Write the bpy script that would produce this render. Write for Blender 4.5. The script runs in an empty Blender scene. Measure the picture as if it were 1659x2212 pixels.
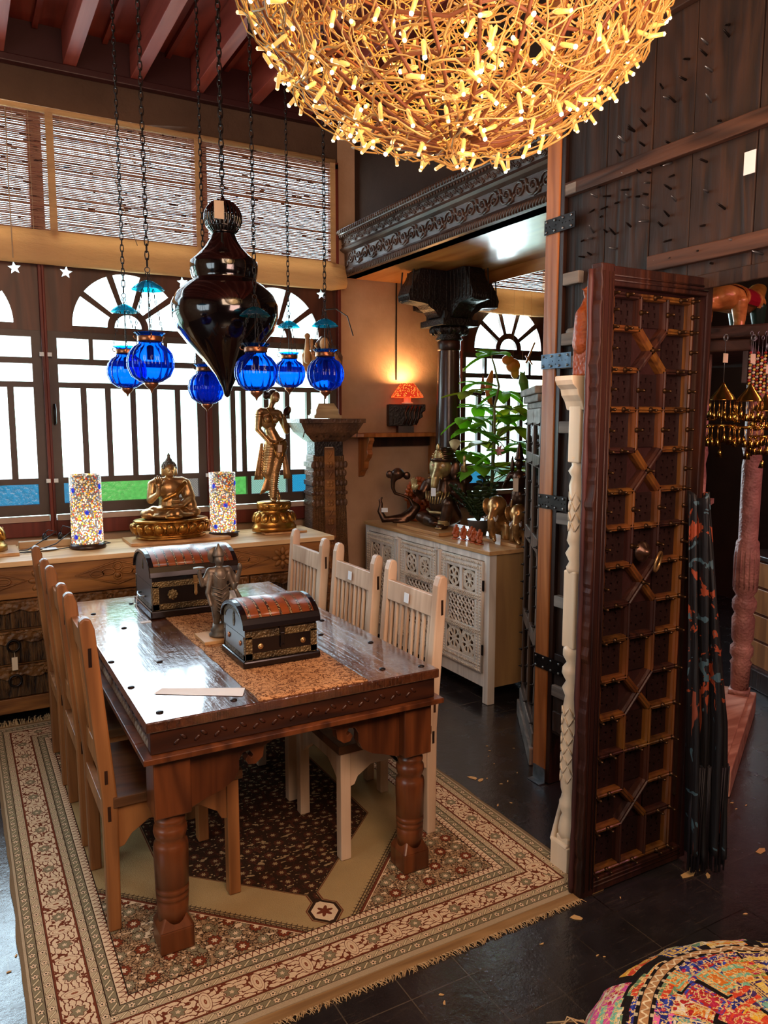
import bpy, bmesh, math, random
from mathutils import Vector, Matrix, Euler, noise as mnoise
random.seed(7)
PI = math.pi
SC = bpy.context.scene
COL = SC.collection

# ------------------------------------------------------------------ camera
cd = bpy.data.cameras.new('camera'); cam = bpy.data.objects.new('camera', cd); COL.objects.link(cam)
cd.sensor_fit = 'HORIZONTAL'; cd.sensor_width = 36.0
cd.lens = 36.0 * 1650.0 / 1659.0
cam.location = (0, 0, 1.65)
cam.rotation_euler = Euler((math.radians(90) - math.atan(201 / 1650.0), 0, -math.radians(29.2)), 'XYZ')
cd.clip_start = 0.05
SC.camera = cam
# ------------------------------------------------------------------ view + world + daylight
SC.view_settings.view_transform = 'Standard'
SC.view_settings.look = 'None'
SC.view_settings.gamma = 1.0
SC.view_settings.use_curve_mapping = False
SC.view_settings.exposure = 0.12
w = bpy.data.worlds.new('world'); SC.world = w; w.use_nodes = True
wn = w.node_tree; wn.nodes.clear()
wo = wn.nodes.new('ShaderNodeOutputWorld'); wb = wn.nodes.new('ShaderNodeBackground')
wt = wn.nodes.new('ShaderNodeTexCoord'); wsx = wn.nodes.new('ShaderNodeSeparateXYZ'); wr = wn.nodes.new('ShaderNodeValToRGB')
wn.links.new(wt.outputs['Generated'], wsx.inputs[0]); wn.links.new(wsx.outputs['Z'], wr.inputs[0])
wr.color_ramp.elements[0].color = (0.50, 0.80, 0.72, 1); wr.color_ramp.elements[1].position = 0.25
wr.color_ramp.elements[1].color = (0.48, 0.78, 1.0, 1)
wr.color_ramp.elements[0].position = -0.0
wn.links.new(wr.outputs[0], wb.inputs[0]); wb.inputs[1].default_value = 6.5
wn.links.new(wb.outputs[0], wo.inputs[0])

def light(name, kind, loc, energy, color, size=0.1, size_y=None, target=None, spread=None, parent=None):
    l = bpy.data.lights.new(name, kind); o = bpy.data.objects.new(name, l); COL.objects.link(o)
    l.energy = energy; l.color = color; o.location = loc
    if kind == 'AREA':
        l.shape = 'RECTANGLE'; l.size = size; l.size_y = size_y or size
        if spread: l.spread = spread
    elif kind in ('POINT', 'SPOT'):
        l.shadow_soft_size = size
    if target is not None:
        o.rotation_euler = (Vector(target) - Vector(loc)).to_track_quat('-Z', 'Y').to_euler()
    if parent: o.parent = parent
    return o
DAY = (0.80, 0.93, 1.0)
light('daylight_main_windows', 'AREA', (0.7, 5.75, 2.5), 240, DAY, 3.8, 2.4, (0.9, 3.0, 0.9))
light('daylight_far_window', 'AREA', (4.1, 5.75, 2.3), 190, DAY, 1.1, 2.2, (3.4, 3.0, 0.8))
light('cool_fill_left', 'AREA', (-2.5, 1.6, 1.9), 38, (0.75, 0.92, 1.0), 1.8, 1.4, (0.6, 3.2, 0.4))  # added bluish fill from the left, the wall there has no window
light('warm_fill_rear', 'AREA', (0.2, -0.6, 3.3), 95, (1.0, 0.70, 0.47), 1.6, 1.6, (1.0, 3.2, 0.8))  # added warm fill from behind the camera, no fixture stands there
light('ceiling_fill', 'AREA', (1.2, 0.6, 2.0), 40, (1.0, 0.62, 0.52), 1.0, 1.0, (1.0, 4.0, 3.9))  # unseen light added to brighten joists and ceiling boards
light('pink_spotlight', 'SPOT', (3.6, 0.6, 2.7), 60, (1.0, 0.36, 0.50), 0.05, target=(3.6, 2.6, 0.5)).data.spot_size = math.radians(75)
light('side_room_warm_fill', 'POINT', (4.0, 1.3, 2.9), 14, (1.0, 0.66, 0.36), 0.08)  # unseen warm light added for the horse on the canopy
# ------------------------------------------------------------------ node expression helper
def lin(h):
    if isinstance(h, str):
        h = h.lstrip('#'); c = [int(h[i:i + 2], 16) / 255 for i in (0, 2, 4)]
        return tuple(x / 12.92 if x <= .04045 else ((x + .055) / 1.055) ** 2.4 for x in c) + (1,)
    return tuple(h) + (1,) if len(h) == 3 else tuple(h)
class S:
    def __init__(s, g, sock): s.g = g; s.s = sock
    def __add__(a, b): return a.g.m('ADD', a, b)
    __radd__ = __add__
    def __sub__(a, b): return a.g.m('SUBTRACT', a, b)
    def __rsub__(a, b): return a.g.m('SUBTRACT', b, a)
    def __mul__(a, b): return a.g.m('MULTIPLY', a, b)
    __rmul__ = __mul__
    def __truediv__(a, b): return a.g.m('DIVIDE', a, b)
    def __rtruediv__(a, b): return a.g.m('DIVIDE', b, a)
    def __neg__(a): return a.g.m('MULTIPLY', a, -1.0)
    def lt(a, b): return a.g.m('LESS_THAN', a, b)
    def gt(a, b): return a.g.m('GREATER_THAN', a, b)
    def abs(a): return a.g.m('ABSOLUTE', a)
    def fr(a): return a.g.m('FRACT', a)
    def floor(a): return a.g.m('FLOOR', a)
    def sin(a): return a.g.m('SINE', a)
    def cos(a): return a.g.m('COSINE', a)
    def sqrt(a): return a.g.m('SQRT', a)
    def min(a, b): return a.g.m('MINIMUM', a, b)
    def max(a, b): return a.g.m('MAXIMUM', a, b)
    def cen(a, p): return ((a / p).fr() - .5) * p          # signed coordinate inside a repeat of period p
    def cl(a):
        r = a.g.m('ADD', a, 0.0); r.s.node.use_clamp = True; return r
class Mat:
    def __init__(s, name, rough=.6, metal=0., spec=.4, color=(.5, .5, .5)):
        s.m_ = bpy.data.materials.new(name); s.m_.use_nodes = True; s.nt = s.m_.node_tree
        s.b = s.nt.nodes['Principled BSDF']; s.out = s.nt.nodes['Material Output']
        s.b.inputs['Roughness'].default_value = rough; s.b.inputs['Metallic'].default_value = metal
        s.b.inputs['Specular IOR Level'].default_value = spec; s.b.inputs['Base Color'].default_value = lin(color)
    def n(s, t): return s.nt.nodes.new(t)
    def L(s, a, b): s.nt.links.new(a.s if isinstance(a, S) else a, b)
    def put(s, v, inp):
        if isinstance(v, S): s.L(v, inp)
        elif isinstance(v, (tuple, list, str)):
            inp.default_value = lin(v) if inp.type == 'RGBA' else tuple(v)[:3]
        else: inp.default_value = v
    def m(s, op, a, b=None, c=None):
        n = s.n('ShaderNodeMath'); n.operation = op
        for i, v in enumerate((a, b, c)):
            if v is not None: s.put(v, n.inputs[i])
        return S(s, n.outputs[0])
    def obj(s): return S(s, s.n('ShaderNodeTexCoord').outputs['Object'])
    def xyz(s, v=None):
        n = s.n('ShaderNodeSeparateXYZ'); s.L(v or s.obj(), n.inputs[0]); return [S(s, o) for o in n.outputs]
    def vec(s, x, y, z):
        n = s.n('ShaderNodeCombineXYZ')
        for i, v in enumerate((x, y, z)): s.put(v, n.inputs[i])
        return S(s, n.outputs[0])
    def scale(s, v, sc):
        n = s.n('ShaderNodeVectorMath'); n.operation = 'MULTIPLY'; s.L(v, n.inputs[0]); n.inputs[1].default_value = sc
        return S(s, n.outputs[0])
    def noise(s, v, sc=5, det=3, rough=.55, dist=0.):
        n = s.n('ShaderNodeTexNoise'); s.L(v, n.inputs['Vector']); n.inputs['Scale'].default_value = sc
        n.inputs['Detail'].default_value = det; n.inputs['Roughness'].default_value = rough; n.inputs['Distortion'].default_value = dist
        return S(s, n.outputs['Fac'])
    def voro(s, v, sc=5, feat='F1', out='Distance', rnd=1.):
        n = s.n('ShaderNodeTexVoronoi'); n.feature = feat; s.L(v, n.inputs['Vector']); n.inputs['Scale'].default_value = sc
        n.inputs['Randomness'].default_value = rnd
        return S(s, n.outputs[out])
    def mix(s, f, a, b):
        n = s.n('ShaderNodeMix'); n.data_type = 'RGBA'; s.put(f, n.inputs[0]); s.put(a, n.inputs[6]); s.put(b, n.inputs[7])
        return S(s, n.outputs[2])
    def ramp(s, f, stops, const=False):
        n = s.n('ShaderNodeValToRGB'); s.L(f, n.inputs[0]); r = n.color_ramp
        if const: r.interpolation = 'CONSTANT'
        while len(r.elements) < len(stops): r.elements.new(.5)
        for e, (p, c) in zip(r.elements, stops): e.position = p; e.color = lin(c)
        return S(s, n.outputs[0])
    def col(s, v): s.put(v, s.b.inputs['Base Color']); return s
    def bump(s, h, dist=.003, st=1.):
        n = s.n('ShaderNodeBump'); s.L(h, n.inputs['Height']); n.inputs['Distance'].default_value = dist
        n.inputs['Strength'].default_value = st; s.L(n.outputs[0], s.b.inputs['Normal']); return s
    def emit(s, c, st): s.put(c, s.b.inputs['Emission Color']); s.put(st, s.b.inputs['Emission Strength']); return s
    def shader(s, sock): s.nt.links.new(sock, s.out.inputs['Surface'])
    @property
    def mat(s): return s.m_

def plain(name, c, rough=.6, metal=0., spec=.4, var=.12, sc=30, bump=0.):
    m = Mat(name, rough, metal, spec); c = lin(c)
    f = m.noise(m.obj(), sc, 3)
    m.col(m.mix(f, tuple(x * (1 - var) for x in c[:3]), tuple(min(1, x * (1 + var)) for x in c[:3])))
    if bump: m.bump(f, bump)
    return m.mat
def wood(name, c1, c2, rough=.5, axis=2, sc=1., spec=.4, bump=.0015, knots=True, c3=None):
    m = Mat(name, rough, 0, spec)
    st = [26 * sc, 26 * sc, 26 * sc]; st[axis] = 1.6 * sc
    o = m.obj(); v = m.scale(o, tuple(st))
    a = m.noise(v, 1, 5, .6, .6)
    st2 = [7 * sc, 7 * sc, 7 * sc]; st2[axis] = .9 * sc
    b = m.noise(m.scale(o, tuple(st2)), 1, 2, .5, 1.2)
    ring = ((b * 26).sin() * .5 + .5)
    f = (a * .75 + ring * .3 - .05).cl()
    c = m.ramp(f, [(.25, c1), (.72, c2)])
    if c3: c = m.mix((m.noise(o, 3, 3) * 3 - 1.2).cl(), c, c3)
    m.col(c); m.bump(f, bump); return m.mat
def carved(name, c1, c2, rough=.55, sc=60, dist=.006, spec=.4, c3=None, metal=0.):
    m = Mat(name, rough, metal, spec); o = m.obj()
    v = m.voro(o, sc, 'SMOOTH_F1'); n = m.noise(o, sc * .6, 3)
    f = (v * .8 + n * .5).cl()
    c = m.ramp(m.noise(o, 9, 4), [(.3, c1), (.7, c2)])
    if c3: c = m.mix((m.noise(o, 22, 3) * 4 - 2).cl(), c, c3)
    m.col(c); m.bump(f, dist); return m.mat

M = {}

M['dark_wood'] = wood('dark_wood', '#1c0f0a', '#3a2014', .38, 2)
M['ebony'] = plain('ebony_lacquer', '#120b0b', .22, 0, .5, .3, 12)
M['black_carved'] = carved('black_carved_wood', '#120c0b', '#231816', .5, 75, .006, .35)
M['cornice_wood'] = wood('cornice_wood', '#33211a', '#594033', .36, 1, .8, .5)
M['orange_wood'] = wood('honey_post_wood', '#8a4f25', '#b87440', .4, 2, .8)
M['soffit_wood'] = wood('soffit_veneer', '#9c5a2b', '#c98548', .22, 1, .35, .5, .0006)
M['table_wood'] = wood('table_sheesham_wood', '#3a1b0d', '#703c1d', .32, 2, .7, .5)
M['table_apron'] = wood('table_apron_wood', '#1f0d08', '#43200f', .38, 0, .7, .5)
M['chair_red'] = wood('reddish_chair_wood', '#6c4324', '#a86e3e', .42, 2, .55, .4)
M['chair_daylit_pale'] = wood('daylit_pale_chair_wood', '#a98a70', '#d9c0a6', .45, 2, .55, .4, c3='#bb9c80')  # pale wood, lightened further for the daylight on the right-hand chairs
M['chair_seat'] = wood('chair_seat_wood', '#3f2616', '#7a5132', .35, 0, .5, .5)
M['gate_wood'] = wood('weathered_gate_wood', '#170d09', '#3c271c', .6, 2, .8, .3, .008, c3='#241812')
M['gate_rail'] = wood('weathered_rail_wood', '#2a1910', '#553829', .6, 1, .8, .3, .006)
M['gate_pale'] = wood('greyed_block_wood', '#5c534d', '#8d8379', .65, 1, .8, .3, .004)
M['door_wood'] = wood('carved_door_wood', '#1a0b08', '#3c1d0e', .5, 2, .8, .3, .006, c3='#2c1413')
M['door_edge'] = wood('plum_door_edge', '#241213', '#452624', .5, 2, .8, .3, .006)
M['door_panel'] = plain('dark_pierced_panel', '#1e0e0c', .45, 0, .4, .3, 25, .004)
M['door_gold'] = wood('worn_ochre_door_wood', '#2c180a', '#694418', .34, 2, .8, .55, .003, c3='#6a3a1c')
M['door_dark'] = plain('dark_door_panel', '#2a1210', .55, 0, .3, .3, 20, .004)
M['console_wood'] = wood('console_teak_wood', '#5a3418', '#96622f', .5, 0, .8, .35, .003)
M['console_top'] = wood('console_top_wood', '#b98d5c', '#dcb583', .4, 0, .5, .4)
M['console_carved'] = carved('console_carved_panel', '#3e2410', '#7d5226', .5, 45, .02, .4, c3='#5a3c1e')
M['bark'] = None
M['white_wood'] = wood('whitewashed_wood', '#bdb4aa', '#ded6cc', .55, 2, .8, .3, .001)
M['white_carved'] = carved('whitewashed_carving', '#c0b3a2', '#e2d8c8', .55, 110, .004, .3)
M['tan_side'] = wood('tan_side_panel', '#8e6f4d', '#a98759', .5, 2, .6, .3, .0006)
M['side_top'] = wood('sideboard_top_wood', '#a87a4c', '#cfa36f', .38, 1, .5, .4)
M['lattice_back'] = plain('lattice_backing', '#6b4c32', .7)
M['cream_wood'] = wood('cream_lacquered_wood', '#d8c4a8', '#f0e2ca', .35, 2, .4, .45, .0005)
M['orange_carving'] = carved('orange_carved_wood', '#8c3c18', '#b35a2a', .4, 90, .004)
M['red_paint'] = wood('oxide_red_paint', '#4c1810', '#6d2a1d', .5, 2, .5, .35, .0008)
M['sash'] = plain('dark_window_sash', '#453832', .45, 0, .4, .15, 20)  # sash tone lifted a little to carry the glare of the panes
M['spandrel'] = wood('spandrel_wood', '#3c1f15', '#5c3322', .45, 2, .6)
M['joist'] = wood('red_joist', '#8c3e34', '#ab5648', .45, 1, .5, .4, .0008)
M['board_red'] = wood('red_ceiling_board', '#6e261c', '#8e3a2a', .55, 1, .4, .3, .0008)
M['trim_purple'] = plain('plum_trim', '#3b1a1c', .4)
M['brass'] = None
def metal(name, c1, c2, rough=.33, met=.9, sc=14):
    m = Mat(name, rough, met, .5); o = m.obj()
    m.col(m.ramp(m.noise(o, sc, 4), [(.32, c1), (.68, c2)])); m.bump(m.noise(o, 60, 2), .0008); return m.mat
M['brass'] = metal('aged_brass', '#80603a', '#c9a06a', .34, .8)
M['brass_base'] = metal('golden_brass_base', '#80531f', '#c8964a', .3)
M['bronze'] = metal('dark_bronze', '#2c1d16', '#5b4030', .33, .75)
M['pewter'] = metal('grey_pewter', '#4c4238', '#7d7062', .48, .6)
M['copper'] = metal('copper_band', '#8a5234', '#c48a66', .3)
M['iron'] = metal('black_iron', '#171313', '#332c2a', .38, .8)
M['steel'] = metal('grey_steel', '#6e7276', '#a3a8ac', .35, .9)
M['strap_blue'] = metal('blue_grey_steel', '#445464', '#66798b', .4, .6)
M['door_stud'] = metal('door_stud_iron', '#2a1a10', '#5d4024', .32, .8)
M['gold_bell'] = metal('bell_brass', '#a5742c', '#f0c268', .22, 1.)
M['tag'] = plain('card_tag', '#cdb79c', .8, var=.05)
M['paper'] = plain('white_paper', '#d9dee2', .8, var=.04)
M['string'] = plain('string', '#b49a7c', .9)
M['black_plastic'] = plain('black_plastic', '#141212', .35)
M['beige_plastic'] = plain('beige_plastic', '#a98a64', .5)
M['fabric'] = plain('cream_canvas', '#b78d5e', .9, 0, .1, .12, 12, .004)
M['terracotta'] = plain('plant_pot_grey', '#4a4442', .5)

# ------------------------------------------------------------------ mesh builder
class MB:
    def __init__(s): s.b = bmesh.new(); s.M = Matrix()
    def v(s, p): return s.b.verts.new(s.M @ Vector(p))
    def f(s, vs):
        try: return s.b.faces.new(vs)
        except ValueError: return None
    def box(s, x0, x1, y0, y1, z0, z1):
        v = [s.v((x, y, z)) for z in (z0, z1) for x, y in ((x0, y0), (x1, y0), (x1, y1), (x0, y1))]
        for q in ((3, 2, 1, 0), (4, 5, 6, 7), (0, 1, 5, 4), (1, 2, 6, 5), (2, 3, 7, 6), (3, 0, 4, 7)): s.f([v[i] for i in q])
        return s
    def bar(s, p0, p1, w, h, up=(0, 0, 1)):
        p0 = Vector(p0); p1 = Vector(p1); d = (p1 - p0).normalized(); u = Vector(up)
        if abs(d.dot(u)) > .95: u = Vector((1, 0, 0))
        a = d.cross(u).normalized(); b = a.cross(d).normalized()
        v = [s.v(p + a * (i * w / 2) + b * (j * h / 2)) for p in (p0, p1) for i, j in ((-1, -1), (1, -1), (1, 1), (-1, 1))]
        for q in ((3, 2, 1, 0), (4, 5, 6, 7), (0, 1, 5, 4), (1, 2, 6, 5), (2, 3, 7, 6), (3, 0, 4, 7)): s.f([v[i] for i in q])
        return s
    def tube(s, pts, r, seg=8, closed=False, cap=True, flat=1.):
        pts = [Vector(p) for p in pts]; n = len(pts)
        rs = r if isinstance(r, (list, tuple)) else [r] * n
        rings = []; pa = None
        for i, p in enumerate(pts):
            if closed: d = pts[(i + 1) % n] - pts[i - 1]
            else: d = pts[min(i + 1, n - 1)] - pts[max(i - 1, 0)]
            d = d.normalized() if d.length > 1e-9 else Vector((0, 0, 1))
            if pa is None:
                a = d.cross(Vector((0, 0, 1)) if abs(d.z) < .9 else Vector((1, 0, 0))).normalized()
            else:
                a = (pa - d * pa.dot(d)); a = a.normalized() if a.length > 1e-6 else d.orthogonal().normalized()
            pa = a; b = d.cross(a)
            rings.append([s.v(p + (a * math.cos(t) + b * (math.sin(t) * flat)) * rs[i]) for t in [2 * PI * k / seg for k in range(seg)]])
        m = n if closed else n - 1
        for i in range(m):
            A = rings[i]; B = rings[(i + 1) % n]
            for k in range(seg): s.f([A[k], A[(k + 1) % seg], B[(k + 1) % seg], B[k]])
        if cap and not closed: s.f(rings[0][::-1]); s.f(rings[-1])
        return s
    def lathe(s, prof, c=(0, 0, 0), seg=24, rib=0, ribn=0, sq=None, sx=1., sy=1.):
        rings = []
        for r, z in prof:
            if r < 1e-5: rings.append([s.v((c[0], c[1], c[2] + z))]); continue
            ring = []
            for k in range(seg):
                t = 2 * PI * k / seg; rr = r
                if ribn: rr = r * (1 - rib * (1 - abs(math.sin(t * ribn / 2))))
                if sq: rr = r / max(abs(math.cos(t)), abs(math.sin(t))) if sq >= 1 else rr
                ring.append(s.v((c[0] + rr * math.cos(t) * sx, c[1] + rr * math.sin(t) * sy, c[2] + z)))
            rings.append(ring)
        for A, B in zip(rings, rings[1:]):
            if len(A) == 1 and len(B) == 1: continue
            for k in range(seg):
                k2 = (k + 1) % seg
                if len(A) == 1: s.f([A[0], B[k2], B[k]])
                elif len(B) == 1: s.f([A[k], A[k2], B[0]])
                else: s.f([A[k], A[k2], B[k2], B[k]])
        if len(rings[0]) > 1: s.f(rings[0][::-1])
        if len(rings[-1]) > 1: s.f(rings[-1])
        return s
    def sph(s, c, r, seg=10, rings=7, R=None):
        if not isinstance(r, (tuple, list)): r = (r, r, r)
        R = R or Matrix.Identity(3); c = Vector(c); rows = []
        for i in range(rings + 1):
            a = PI * i / rings
            if i in (0, rings): rows.append([s.v(c + R @ Vector((0, 0, r[2] * math.cos(a))))]); continue
            rows.append([s.v(c + R @ Vector((r[0] * math.sin(a) * math.cos(t), r[1] * math.sin(a) * math.sin(t), r[2] * math.cos(a)))) for t in [2 * PI * k / seg for k in range(seg)]])
        for A, B in zip(rows, rows[1:]):
            for k in range(seg):
                k2 = (k + 1) % seg
                if len(A) == 1: s.f([A[0], B[k], B[k2]])
                elif len(B) == 1: s.f([A[k], B[0], A[k2]])
                else: s.f([A[k], B[k], B[k2], A[k2]])
        return s
    def prism(s, poly, axis, a, b):
        # poly: 2D outline; axis: normal direction 0/1/2; remaining coordinates keep their order
        def P(q, t):
            if axis == 0: return (t, q[0], q[1])
            if axis == 1: return (q[0], t, q[1])
            return (q[0], q[1], t)
        A = [s.v(P(q, a)) for q in poly]; B = [s.v(P(q, b)) for q in poly]; n = len(poly)
        s.f(A[::-1]); s.f(B)
        for i in range(n): s.f([A[i], A[(i + 1) % n], B[(i + 1) % n], B[i]])
        return s
    def quad(s, a, b, c, d): s.f([s.v(a), s.v(b), s.v(c), s.v(d)]); return s
    def torus(s, c, R, r, axis=2, seg=16, rs=6, stretch=(1, 1)):
        pts = []
        for k in range(seg):
            t = 2 * PI * k / seg; u = R * math.cos(t) * stretch[0]; w_ = R * math.sin(t) * stretch[1]
            q = {0: (0, u, w_), 1: (u, 0, w_), 2: (u, w_, 0)}[axis]; pts.append(Vector(c) + Vector(q))
        return s.tube(pts, r, rs, closed=True)
    def build(s, name, mat, parent=None, smooth=False, bevel=0., world=False, auto=True):
        b = s.b
        bmesh.ops.recalc_face_normals(b, faces=b.faces)
        me = bpy.data.meshes.new(name)
        if world and parent is not None:
            mi = Matrix.Translation(parent.location) @ parent.rotation_euler.to_matrix().to_4x4()
            b.transform(mi.inverted())
        b.to_mesh(me); b.free()
        if smooth:
            me.polygons.foreach_set('use_smooth', [True] * len(me.polygons))
        mats = mat if isinstance(mat, (list, tuple)) else [mat]
        for q in mats: me.materials.append(q)
        o = bpy.data.objects.new(name, me); COL.objects.link(o)
        if parent is not None: o.parent = parent
        if bevel:
            md = o.modifiers.new('bevel', 'BEVEL'); md.width = bevel; md.segments = 2; md.limit_method = 'ANGLE'; md.angle_limit = .7
        return o
def thing(name, label, cat, loc=(0, 0, 0), rz=0., group=None):
    o = bpy.data.objects.new(name, None); COL.objects.link(o); o.empty_display_size = .05
    o.location = loc; o.rotation_euler = (0, 0, rz); o['label'] = label; o['category'] = cat
    if group: o['group'] = group
    return o
def tag(o, label, cat, group=None, kind=None):
    if label: o['label'] = label
    if cat: o['category'] = cat
    if group: o['group'] = group
    if kind: o['kind'] = kind
    return o
def struct(mb, name, mat, parent=None, **k):
    o = mb.build(name, mat, parent, **k)
    if parent is None: o['kind'] = 'structure'
    return o
def dup(root, loc=None, rz=None, label=None, group=None):
    r = root.copy(); COL.objects.link(r)
    if loc is not None: r.location = loc
    if rz is not None: r.rotation_euler = (0, 0, rz)
    if label: r['label'] = label
    if group: r['group'] = group
    def rec(src, dst):
        for ch in list(src.children):
            if ch.type == 'LIGHT': continue
            c = ch.copy(); COL.objects.link(c); c.parent = dst; rec(ch, c)
    rec(root, r); return r
def blob(name, mat, prims, parent=None, vox=.006, smooth_it=4, world=False, disp=0.):
    """one continuous surface grown over capsules ('c',p0,p1,r0,r1) and ellipsoids ('e',centre,radii[,euler])"""
    mb = MB()
    for p in prims:
        if p[0] == 'c':
            a, b, ra, rb = Vector(p[1]), Vector(p[2]), p[3], p[4]
            n = 5; pts = [a.lerp(b, i / n) for i in range(n + 1)]
            mb.tube(pts, [ra + (rb - ra) * i / n for i in range(n + 1)], 12)
            mb.sph(a, ra, 12, 8); mb.sph(b, rb, 12, 8)
        elif p[0] == 'e':
            R = Euler(p[3]).to_matrix() if len(p) > 3 else None
            mb.sph(p[1], p[2], 16, 12, R)
        elif p[0] == 'b': mb.box(*p[1])
        elif p[0] == 'p':
            mb.tube(p[1], p[2], 12)
            mb.sph(p[1][0], p[2][0] if isinstance(p[2], (list, tuple)) else p[2], 10, 6)
            mb.sph(p[1][-1], p[2][-1] if isinstance(p[2], (list, tuple)) else p[2], 10, 6)
    o = mb.build(name, mat, parent, True, world=world)
    md = o.modifiers.new('r', 'REMESH'); md.mode = 'VOXEL'; md.voxel_size = vox; md.use_smooth_shade = True
    if smooth_it:
        s_ = o.modifiers.new('s', 'SMOOTH'); s_.iterations = smooth_it; s_.factor = .5
    dg = bpy.context.evaluated_depsgraph_get(); dg.update()
    me = bpy.data.meshes.new_from_object(o.evaluated_get(dg)); o.modifiers.clear()
    old = o.data; o.data = me; bpy.data.meshes.remove(old); me.name = name
    me.polygons.foreach_set('use_smooth', [True] * len(me.polygons))
    return o
def chain(mb, p, z0, z1, L=.03, r=.0022, wdt=.0075):
    z = z0; i = 0
    while z < z1:
        pts = []
        for k in range(8):
            t = 2 * PI * k / 8; u = wdt * math.cos(t); q = (L / 2 - wdt * .4) * (1 if math.sin(t) > .01 else (-1 if math.sin(t) < -.01 else 0)) * .75 + wdt * math.sin(t) * .8
            pts.append((p[0] + (u if i % 2 else 0), p[1] + (0 if i % 2 else u), z + L / 2 + q))
        mb.tube(pts, r, 4, closed=True); z += L * .74; i += 1
    return mb
def label_tag(name, mat, root, p, wdt, h, th=.002, ax='y', rot=0., string=None, world=False, label=None):
    mb = MB(); mb.M = Matrix.Translation(p) @ Matrix.Rotation(rot, 4, 'Y' if ax == 'y' else 'X')
    if ax == 'y': mb.box(-wdt / 2, wdt / 2, -th, 0, -h, 0)
    elif ax == 'x': mb.box(-th, 0, -wdt / 2, wdt / 2, -h, 0)
    else: mb.box(-wdt / 2, wdt / 2, -h / 2, h / 2, 0, th)
    if string: mb.M = Matrix(); mb.tube([p, string], .0012, 4)
    o = mb.build(name, mat, root, world=world)
    return o
# ------------------------------------------------------------------ room materials
def plaster(name, c1, c2):
    m = Mat(name, .85, 0, .2); o = m.obj()
    m.col(m.ramp(m.noise(o, 1.7, 5, .6), [(.3, c1), (.7, c2)])); m.bump(m.noise(o, 14, 5, .6), .006); return m.mat
M['plaster'] = plaster('tan_plaster', '#a17e62', '#c4a184')
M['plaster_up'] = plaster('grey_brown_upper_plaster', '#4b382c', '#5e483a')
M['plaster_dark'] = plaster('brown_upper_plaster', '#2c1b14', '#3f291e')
g = Mat('slate_floor', .3, 0, 1.0); x, y, z = g.xyz()
fx = (x - 1.145).cen(.4).abs(); fy = (y - 1.608).cen(.2).abs()
row = ((y - 1.508) / .2).floor()
fx2 = ((x - 1.145) + row * 0).cen(.2).abs()
gl = (fx2.lt(.0018).max(fy.lt(.0018)))
o = g.obj(); n1 = g.noise(o, 9, 5, .65); n2 = g.noise(o, 60, 4, .6); n3 = g.noise(o, 1.3, 2)
scr = (g.noise(g.scale(o, (3, 30, 1)), 3, 4, .6, 1.5) - .62).gt(0) * .12
base = g.mix(n1, '#121012', '#302c2e')
base = g.mix(gl * (n3 * 3.2 - 1.35).cl() * .8, g.mix(gl, base, '#050404'), '#7a6b5c'); base = g.mix(scr, base, '#7d6a58')
g.col(base); g.put(n1 * .32 + .08, g.b.inputs['Roughness'])
g.put(.5, g.b.inputs['Coat Weight']); g.put(.22, g.b.inputs['Coat Roughness'])
g.bump(n1 * .9 + n2 * .16 - gl * .6, .005, .8); M['floor'] = g.mat

def pane_mat(name, tint, tex=0, diff=0.):
    m = Mat(name); o = m.obj(); tr = m.n('ShaderNodeBsdfTransparent'); gl = m.n('ShaderNodeBsdfGlossy'); gl.inputs['Roughness'].default_value = .12
    mx = m.n('ShaderNodeMixShader'); mx.inputs[0].default_value = .06
    if tex == 1: f = m.voro(o, 55, 'F1'); f = (f * 1.1).cl()
    elif tex == 2:
        X, Y, Z = m.xyz(); a = ((X + Z) * 190).sin().abs(); b = ((X - Z) * 190).sin().abs(); f = a.min(b)
    elif tex == 3: f = (m.noise(o, 40, 4) * 1.6 - .4).cl()
    else: f = None
    if f is not None:
        X, Y, Z = m.xyz()
        m.put(m.mix(f, tuple(c * .55 for c in lin(tint)[:3]), tint), tr.inputs[0])
        h = m.n('ShaderNodeBump'); m.L(f, h.inputs['Height']); h.inputs['Distance'].default_value = .003; m.L(h.outputs[0], gl.inputs['Normal'])
    else: tr.inputs[0].default_value = lin(tint)
    m.L(tr.outputs[0], mx.inputs[1]); m.L(gl.outputs[0], mx.inputs[2]); m.shader(mx.outputs[0]); return m.mat
M['clear'] = pane_mat('frosted_clear_glass', (1, 1, 1))
M['g_blue'] = pane_mat('blue_cast_glass', (.012, .062, .125), 3)
M['g_green'] = pane_mat('green_cast_glass', (.045, .13, .03), 3)
M['g_pink'] = pane_mat('pink_diamond_glass', (.085, .05, .05), 2)
M['g_grey'] = pane_mat('grey_rippled_glass', (.10, .12, .11), 2)
M['g_blue2'] = pane_mat('blue_diamond_glass', (.008, .075, .15), 2)

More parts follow.
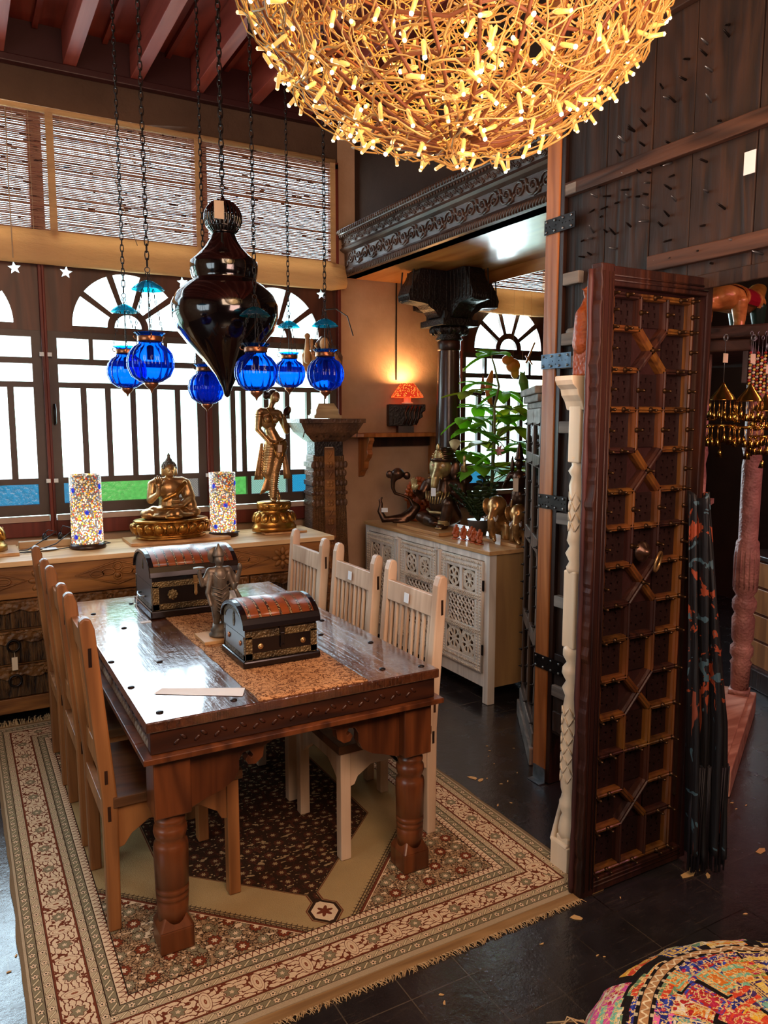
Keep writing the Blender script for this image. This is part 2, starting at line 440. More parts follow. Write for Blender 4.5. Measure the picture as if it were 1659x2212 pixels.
def rect(x0, x1, z0, z1): return [(x0, z0), (x1, z0), (x1, z1), (x0, z1)]
def arc_seg(cx, cz, r0, r1, a0, a1, n=10):
    p = [(cx + r1 * math.cos(a0 + (a1 - a0) * i / n), cz + r1 * math.sin(a0 + (a1 - a0) * i / n)) for i in range(n + 1)]
    if r0 > 0: p += [(cx + r0 * math.cos(a1 + (a0 - a1) * i / n), cz + r0 * math.sin(a1 + (a0 - a1) * i / n)) for i in range(n + 1)]
    return p
def star(cx, cz, r, rot=PI / 2):
    return [(cx + (r if i % 2 == 0 else r * .42) * math.cos(rot + i * PI / 5), cz + (r if i % 2 == 0 else r * .42) * math.sin(rot + i * PI / 5)) for i in range(10)]
def plate(name, polys, th, mat, parent=None, M4=None, bev=0.):
    """flat plate with holes (even-odd) in its local XY plane"""
    cu = bpy.data.curves.new(name, 'CURVE'); cu.dimensions = '2D'; cu.fill_mode = 'BOTH'; cu.extrude = th / 2; cu.bevel_depth = bev
    for p in polys:
        sp = cu.splines.new('POLY'); sp.points.add(len(p) - 1); sp.use_cyclic_u = True
        for q, (a, b) in zip(sp.points, p): q.co = (a, b, 0, 1)
    t = bpy.data.objects.new('tmp', cu); COL.objects.link(t)
    dg = bpy.context.evaluated_depsgraph_get(); dg.update()
    me = bpy.data.meshes.new_from_object(t.evaluated_get(dg)); bpy.data.objects.remove(t); bpy.data.curves.remove(cu)
    me.name = name
    if M4 is not None: me.transform(M4)
    me.materials.clear(); me.materials.append(mat)
    o = bpy.data.objects.new(name, me); COL.objects.link(o)
    if parent is not None: o.parent = parent
    return o
XZ = Matrix.Rotation(PI / 2, 4, 'X')       # plate XY -> world XZ (normal along -Y)
def MXZ(y, x=0, z=0): return Matrix.Translation((x, y, z)) @ XZ

# ------------------------------------------------------------------ room shell
struct(MB().box(-3, 6.2, -2.6, 5.3, -.1, 0), 'floor', M['floor'])
wb_ = MB()
for b in ((-3, -1.48, 0, 3.95), (-1.48, 2.52, 0, .93), (-1.48, 2.52, 3.47, 3.95), (2.52, 3.6, 0, 2.68), (2.52, 3.6, 2.68, 3.95), (3.6, 4.56, 0, .93), (3.6, 4.56, 3.47, 3.95), (4.56, 6.2, 0, 3.95)):
    wb_.box(b[0], b[1], 5.2, 5.32, b[2], b[3])
wbo = struct(wb_, 'wall_back', [M['plaster'], M['plaster_up']])
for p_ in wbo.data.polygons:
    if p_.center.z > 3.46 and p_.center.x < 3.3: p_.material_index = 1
struct(MB().box(-3.1, -3, -2.6, 5.3, 0, 3.95), 'wall_left', M['plaster'])
struct(MB().box(6.2, 6.3, -2.6, 5.3, 0, 3.95), 'wall_right', M['plaster_dark'])
struct(MB().box(-3, 6.2, -2.7, -2.6, 0, 3.95), 'wall_rear', M['plaster_dark'])
struct(MB().box(-3.1, 6.3, -2.7, 5.32, 3.95, 4.05), 'ceiling', M['board_red'])
for k, xx in enumerate((-1.65, -1.26, -.87, -.48, -.09, .30, .69, 1.08, 1.46, 1.84, 2.22)):
    struct(MB().box(xx, xx + .075, -2.6, 5.16, 3.745, 3.95), 'trim_%d' % (k + 1), M['joist'], bevel=.004)
for k, xx in enumerate((.14, .53, .92, 1.30, 1.68, 2.06)):
    struct(MB().box(xx, xx + .03, -2.6, 5.16, 3.915, 3.95), 'trim_%d' % (k + 20), M['board_red'])
struct(MB().box(-3, 2.57, 5.17, 5.2, 3.73, 3.95), 'trim_30', M['trim_purple'])
struct(MB().box(-3, 2.57, 5.14, 5.2, 3.70, 3.745), 'trim_31', M['trim_purple'], bevel=.006)
# dark upper wall over the carved beam and its plywood soffit
struct(MB().box(2.66, 3.38, 2.5, 5.2, 2.72, 3.95).box(2.655, 2.665, 3.7, 3.712, 2.98, 3.94), 'wall_middle', M['plaster_dark'])
struct(MB().box(2.575, 3.385, 2.5, 5.195, 2.68, 2.72), 'trim_32', M['soffit_wood'])
struct(MB().box(3.36, 3.37, 2.5, 5.1, 2.6, 2.68).box(3.385, 3.40, 2.5, 5.195, 2.66, 2.75), 'trim_33', M['soffit_wood'])
# bare plaster patches on the lower wall
m = Mat('flaked_plaster', .9); o_ = m.obj(); m.col(m.mix((m.noise(o_, 9, 5) * 3 - 1).cl(), '#77583c', '#c9a273'))
struct(MB().box(3.008, 3.014, 5.188, 5.2, 1.95, 2.68), 'trim_34', M['black_plastic'])
# ------------------------------------------------------------------ windows
def window(n, xc, hw, R, bars, low, two=True):
    root = bpy.data.objects.new('window_%d' % n, None); COL.objects.link(root); root['kind'] = 'structure'
    root.location = (xc, 5.2, 1.0)
    ys = 5.185
    def P(name, polys, th, mat, y=ys):
        return plate(name, polys, th, mat, root, Matrix.Translation((-xc, -5.2, -1.0)) @ MXZ(y))
    holes = [rect(xc - hw, xc + hw, 1.285, 1.842)]
    sash = [rect(xc - hw - .055, xc + hw + .055, 1.055, 2.185)]
    edges = [xc - hw] + [xc - hw + 2 * hw * t for t in bars] + [xc + hw]
    for a, b in zip(edges, edges[1:]):
        sash.append(rect(a + (.018 if a > xc - hw else 0), b - (.018 if b < xc + hw else 0), 1.285, 1.842))
    sash.append(rect(xc - hw, xc + hw, 1.876, 1.985))
    s3 = (.215, .785)
    for a, b in ((0, s3[0]), (s3[0] + .03, s3[1] - .03), (s3[1], 1)): sash.append(rect(xc - hw + 2 * hw * a, xc - hw + 2 * hw * b, 2.022, 2.145))
    for a, b, _ in low: sash.append(rect(xc - hw + 2 * hw * a, xc - hw + 2 * hw * b, 1.122, 1.248))
    P('sash', sash, .035, M['sash'])
    sp = [rect(xc - hw - .055, xc + hw + .055, 2.185, 2.62)]
    cz = 2.225; d = .058
    sp.append(arc_seg(xc, cz, 0, R * .25, 0, PI, 12))
    for k in range(5):
        a0 = PI * k / 5 + (d if k else 0.0); a1 = PI * (k + 1) / 5 - (d if k < 4 else 0)
        q = []
        for i in range(9): a = a0 + (a1 - a0) * i / 8; q.append((xc + R * math.cos(a), cz + R * math.sin(a)))
        b0 = PI * k / 5 + (d * 2 if k else 0); b1 = PI * (k + 1) / 5 - (d * 2 if k < 4 else 0)
        for i in range(5): a = b1 + (b0 - b1) * i / 4; q.append((xc + R * .38 * math.cos(a), cz + R * .38 * math.sin(a)))
        sp.append(q)
    for s_ in (-1, 1): sp.append(star(xc + s_ * .357, 2.543, .038, PI / 2 + .12 * s_))
    P('arch_panel', sp, .03, M['spandrel'], 5.18)
    cl = MB(); mm = Matrix.Translation((-xc, -5.2, -1.0))
    cl.M = mm; cl.quad((xc - hw - .03, 5.215, 1.26), (xc + hw + .03, 5.215, 1.26), (xc + hw + .03, 5.215, 2.61), (xc - hw - .03, 5.215, 2.61))
    cl.quad((xc - hw - .03, 5.215, 2.66), (xc + hw + .03, 5.215, 2.66), (xc + hw + .03, 5.215, 3.42), (xc - hw - .03, 5.215, 3.42))
    cl.build('pane', M['clear'], root)
    for a, b, c in low:
        q = MB(); q.M = mm; xa = xc - hw + 2 * hw * a - .005; xb = xc - hw + 2 * hw * b + .005
        q.quad((xa, 5.205, 1.117), (xb, 5.205, 1.117), (xb, 5.205, 1.253), (xa, 5.205, 1.253)); q.build('coloured_pane', M[c], root)
    fr = MB(); fr.M = mm
    fr.box(xc - .5, xc - hw - .055, 5.13, 5.26, .93, 2.66).box(xc + hw + .055, xc + .5, 5.13, 5.26, .93, 2.66)
    fr.box(xc - .5, xc + .5, 5.14, 5.28, .925, 1.02).box(xc - .5, xc + .5, 5.14, 5.26, 2.62, 2.66)
    fr.box(xc - .5, xc - .46, 5.16, 5.26, 2.66, 3.46).box(xc + .46, xc + .5, 5.16, 5.26, 2.66, 3.46).box(xc - .5, xc + .5, 5.16, 5.26, 3.42, 3.47)
    fr.build('frame', M['red_paint'], root, bevel=.004)
    ss = MB(); ss.M = mm; ss.box(xc - hw - .05, xc + hw + .05, 5.125, 5.16, 1.02, 1.052); ss.build('sill_strip', M['steel_pale'], root)
    if n == 2:
        h = MB(); h.M = mm; h.tube([(xc - hw - .035, 5.15, 1.62), (xc - hw - .035, 5.125, 1.625), (xc - hw - .035, 5.115, 1.70), (xc - hw - .035, 5.13, 1.74)], .008, 8)
        h.build('handle', M['iron'], root, True)
    for k, zz in enumerate((1.27, 2.04)):
        for s_ in (-1, 1):
            q = MB(); q.M = mm; q.box(xc + s_ * .478 - .012, xc + s_ * .478 + .012, 5.122, 5.13, zz - .012, zz + .012); q.build('hinge_cap', M['paper'], root)
    return root
M['steel_pale'] = plain('pale_metal_strip', '#a58d80', .4)
bars = (.165, .335, .515, .675, .85)
window(1, 0.01, .425, .335, bars, ((0, .2, 'g_green'), (.245, .5, 'g_pink'), (.55, 1, 'g_blue')))
window(2, 1.01, .43, .335, bars, ((0, .22, 'g_blue'), (.255, .74, 'g_green'), (.78, 1, 'g_pink')))
window(3, 2.01, .42, .335, (.12, .21, .41, .6, .80), ((0, .23, 'g_green'), (.265, .59, 'g_grey'), (.635, 1, 'g_blue2')))
window(4, 4.08, .43, .35, bars, ((0, .22, 'g_blue'), (.255, .74, 'g_grey'), (.78, 1, 'g_green')))
window(5, -.99, .42, .335, bars, ((0, .22, 'g_blue'), (.255, .74, 'g_green'), (.78, 1, 'g_pink')))
# ------------------------------------------------------------------ bamboo blinds
m = Mat('bamboo_slats', .6, 0, .3); o_ = m.obj(); v = m.noise(m.scale(o_, (3, 1, 90)), 1, 3, .6)
dk = (m.noise(m.scale(o_, (9, 1, 130)), 1, 3, .6) - .60).gt(0)
c = m.mix(dk, m.mix(v, '#b08468', '#70463a'), '#3a1a10'); m.col(c)
tl = m.n('ShaderNodeBsdfTranslucent'); m.L(c, tl.inputs[0]); mx = m.n('ShaderNodeMixShader'); mx.inputs[0].default_value = .24
m.L(m.b.outputs[0], mx.inputs[1]); m.L(tl.outputs[0], mx.inputs[2]); m.shader(mx.outputs[0]); M['slat'] = m.mat
def fabric_mat(name, c, t=.4):
    m = Mat(name, .9, 0, .1); o_ = m.obj(); n = m.noise(m.scale(o_, (4, 4, 12)), 2, 4)
    cc = m.mix(n, tuple(x * .8 for x in lin(c)[:3]), c); m.col(cc); m.bump(n, .02)
    tl = m.n('ShaderNodeBsdfTranslucent'); m.L(cc, tl.inputs[0]); mx = m.n('ShaderNodeMixShader'); mx.inputs[0].default_value = t
    m.L(m.b.outputs[0], mx.inputs[1]); m.L(tl.outputs[0], mx.inputs[2]); m.shader(mx.outputs[0]); return m.mat
M['canvas'] = fabric_mat('canvas_fabric', '#dcb486', .4)
def blind(x0, x1, z0, z1, bands, label, y=5.12):
    root = thing('bamboo_blind', label, 'blind', ((x0 + x1) / 2, y, z0), 0)
    sl = MB(); z = z0 + .19; k = 0
    while z < z1:
        x = x0
        h = random.choice((.007, .008, .009, .013 if random.random() < .25 else .0085))
        n = max(2, int((x1 - x0) / .5)); dz = 0; pts = []
        y_ = y + random.uniform(-.002, .002)
        for i in range(n + 1): pts.append((x0 + (x1 - x0) * i / n, z + random.uniform(-.0012, .0012)))
        A = [sl.v((p[0], y_, p[1])) for p in pts]; B = [sl.v((p[0], y_, p[1] + h)) for p in pts]
        C_ = [sl.v((p[0], y_ + .002, p[1] + h)) for p in pts]; D = [sl.v((p[0], y_ + .002, p[1])) for p in pts]
        for i in range(n):
            sl.f([A[i], A[i + 1], B[i + 1], B[i]]); sl.f([D[i + 1], D[i], C_[i], C_[i + 1]]); sl.f([B[i], B[i + 1], C_[i + 1], C_[i]]); sl.f([A[i + 1], A[i], D[i], D[i + 1]])
        z += h + random.uniform(.0012, .0036)
    sl.build('slats', M['slat'], root, world=True)
    kn = MB()
    for k in range(int((x1 - x0) * 120)):
        cx = random.uniform(x0, x1 - .03); cz = random.uniform(z0 + .2, z1 - .01); L = random.uniform(.008, .05)
        kn.box(cx, cx + L, y - .004, y - .001, cz, cz + random.uniform(.003, .007))
    kn.build('reed_knots', plain_cache('reed_knot', '#3a180e'), root, world=True)['kind'] = 'stuff'
    st = MB(); x = x0 + .02
    while x < x1: st.tube([(x, y - .004, z0 + .18), (x + random.uniform(-.004, .004), y - .004, z1)], .0012, 4); x += .085
    st.build('warp_strings', M['string'], root, world=True)
    for a, b in bands:
        MB().box(a, b, y - .012, y - .006, z0 + .15, z1 + .01).build('canvas_band', M['canvas'], root, world=True)
    MB().tube([(x0, y, z1 + .01), ((x0 + x1) / 2, y - .002, z1 + .004), (x1, y, z1 + .008)], .018, 8).build('head_rail', M['canvas'], root, True, world=True)
    # rolled-up lower end in canvas
    rl = MB(); rings = []
    n = 30
    prof = [(.0, .205), (-.02, .2), (-.035, .15), (-.06, .09), (-.07, .04), (-.05, .005), (-.02, 0), (.01, .01), (.02, .06), (.012, .13), (.01, .2)]
    for i in range(n + 1):
        xx = x0 - .03 + (x1 - x0 + .10) * i / n
        s_ = 1 + .05 * mnoise.noise((xx * 4, 0, 0)); e = .8 if i in (0, n) else 1
        rings.append([rl.v((xx, y - .0 + p[0] * s_ * e, z0 + .1 + (p[1] - .1) * e + .004 * mnoise.noise((xx * 9, p[1] * 20, 1)))) for p in prof])
    for A, B in zip(rings, rings[1:]):
        for k in range(len(prof)): rl.f([A[k], A[(k + 1) % len(prof)], B[(k + 1) % len(prof)], B[k]])
    rl.f(rings[0]); rl.f(rings[-1][::-1])
    rl.build('rolled_canvas', M['canvas'], root, True, world=True)
    return root
_pc = {}
def plain_cache(n, c, r=.6):
    if n not in _pc: _pc[n] = plain(n, c, r)
    return _pc[n]
b_ = blind(-.9, 2.46, 2.565, 3.45, ((.57, .613), (1.455, 1.497), (2.42, 2.46), (-.42, -.38)), 'wide bamboo roller blind with canvas bands over the left windows')
q = MB(); q.tube([(.36, 5.09, 3.42), (.355, 5.08, 3.0), (.355, 5.05, 2.58)], .004, 6)
q.build('pull_cord', M['string'], b_, True, world=True); q = MB()
q.tube([(.93, 5.08, 3.41), (.90, 5.06, 3.35), (.97, 5.06, 3.0), (1.06, 5.04, 2.72)], .003, 5)
q.build('pull_cord', M['string'], b_, True, world=True); q = MB()
q.tube([(.93, 5.08, 3.41), (1.08, 5.07, 3.42), (1.17, 5.06, 3.3), (1.14, 5.06, 3.2), (1.06, 5.06, 3.22), (.99, 5.06, 3.35)], .003, 5)
q.build('pull_cord', M['string'], b_, True, world=True)
blind(3.6, 4.52, 2.50, 3.4, ((4.47, 4.5),), 'narrow bamboo roller blind over the far right arched window')
# ------------------------------------------------------------------ carved cornice beam
beam = thing('carved_beam', 'long dark carved beam with scrollwork bands under the dark upper wall', 'beam', (2.6, 3.85, 2.68))
pf = [(2.575, 2.68), (2.555, 2.685), (2.55, 2.72), (2.565, 2.735), (2.57, 2.745), (2.57, 2.85), (2.545, 2.862), (2.53, 2.875), (2.545, 2.89), (2.55, 2.90), (2.545, 2.945), (2.50, 2.962), (2.495, 2.985), (2.50, 3.0), (2.66, 3.0), (2.66, 2.68)]
mb = MB(); mb.prism([(x, z) for x, z in pf], 1, 2.5, 5.19); mb.build('beam_body', M['cornice_wood'], beam, world=True)
mb = MB(); y = 2.52
while y < 5.18: mb.sph((2.552, y, 2.705), (.012, .0085, .022), 8, 6, Euler((.5, 0, 0)).to_matrix()); y += .023
mb.build('gadroon_moulding', M['cornice_wood'], beam, True, world=True)
mb = MB(); y = 2.52
while y < 5.18: mb.sph((2.497, y, 2.982), (.012, .011, .015), 8, 6); mb.sph((2.515, y + .014, 2.955), (.01, .006, .012), 6, 5); y += .029
mb.build('bead_moulding', M['cornice_wood'], beam, True, world=True)
def scrolls(mb, x, z, h, y0, y1, step, r, nx=-1):
    y = y0; s_ = 1
    while y < y1:
        pts = []
        for k in range(17):
            t = k / 16; a = t * 3.6 * PI / 1.35; R = h * .5 * (1 - t * .85)
            pts.append((x + nx * .006 * t, y + R * math.cos(a), z + s_ * R * math.sin(a)))
        mb.tube(pts, [r * (1.1 - .5 * k / 16) for k in range(17)], 5)
        mb.sph((x, y, z), (r * 1.2, h * .11, h * .11), 6, 5)
        for k in range(3):
            a = .6 + k * 1.0
            c = (x, y + step * .5 + .3 * h * math.cos(a) * .6, z - s_ * h * .28 * math.sin(a))
            mb.sph(c, (r, h * .22, h * .08), 6, 5, Euler((a * s_, 0, 0)).to_matrix())
        pts = [(x, y + h * .5, z), (x + nx * .003, y + step * .5, z - s_ * h * .42), (x, y + step - h * .1, z - s_ * h * .5)]
        mb.tube(pts, r, 5)
        y += step; s_ = -s_
mb = MB(); scrolls(mb, 2.568, 2.80, .098, 2.56, 5.15, .105, .0065); mb.build('scroll_band', M['cornice_wood'], beam, True, world=True)
mb = MB(); scrolls(mb, 2.545, 2.924, .04, 2.54, 5.17, .05, .0035); mb.build('small_scroll_band', M['cornice_wood'], beam, True, world=True)
# ------------------------------------------------------------------ carved columns
def column(x, y, label):
    root = thing('carved_column', label, 'column', (x, y, 0))
    mb = MB(); mb.lathe([(.14, 0), (.14, .1), (.12, .12), (.125, .2), (.098, .26), (.1, .6), (.096, 1.0), (.09, 1.6), (.078, 2.12), (.076, 2.22)], seg=32)
    mb.build('shaft', M['column_wood'], root, True)
    mb = MB(); mb.lathe([(.078, 2.135), (.084, 2.14), (.084, 2.20), (.078, 2.205)], seg=32); mb.build('collar_ring', M['table_apron'], root, True)
    mb = MB(); mb.lathe([(.078, 2.20), (.1, 2.215), (.085, 2.235), (.12, 2.26), (.135, 2.285), (.10, 2.30)], seg=24)
    for k in range(12):
        a = 2 * PI * k / 12; mb.sph((.115 * math.cos(a), .115 * math.sin(a), 2.275), (.03, .018, .032), 6, 5, Euler((0, 0, a)).to_matrix())
    mb.build('leaf_capital', M['black_carved'], root, True)
    mb = MB(); mb.box(-.15, .15, -.15, .15, 2.30, 2.345); mb.box(-.12, .12, -.12, .12, 2.345, 2.40); mb.box(-.085, .085, -.085, .085, 2.40, 2.675)
    mb.build('abacus', M['black_carved'], root, bevel=.004)
    for k in range(4):
        q = MB(); q.M = Matrix.Rotation(k * PI / 2, 4, 'Z')
        pr = [(.08, 2.34), (.14, 2.36), (.17, 2.40), (.20, 2.415), (.23, 2.44), (.26, 2.445), (.375, 2.455), (.385, 2.50), (.36, 2.56), (.33, 2.60), (.30, 2.66), (.28, 2.676), (.08, 2.676)]
        q.prism([(a, b) for a, b in pr], 1, -.075, .075)
        for j in range(6):
            xx = .12 + j * .045
            for s_ in (-1, 1):
                q.tube([(xx, s_ * .077, 2.665), (xx + .01, s_ * .077, 2.56), (xx + .012, s_ * .077, 2.47)], .006, 5)
        for j in range(7): q.sph((.377, -.06 + j * .02, 2.475), (.012, .009, .018), 6, 5)
        for j in range(8): q.sph((.27 + j * .014, .0, 2.452), (.006, .07, .006), 6, 4)
        q.build('bracket_arm', M['black_carved'], root, bevel=.003)
    return root
M['column_wood'] = wood('polished_column_wood', '#2a1812', '#4a2f24', .25, 2, .6, .55)
cc = column(3.14, 4.66, 'tall dark column with four carved bracket arms, behind the elephant-headed statue')
c2 = column(3.0, 2.93, 'dark bracket column whose carved arm peeks out left of the honey post')

# ------------------------------------------------------------------ honey-coloured post with its steel plates
post = thing('wooden_post', 'tall honey-coloured square post bolted to the old plank gate with steel plates', 'post', (2.29, 2.575, 0))
MB().box(2.252, 2.33, 2.535, 2.615, 0.006, 3.95).build('timber', M['orange_wood'], post, world=True, bevel=.003)
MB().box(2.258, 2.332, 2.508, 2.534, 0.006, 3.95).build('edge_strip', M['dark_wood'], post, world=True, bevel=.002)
for k, (zz, mt) in enumerate(((2.455, 'iron'), (1.895, 'strap_blue'), (1.29, 'iron'), (.565, 'iron'))):
    polys = [rect(-.092, .092, -.031, .031)]
    random.seed(k)
    for i in range(9): cx = -.08 + i * .02; cz = random.choice((-.014, 0, .014)); polys.append([(cx + .003 * math.cos(t), cz + .003 * math.sin(t)) for t in [PI * j / 3 for j in range(6)]])
    o = plate('strap_plate', polys, .004, M[mt], post, Matrix.Translation((2.246 - 2.29, 2.522 - 2.575, zz)) @ Matrix.Rotation(-PI / 2, 4, 'Z') @ XZ)
    for i in range(4):
        for s_ in (-1, 1):
            q = MB(); q.sph((2.242, 2.45 + i * .05, zz + s_ * .021), (.004, .0055, .0055), 8, 5); q.build('screw', M['steel'], o, True)
            q = o.children[-1]; q.data.transform(Matrix.Translation((-2.29, -2.575, 0)))
q = MB(); q.box(2.215, 2.25, 2.525, 2.605, .002, .006).box(2.246, 2.25, 2.525, 2.605, .002, .07); q.build('foot_bracket', M['steel'], post, world=True)

# ------------------------------------------------------------------ old plank gate used as a partition
gate = thing('plank_gate', 'weathered plank gate studded with iron spikes above the doorway', 'gate', (2.30, 1.5, 0))
ys = [2.508, 2.293, 2.071, 1.892, 1.642, 1.40, 1.16, .93, .68, .44, .2, -.05, -.3, -.6]
random.seed(11)
for a, b in zip(ys, ys[1:]):
    z0 = 0.25 if a > 1.84 else 2.13
    if b < 1.84 < a: z0 = 2.13
    dx = random.uniform(-.003, .003)
    q = MB(); q.box(2.275 + dx, 2.325, b + .003, a - .001, z0, 3.94); q.build('plank', M['gate_wood'], gate, world=True, bevel=.003)
q = MB(); q.box(2.275, 2.325, 1.84, 1.89, .25, 2.13); q.build('plank', M['gate_wood'], gate, world=True)
def rail(z0, z1, h, ya, yb, t=.03, mt='gate_rail'):
    q = MB(); n = 8; pts = []
    for i in range(n + 1):
        u = i / n; pts.append((ya + (yb - ya) * u, z0 + (z1 - z0) * u + random.uniform(-.002, .002)))
    poly = pts + [(p[0], p[1] + h) for p in pts[::-1]]
    q.prism([(a, b) for a, b in poly], 0, 2.275 - t, 2.275); q.build('rail', M[mt], gate, world=True, bevel=.004)
rail(2.555, 2.56, .055, 2.50, -.3); rail(2.185, 2.19, .055, 2.05, -.3); rail(2.09, 2.12, .05, 1.84, -.3, .012, 'gate_wood')
rail(3.05, 3.05, .055, 2.5, -.3)
for zz in (2.2, 1.955, 1.86, 1.59, 1.2, .835, .43):
    q = MB(); q.box(2.245, 2.275, 2.40, 2.495, zz, zz + .05); q.build('rail_end', M['gate_pale'], gate, world=True, bevel=.004)
q = MB(); q.sph((2.262, 2.42, 1.99), (.016, .07, .03), 8, 6, Euler((.35, 0, 0)).to_matrix()); q.sph((2.258, 2.40, 1.965), (.014, .08, .012), 8, 6, Euler((.3, 0, 0)).to_matrix())
q.build('carved_block', M['gate_pale'], gate, True, world=True)
q = MB(); q.box(2.262, 2.275, 2.40, 2.50, .25, .62); q.box(2.25, 2.275, 2.41, 2.49, .27, .36); q.build('broken_board', M['gate_wood'], gate, world=True, bevel=.003)
SPK = [(2.204, 2.687), (2.158, 2.713), (2.027, 2.556), (1.98, 2.552), (2.121, 2.556), (2.076, 2.544), (2.181, 2.557), (1.968, 2.507), (2.322, 2.56), (2.077, 2.509), (2.178, 2.51), (1.978, 2.462), (2.339, 2.522), (2.27, 2.509), (2.229, 2.476), (2.175, 2.481), (2.122, 2.472), (2.083, 2.469), (1.953, 2.417), (2.355, 2.478), (2.285, 2.473), (2.078, 2.42), (2.313, 2.443), (1.983, 2.371), (2.075, 2.373), (2.159, 2.371), (2.01, 2.342), (2.353, 2.389), (2.282, 2.376), (2.238, 2.359), (2.359, 2.368), (2.41, 2.371), (1.968, 2.286), (2.233, 2.304), (2.364, 2.305), (2.402, 2.303), (2.013, 2.237), (1.942, 2.228), (1.83, 2.513), (1.822, 2.413), (1.827, 2.306), (1.75, 2.342), (1.703, 2.229), (1.831, 2.224), (1.789, 2.173), (1.603, 2.17), (1.77, 2.922), (1.768, 2.885), (1.85, 2.894), (1.853, 2.86), (1.924, 2.876), (1.827, 2.8), (1.934, 2.812), (2.034, 2.82), (2.004, 2.775), (1.976, 2.754), (2.112, 2.767), (1.825, 2.702), (2.102, 2.714), (2.159, 2.713), (2.205, 2.689), (2.108, 2.647), (2.225, 2.645), (1.865, 2.613), (1.982, 2.614), (1.785, 2.63)]
random.seed(5)
for i, (y, z) in enumerate(SPK):
    q = MB(); L = random.uniform(.03, .048); dy = random.uniform(-.02, .006); dz = random.uniform(-.02, .022)
    q.tube([(2.276, y, z), (2.276 - L * .7, y + dy * .7, z + dz * .7), (2.276 - L, y + dy, z + dz)], [.0042, .0036, .001], 6)
    q.build('iron_spike', M['steel'] if i % 3 == 0 else M['iron'], gate, True, world=True)
q = MB(); q.box(2.243, 2.2455, 1.625, 1.665, 2.42, 2.49); q.build('price_tag', M['paper'], gate, world=True)
q = MB(); q.box(2.2435, 2.2455, 2.43, 2.49, 2.56, 2.60); q.build('price_tag', M['gate_pale'], gate, world=True)

# ------------------------------------------------------------------ open carved door leaf
door = thing('carved_door_leaf', 'open dark carved lattice door leaf with iron studs and ring knocker', 'door', (2.04, 1.84, 0))
X0, X1, Y0, Y1 = 1.787, 2.315, 1.81, 1.855
MB().box(X0 + .06, X1 - .02, Y0 + .040, Y0 + .046, .03, 2.11).build('backing_board', M['door_dark'], door, world=True)
def door_bits():
    fr = MB()
    # stiles and rails with a slightly eroded left edge
    pl = [(X0 + .06, .0), (X0 + .06, 2.135)]
    n = 150; pts = []
    for i in range(n + 1):
        z = 2.135 * (1 - i / n); pts.append((X0 + .010 * mnoise.noise((z * 7, 3, 1)) + .006 * mnoise.noise((z * 25, 1, 1)) + .004 * mnoise.noise((z * 70, 8, 1)), max(0.004, z)))
    fr.prism([(X0 + .06, .004), (X0 + .06, 2.135)] + pts, 1, Y0, Y1)
    fr.box(X1 - .03, X1, Y0, Y1 - .005, .012, 2.13)
    fr.box(X0 + .05, X1 - .03, Y0, Y1 - .01, 2.068, 2.13); fr.box(X0 + .05, X1 - .03, Y0, Y1 - .01, .008, .062)
    fr.build('frame', M['door_wood'], door, world=True, bevel=.004)
    mo = MB()
    for x in (X0 + .012, X0 + .038, X0 + .052): mo.tube([(x, Y0 - .002, .03), (x, Y0 - .002, 2.11)], .0035, 6)
    for z in (.05, .035, 2.085, 2.1): mo.tube([(X0 + .05, Y0 - .001, z), (X1 - .03, Y0 - .001, z)], .0035, 6)
    mo.build('edge_moulding', M['door_wood'], door, True, world=True)
door_bits()
q = MB(); n = 60; pts = []
for i in range(n + 1): z = 2.12 * i / n; pts.append((X0 - .002 + .008 * mnoise.noise((z * 6, 9, 2)), Y1 - .002, max(.012, z)))
q.tube(pts, [.009 + .005 * mnoise.noise((p[2] * 9, 0, 5)) for p in pts], 8); q.build('eroded_edge', M['door_edge'] if 'door_edge' in M else M['table_apron'], door, True, world=True)
CX = [1.848, 1.975, 2.10, 2.222]; GX = [CX[0], CX[1], CX[2], CX[3]]
RZ = [2.045, 1.941, 1.808, 1.68, 1.546, 1.41, 1.288, 1.16, 1.025, .905, .765, .631, .498, .357, .23, .077]
RX = {1, 4, 7, 10, 13}
def bar3(p, q_, mat, wdt=.022):
    a = Vector((p[0], Y0 + .012, p[1])); b = Vector((q_[0], Y0 + .012, q_[1]))
    d = (b - a).normalized(); nrm = Vector((-d.z, 0, d.x))
    mb = MB(); prof = [(-wdt / 2, .036), (-wdt / 2, .006), (-wdt * .36, -.004), (-wdt * .12, -.004), (0, -.008), (wdt * .12, -.004), (wdt * .36, -.004), (wdt / 2, .006), (wdt / 2, .036)]
    A = [mb.v(a + nrm * u + Vector((0, v_, 0))) for u, v_ in prof]; B = [mb.v(b + nrm * u + Vector((0, v_, 0))) for u, v_ in prof]
    mb.f(A[::-1]); mb.f(B)
    for i in range(len(prof)): mb.f([A[i], A[(i + 1) % len(prof)], B[(i + 1) % len(prof)], B[i]])
    mb.build('lattice_bar', mat, door, world=True)
studs = []
for i, z in enumerate(RZ):
    for k in range(3):
        xm = (i in RX or i - 1 in RX)
        if xm and k == 1: continue
        bar3((GX[k], z), (GX[k + 1], z), M['door_gold'] if (i * 3 + k) % 4 else M['door_wood'])
        studs.append(((GX[k] + GX[k + 1]) / 2, z))
    for x in GX[::3]: studs.append((x, z))
for x in (GX[0], GX[3]):
    bar3((x, RZ[-1] - .012), (x, RZ[0] + .015), M['door_gold'])
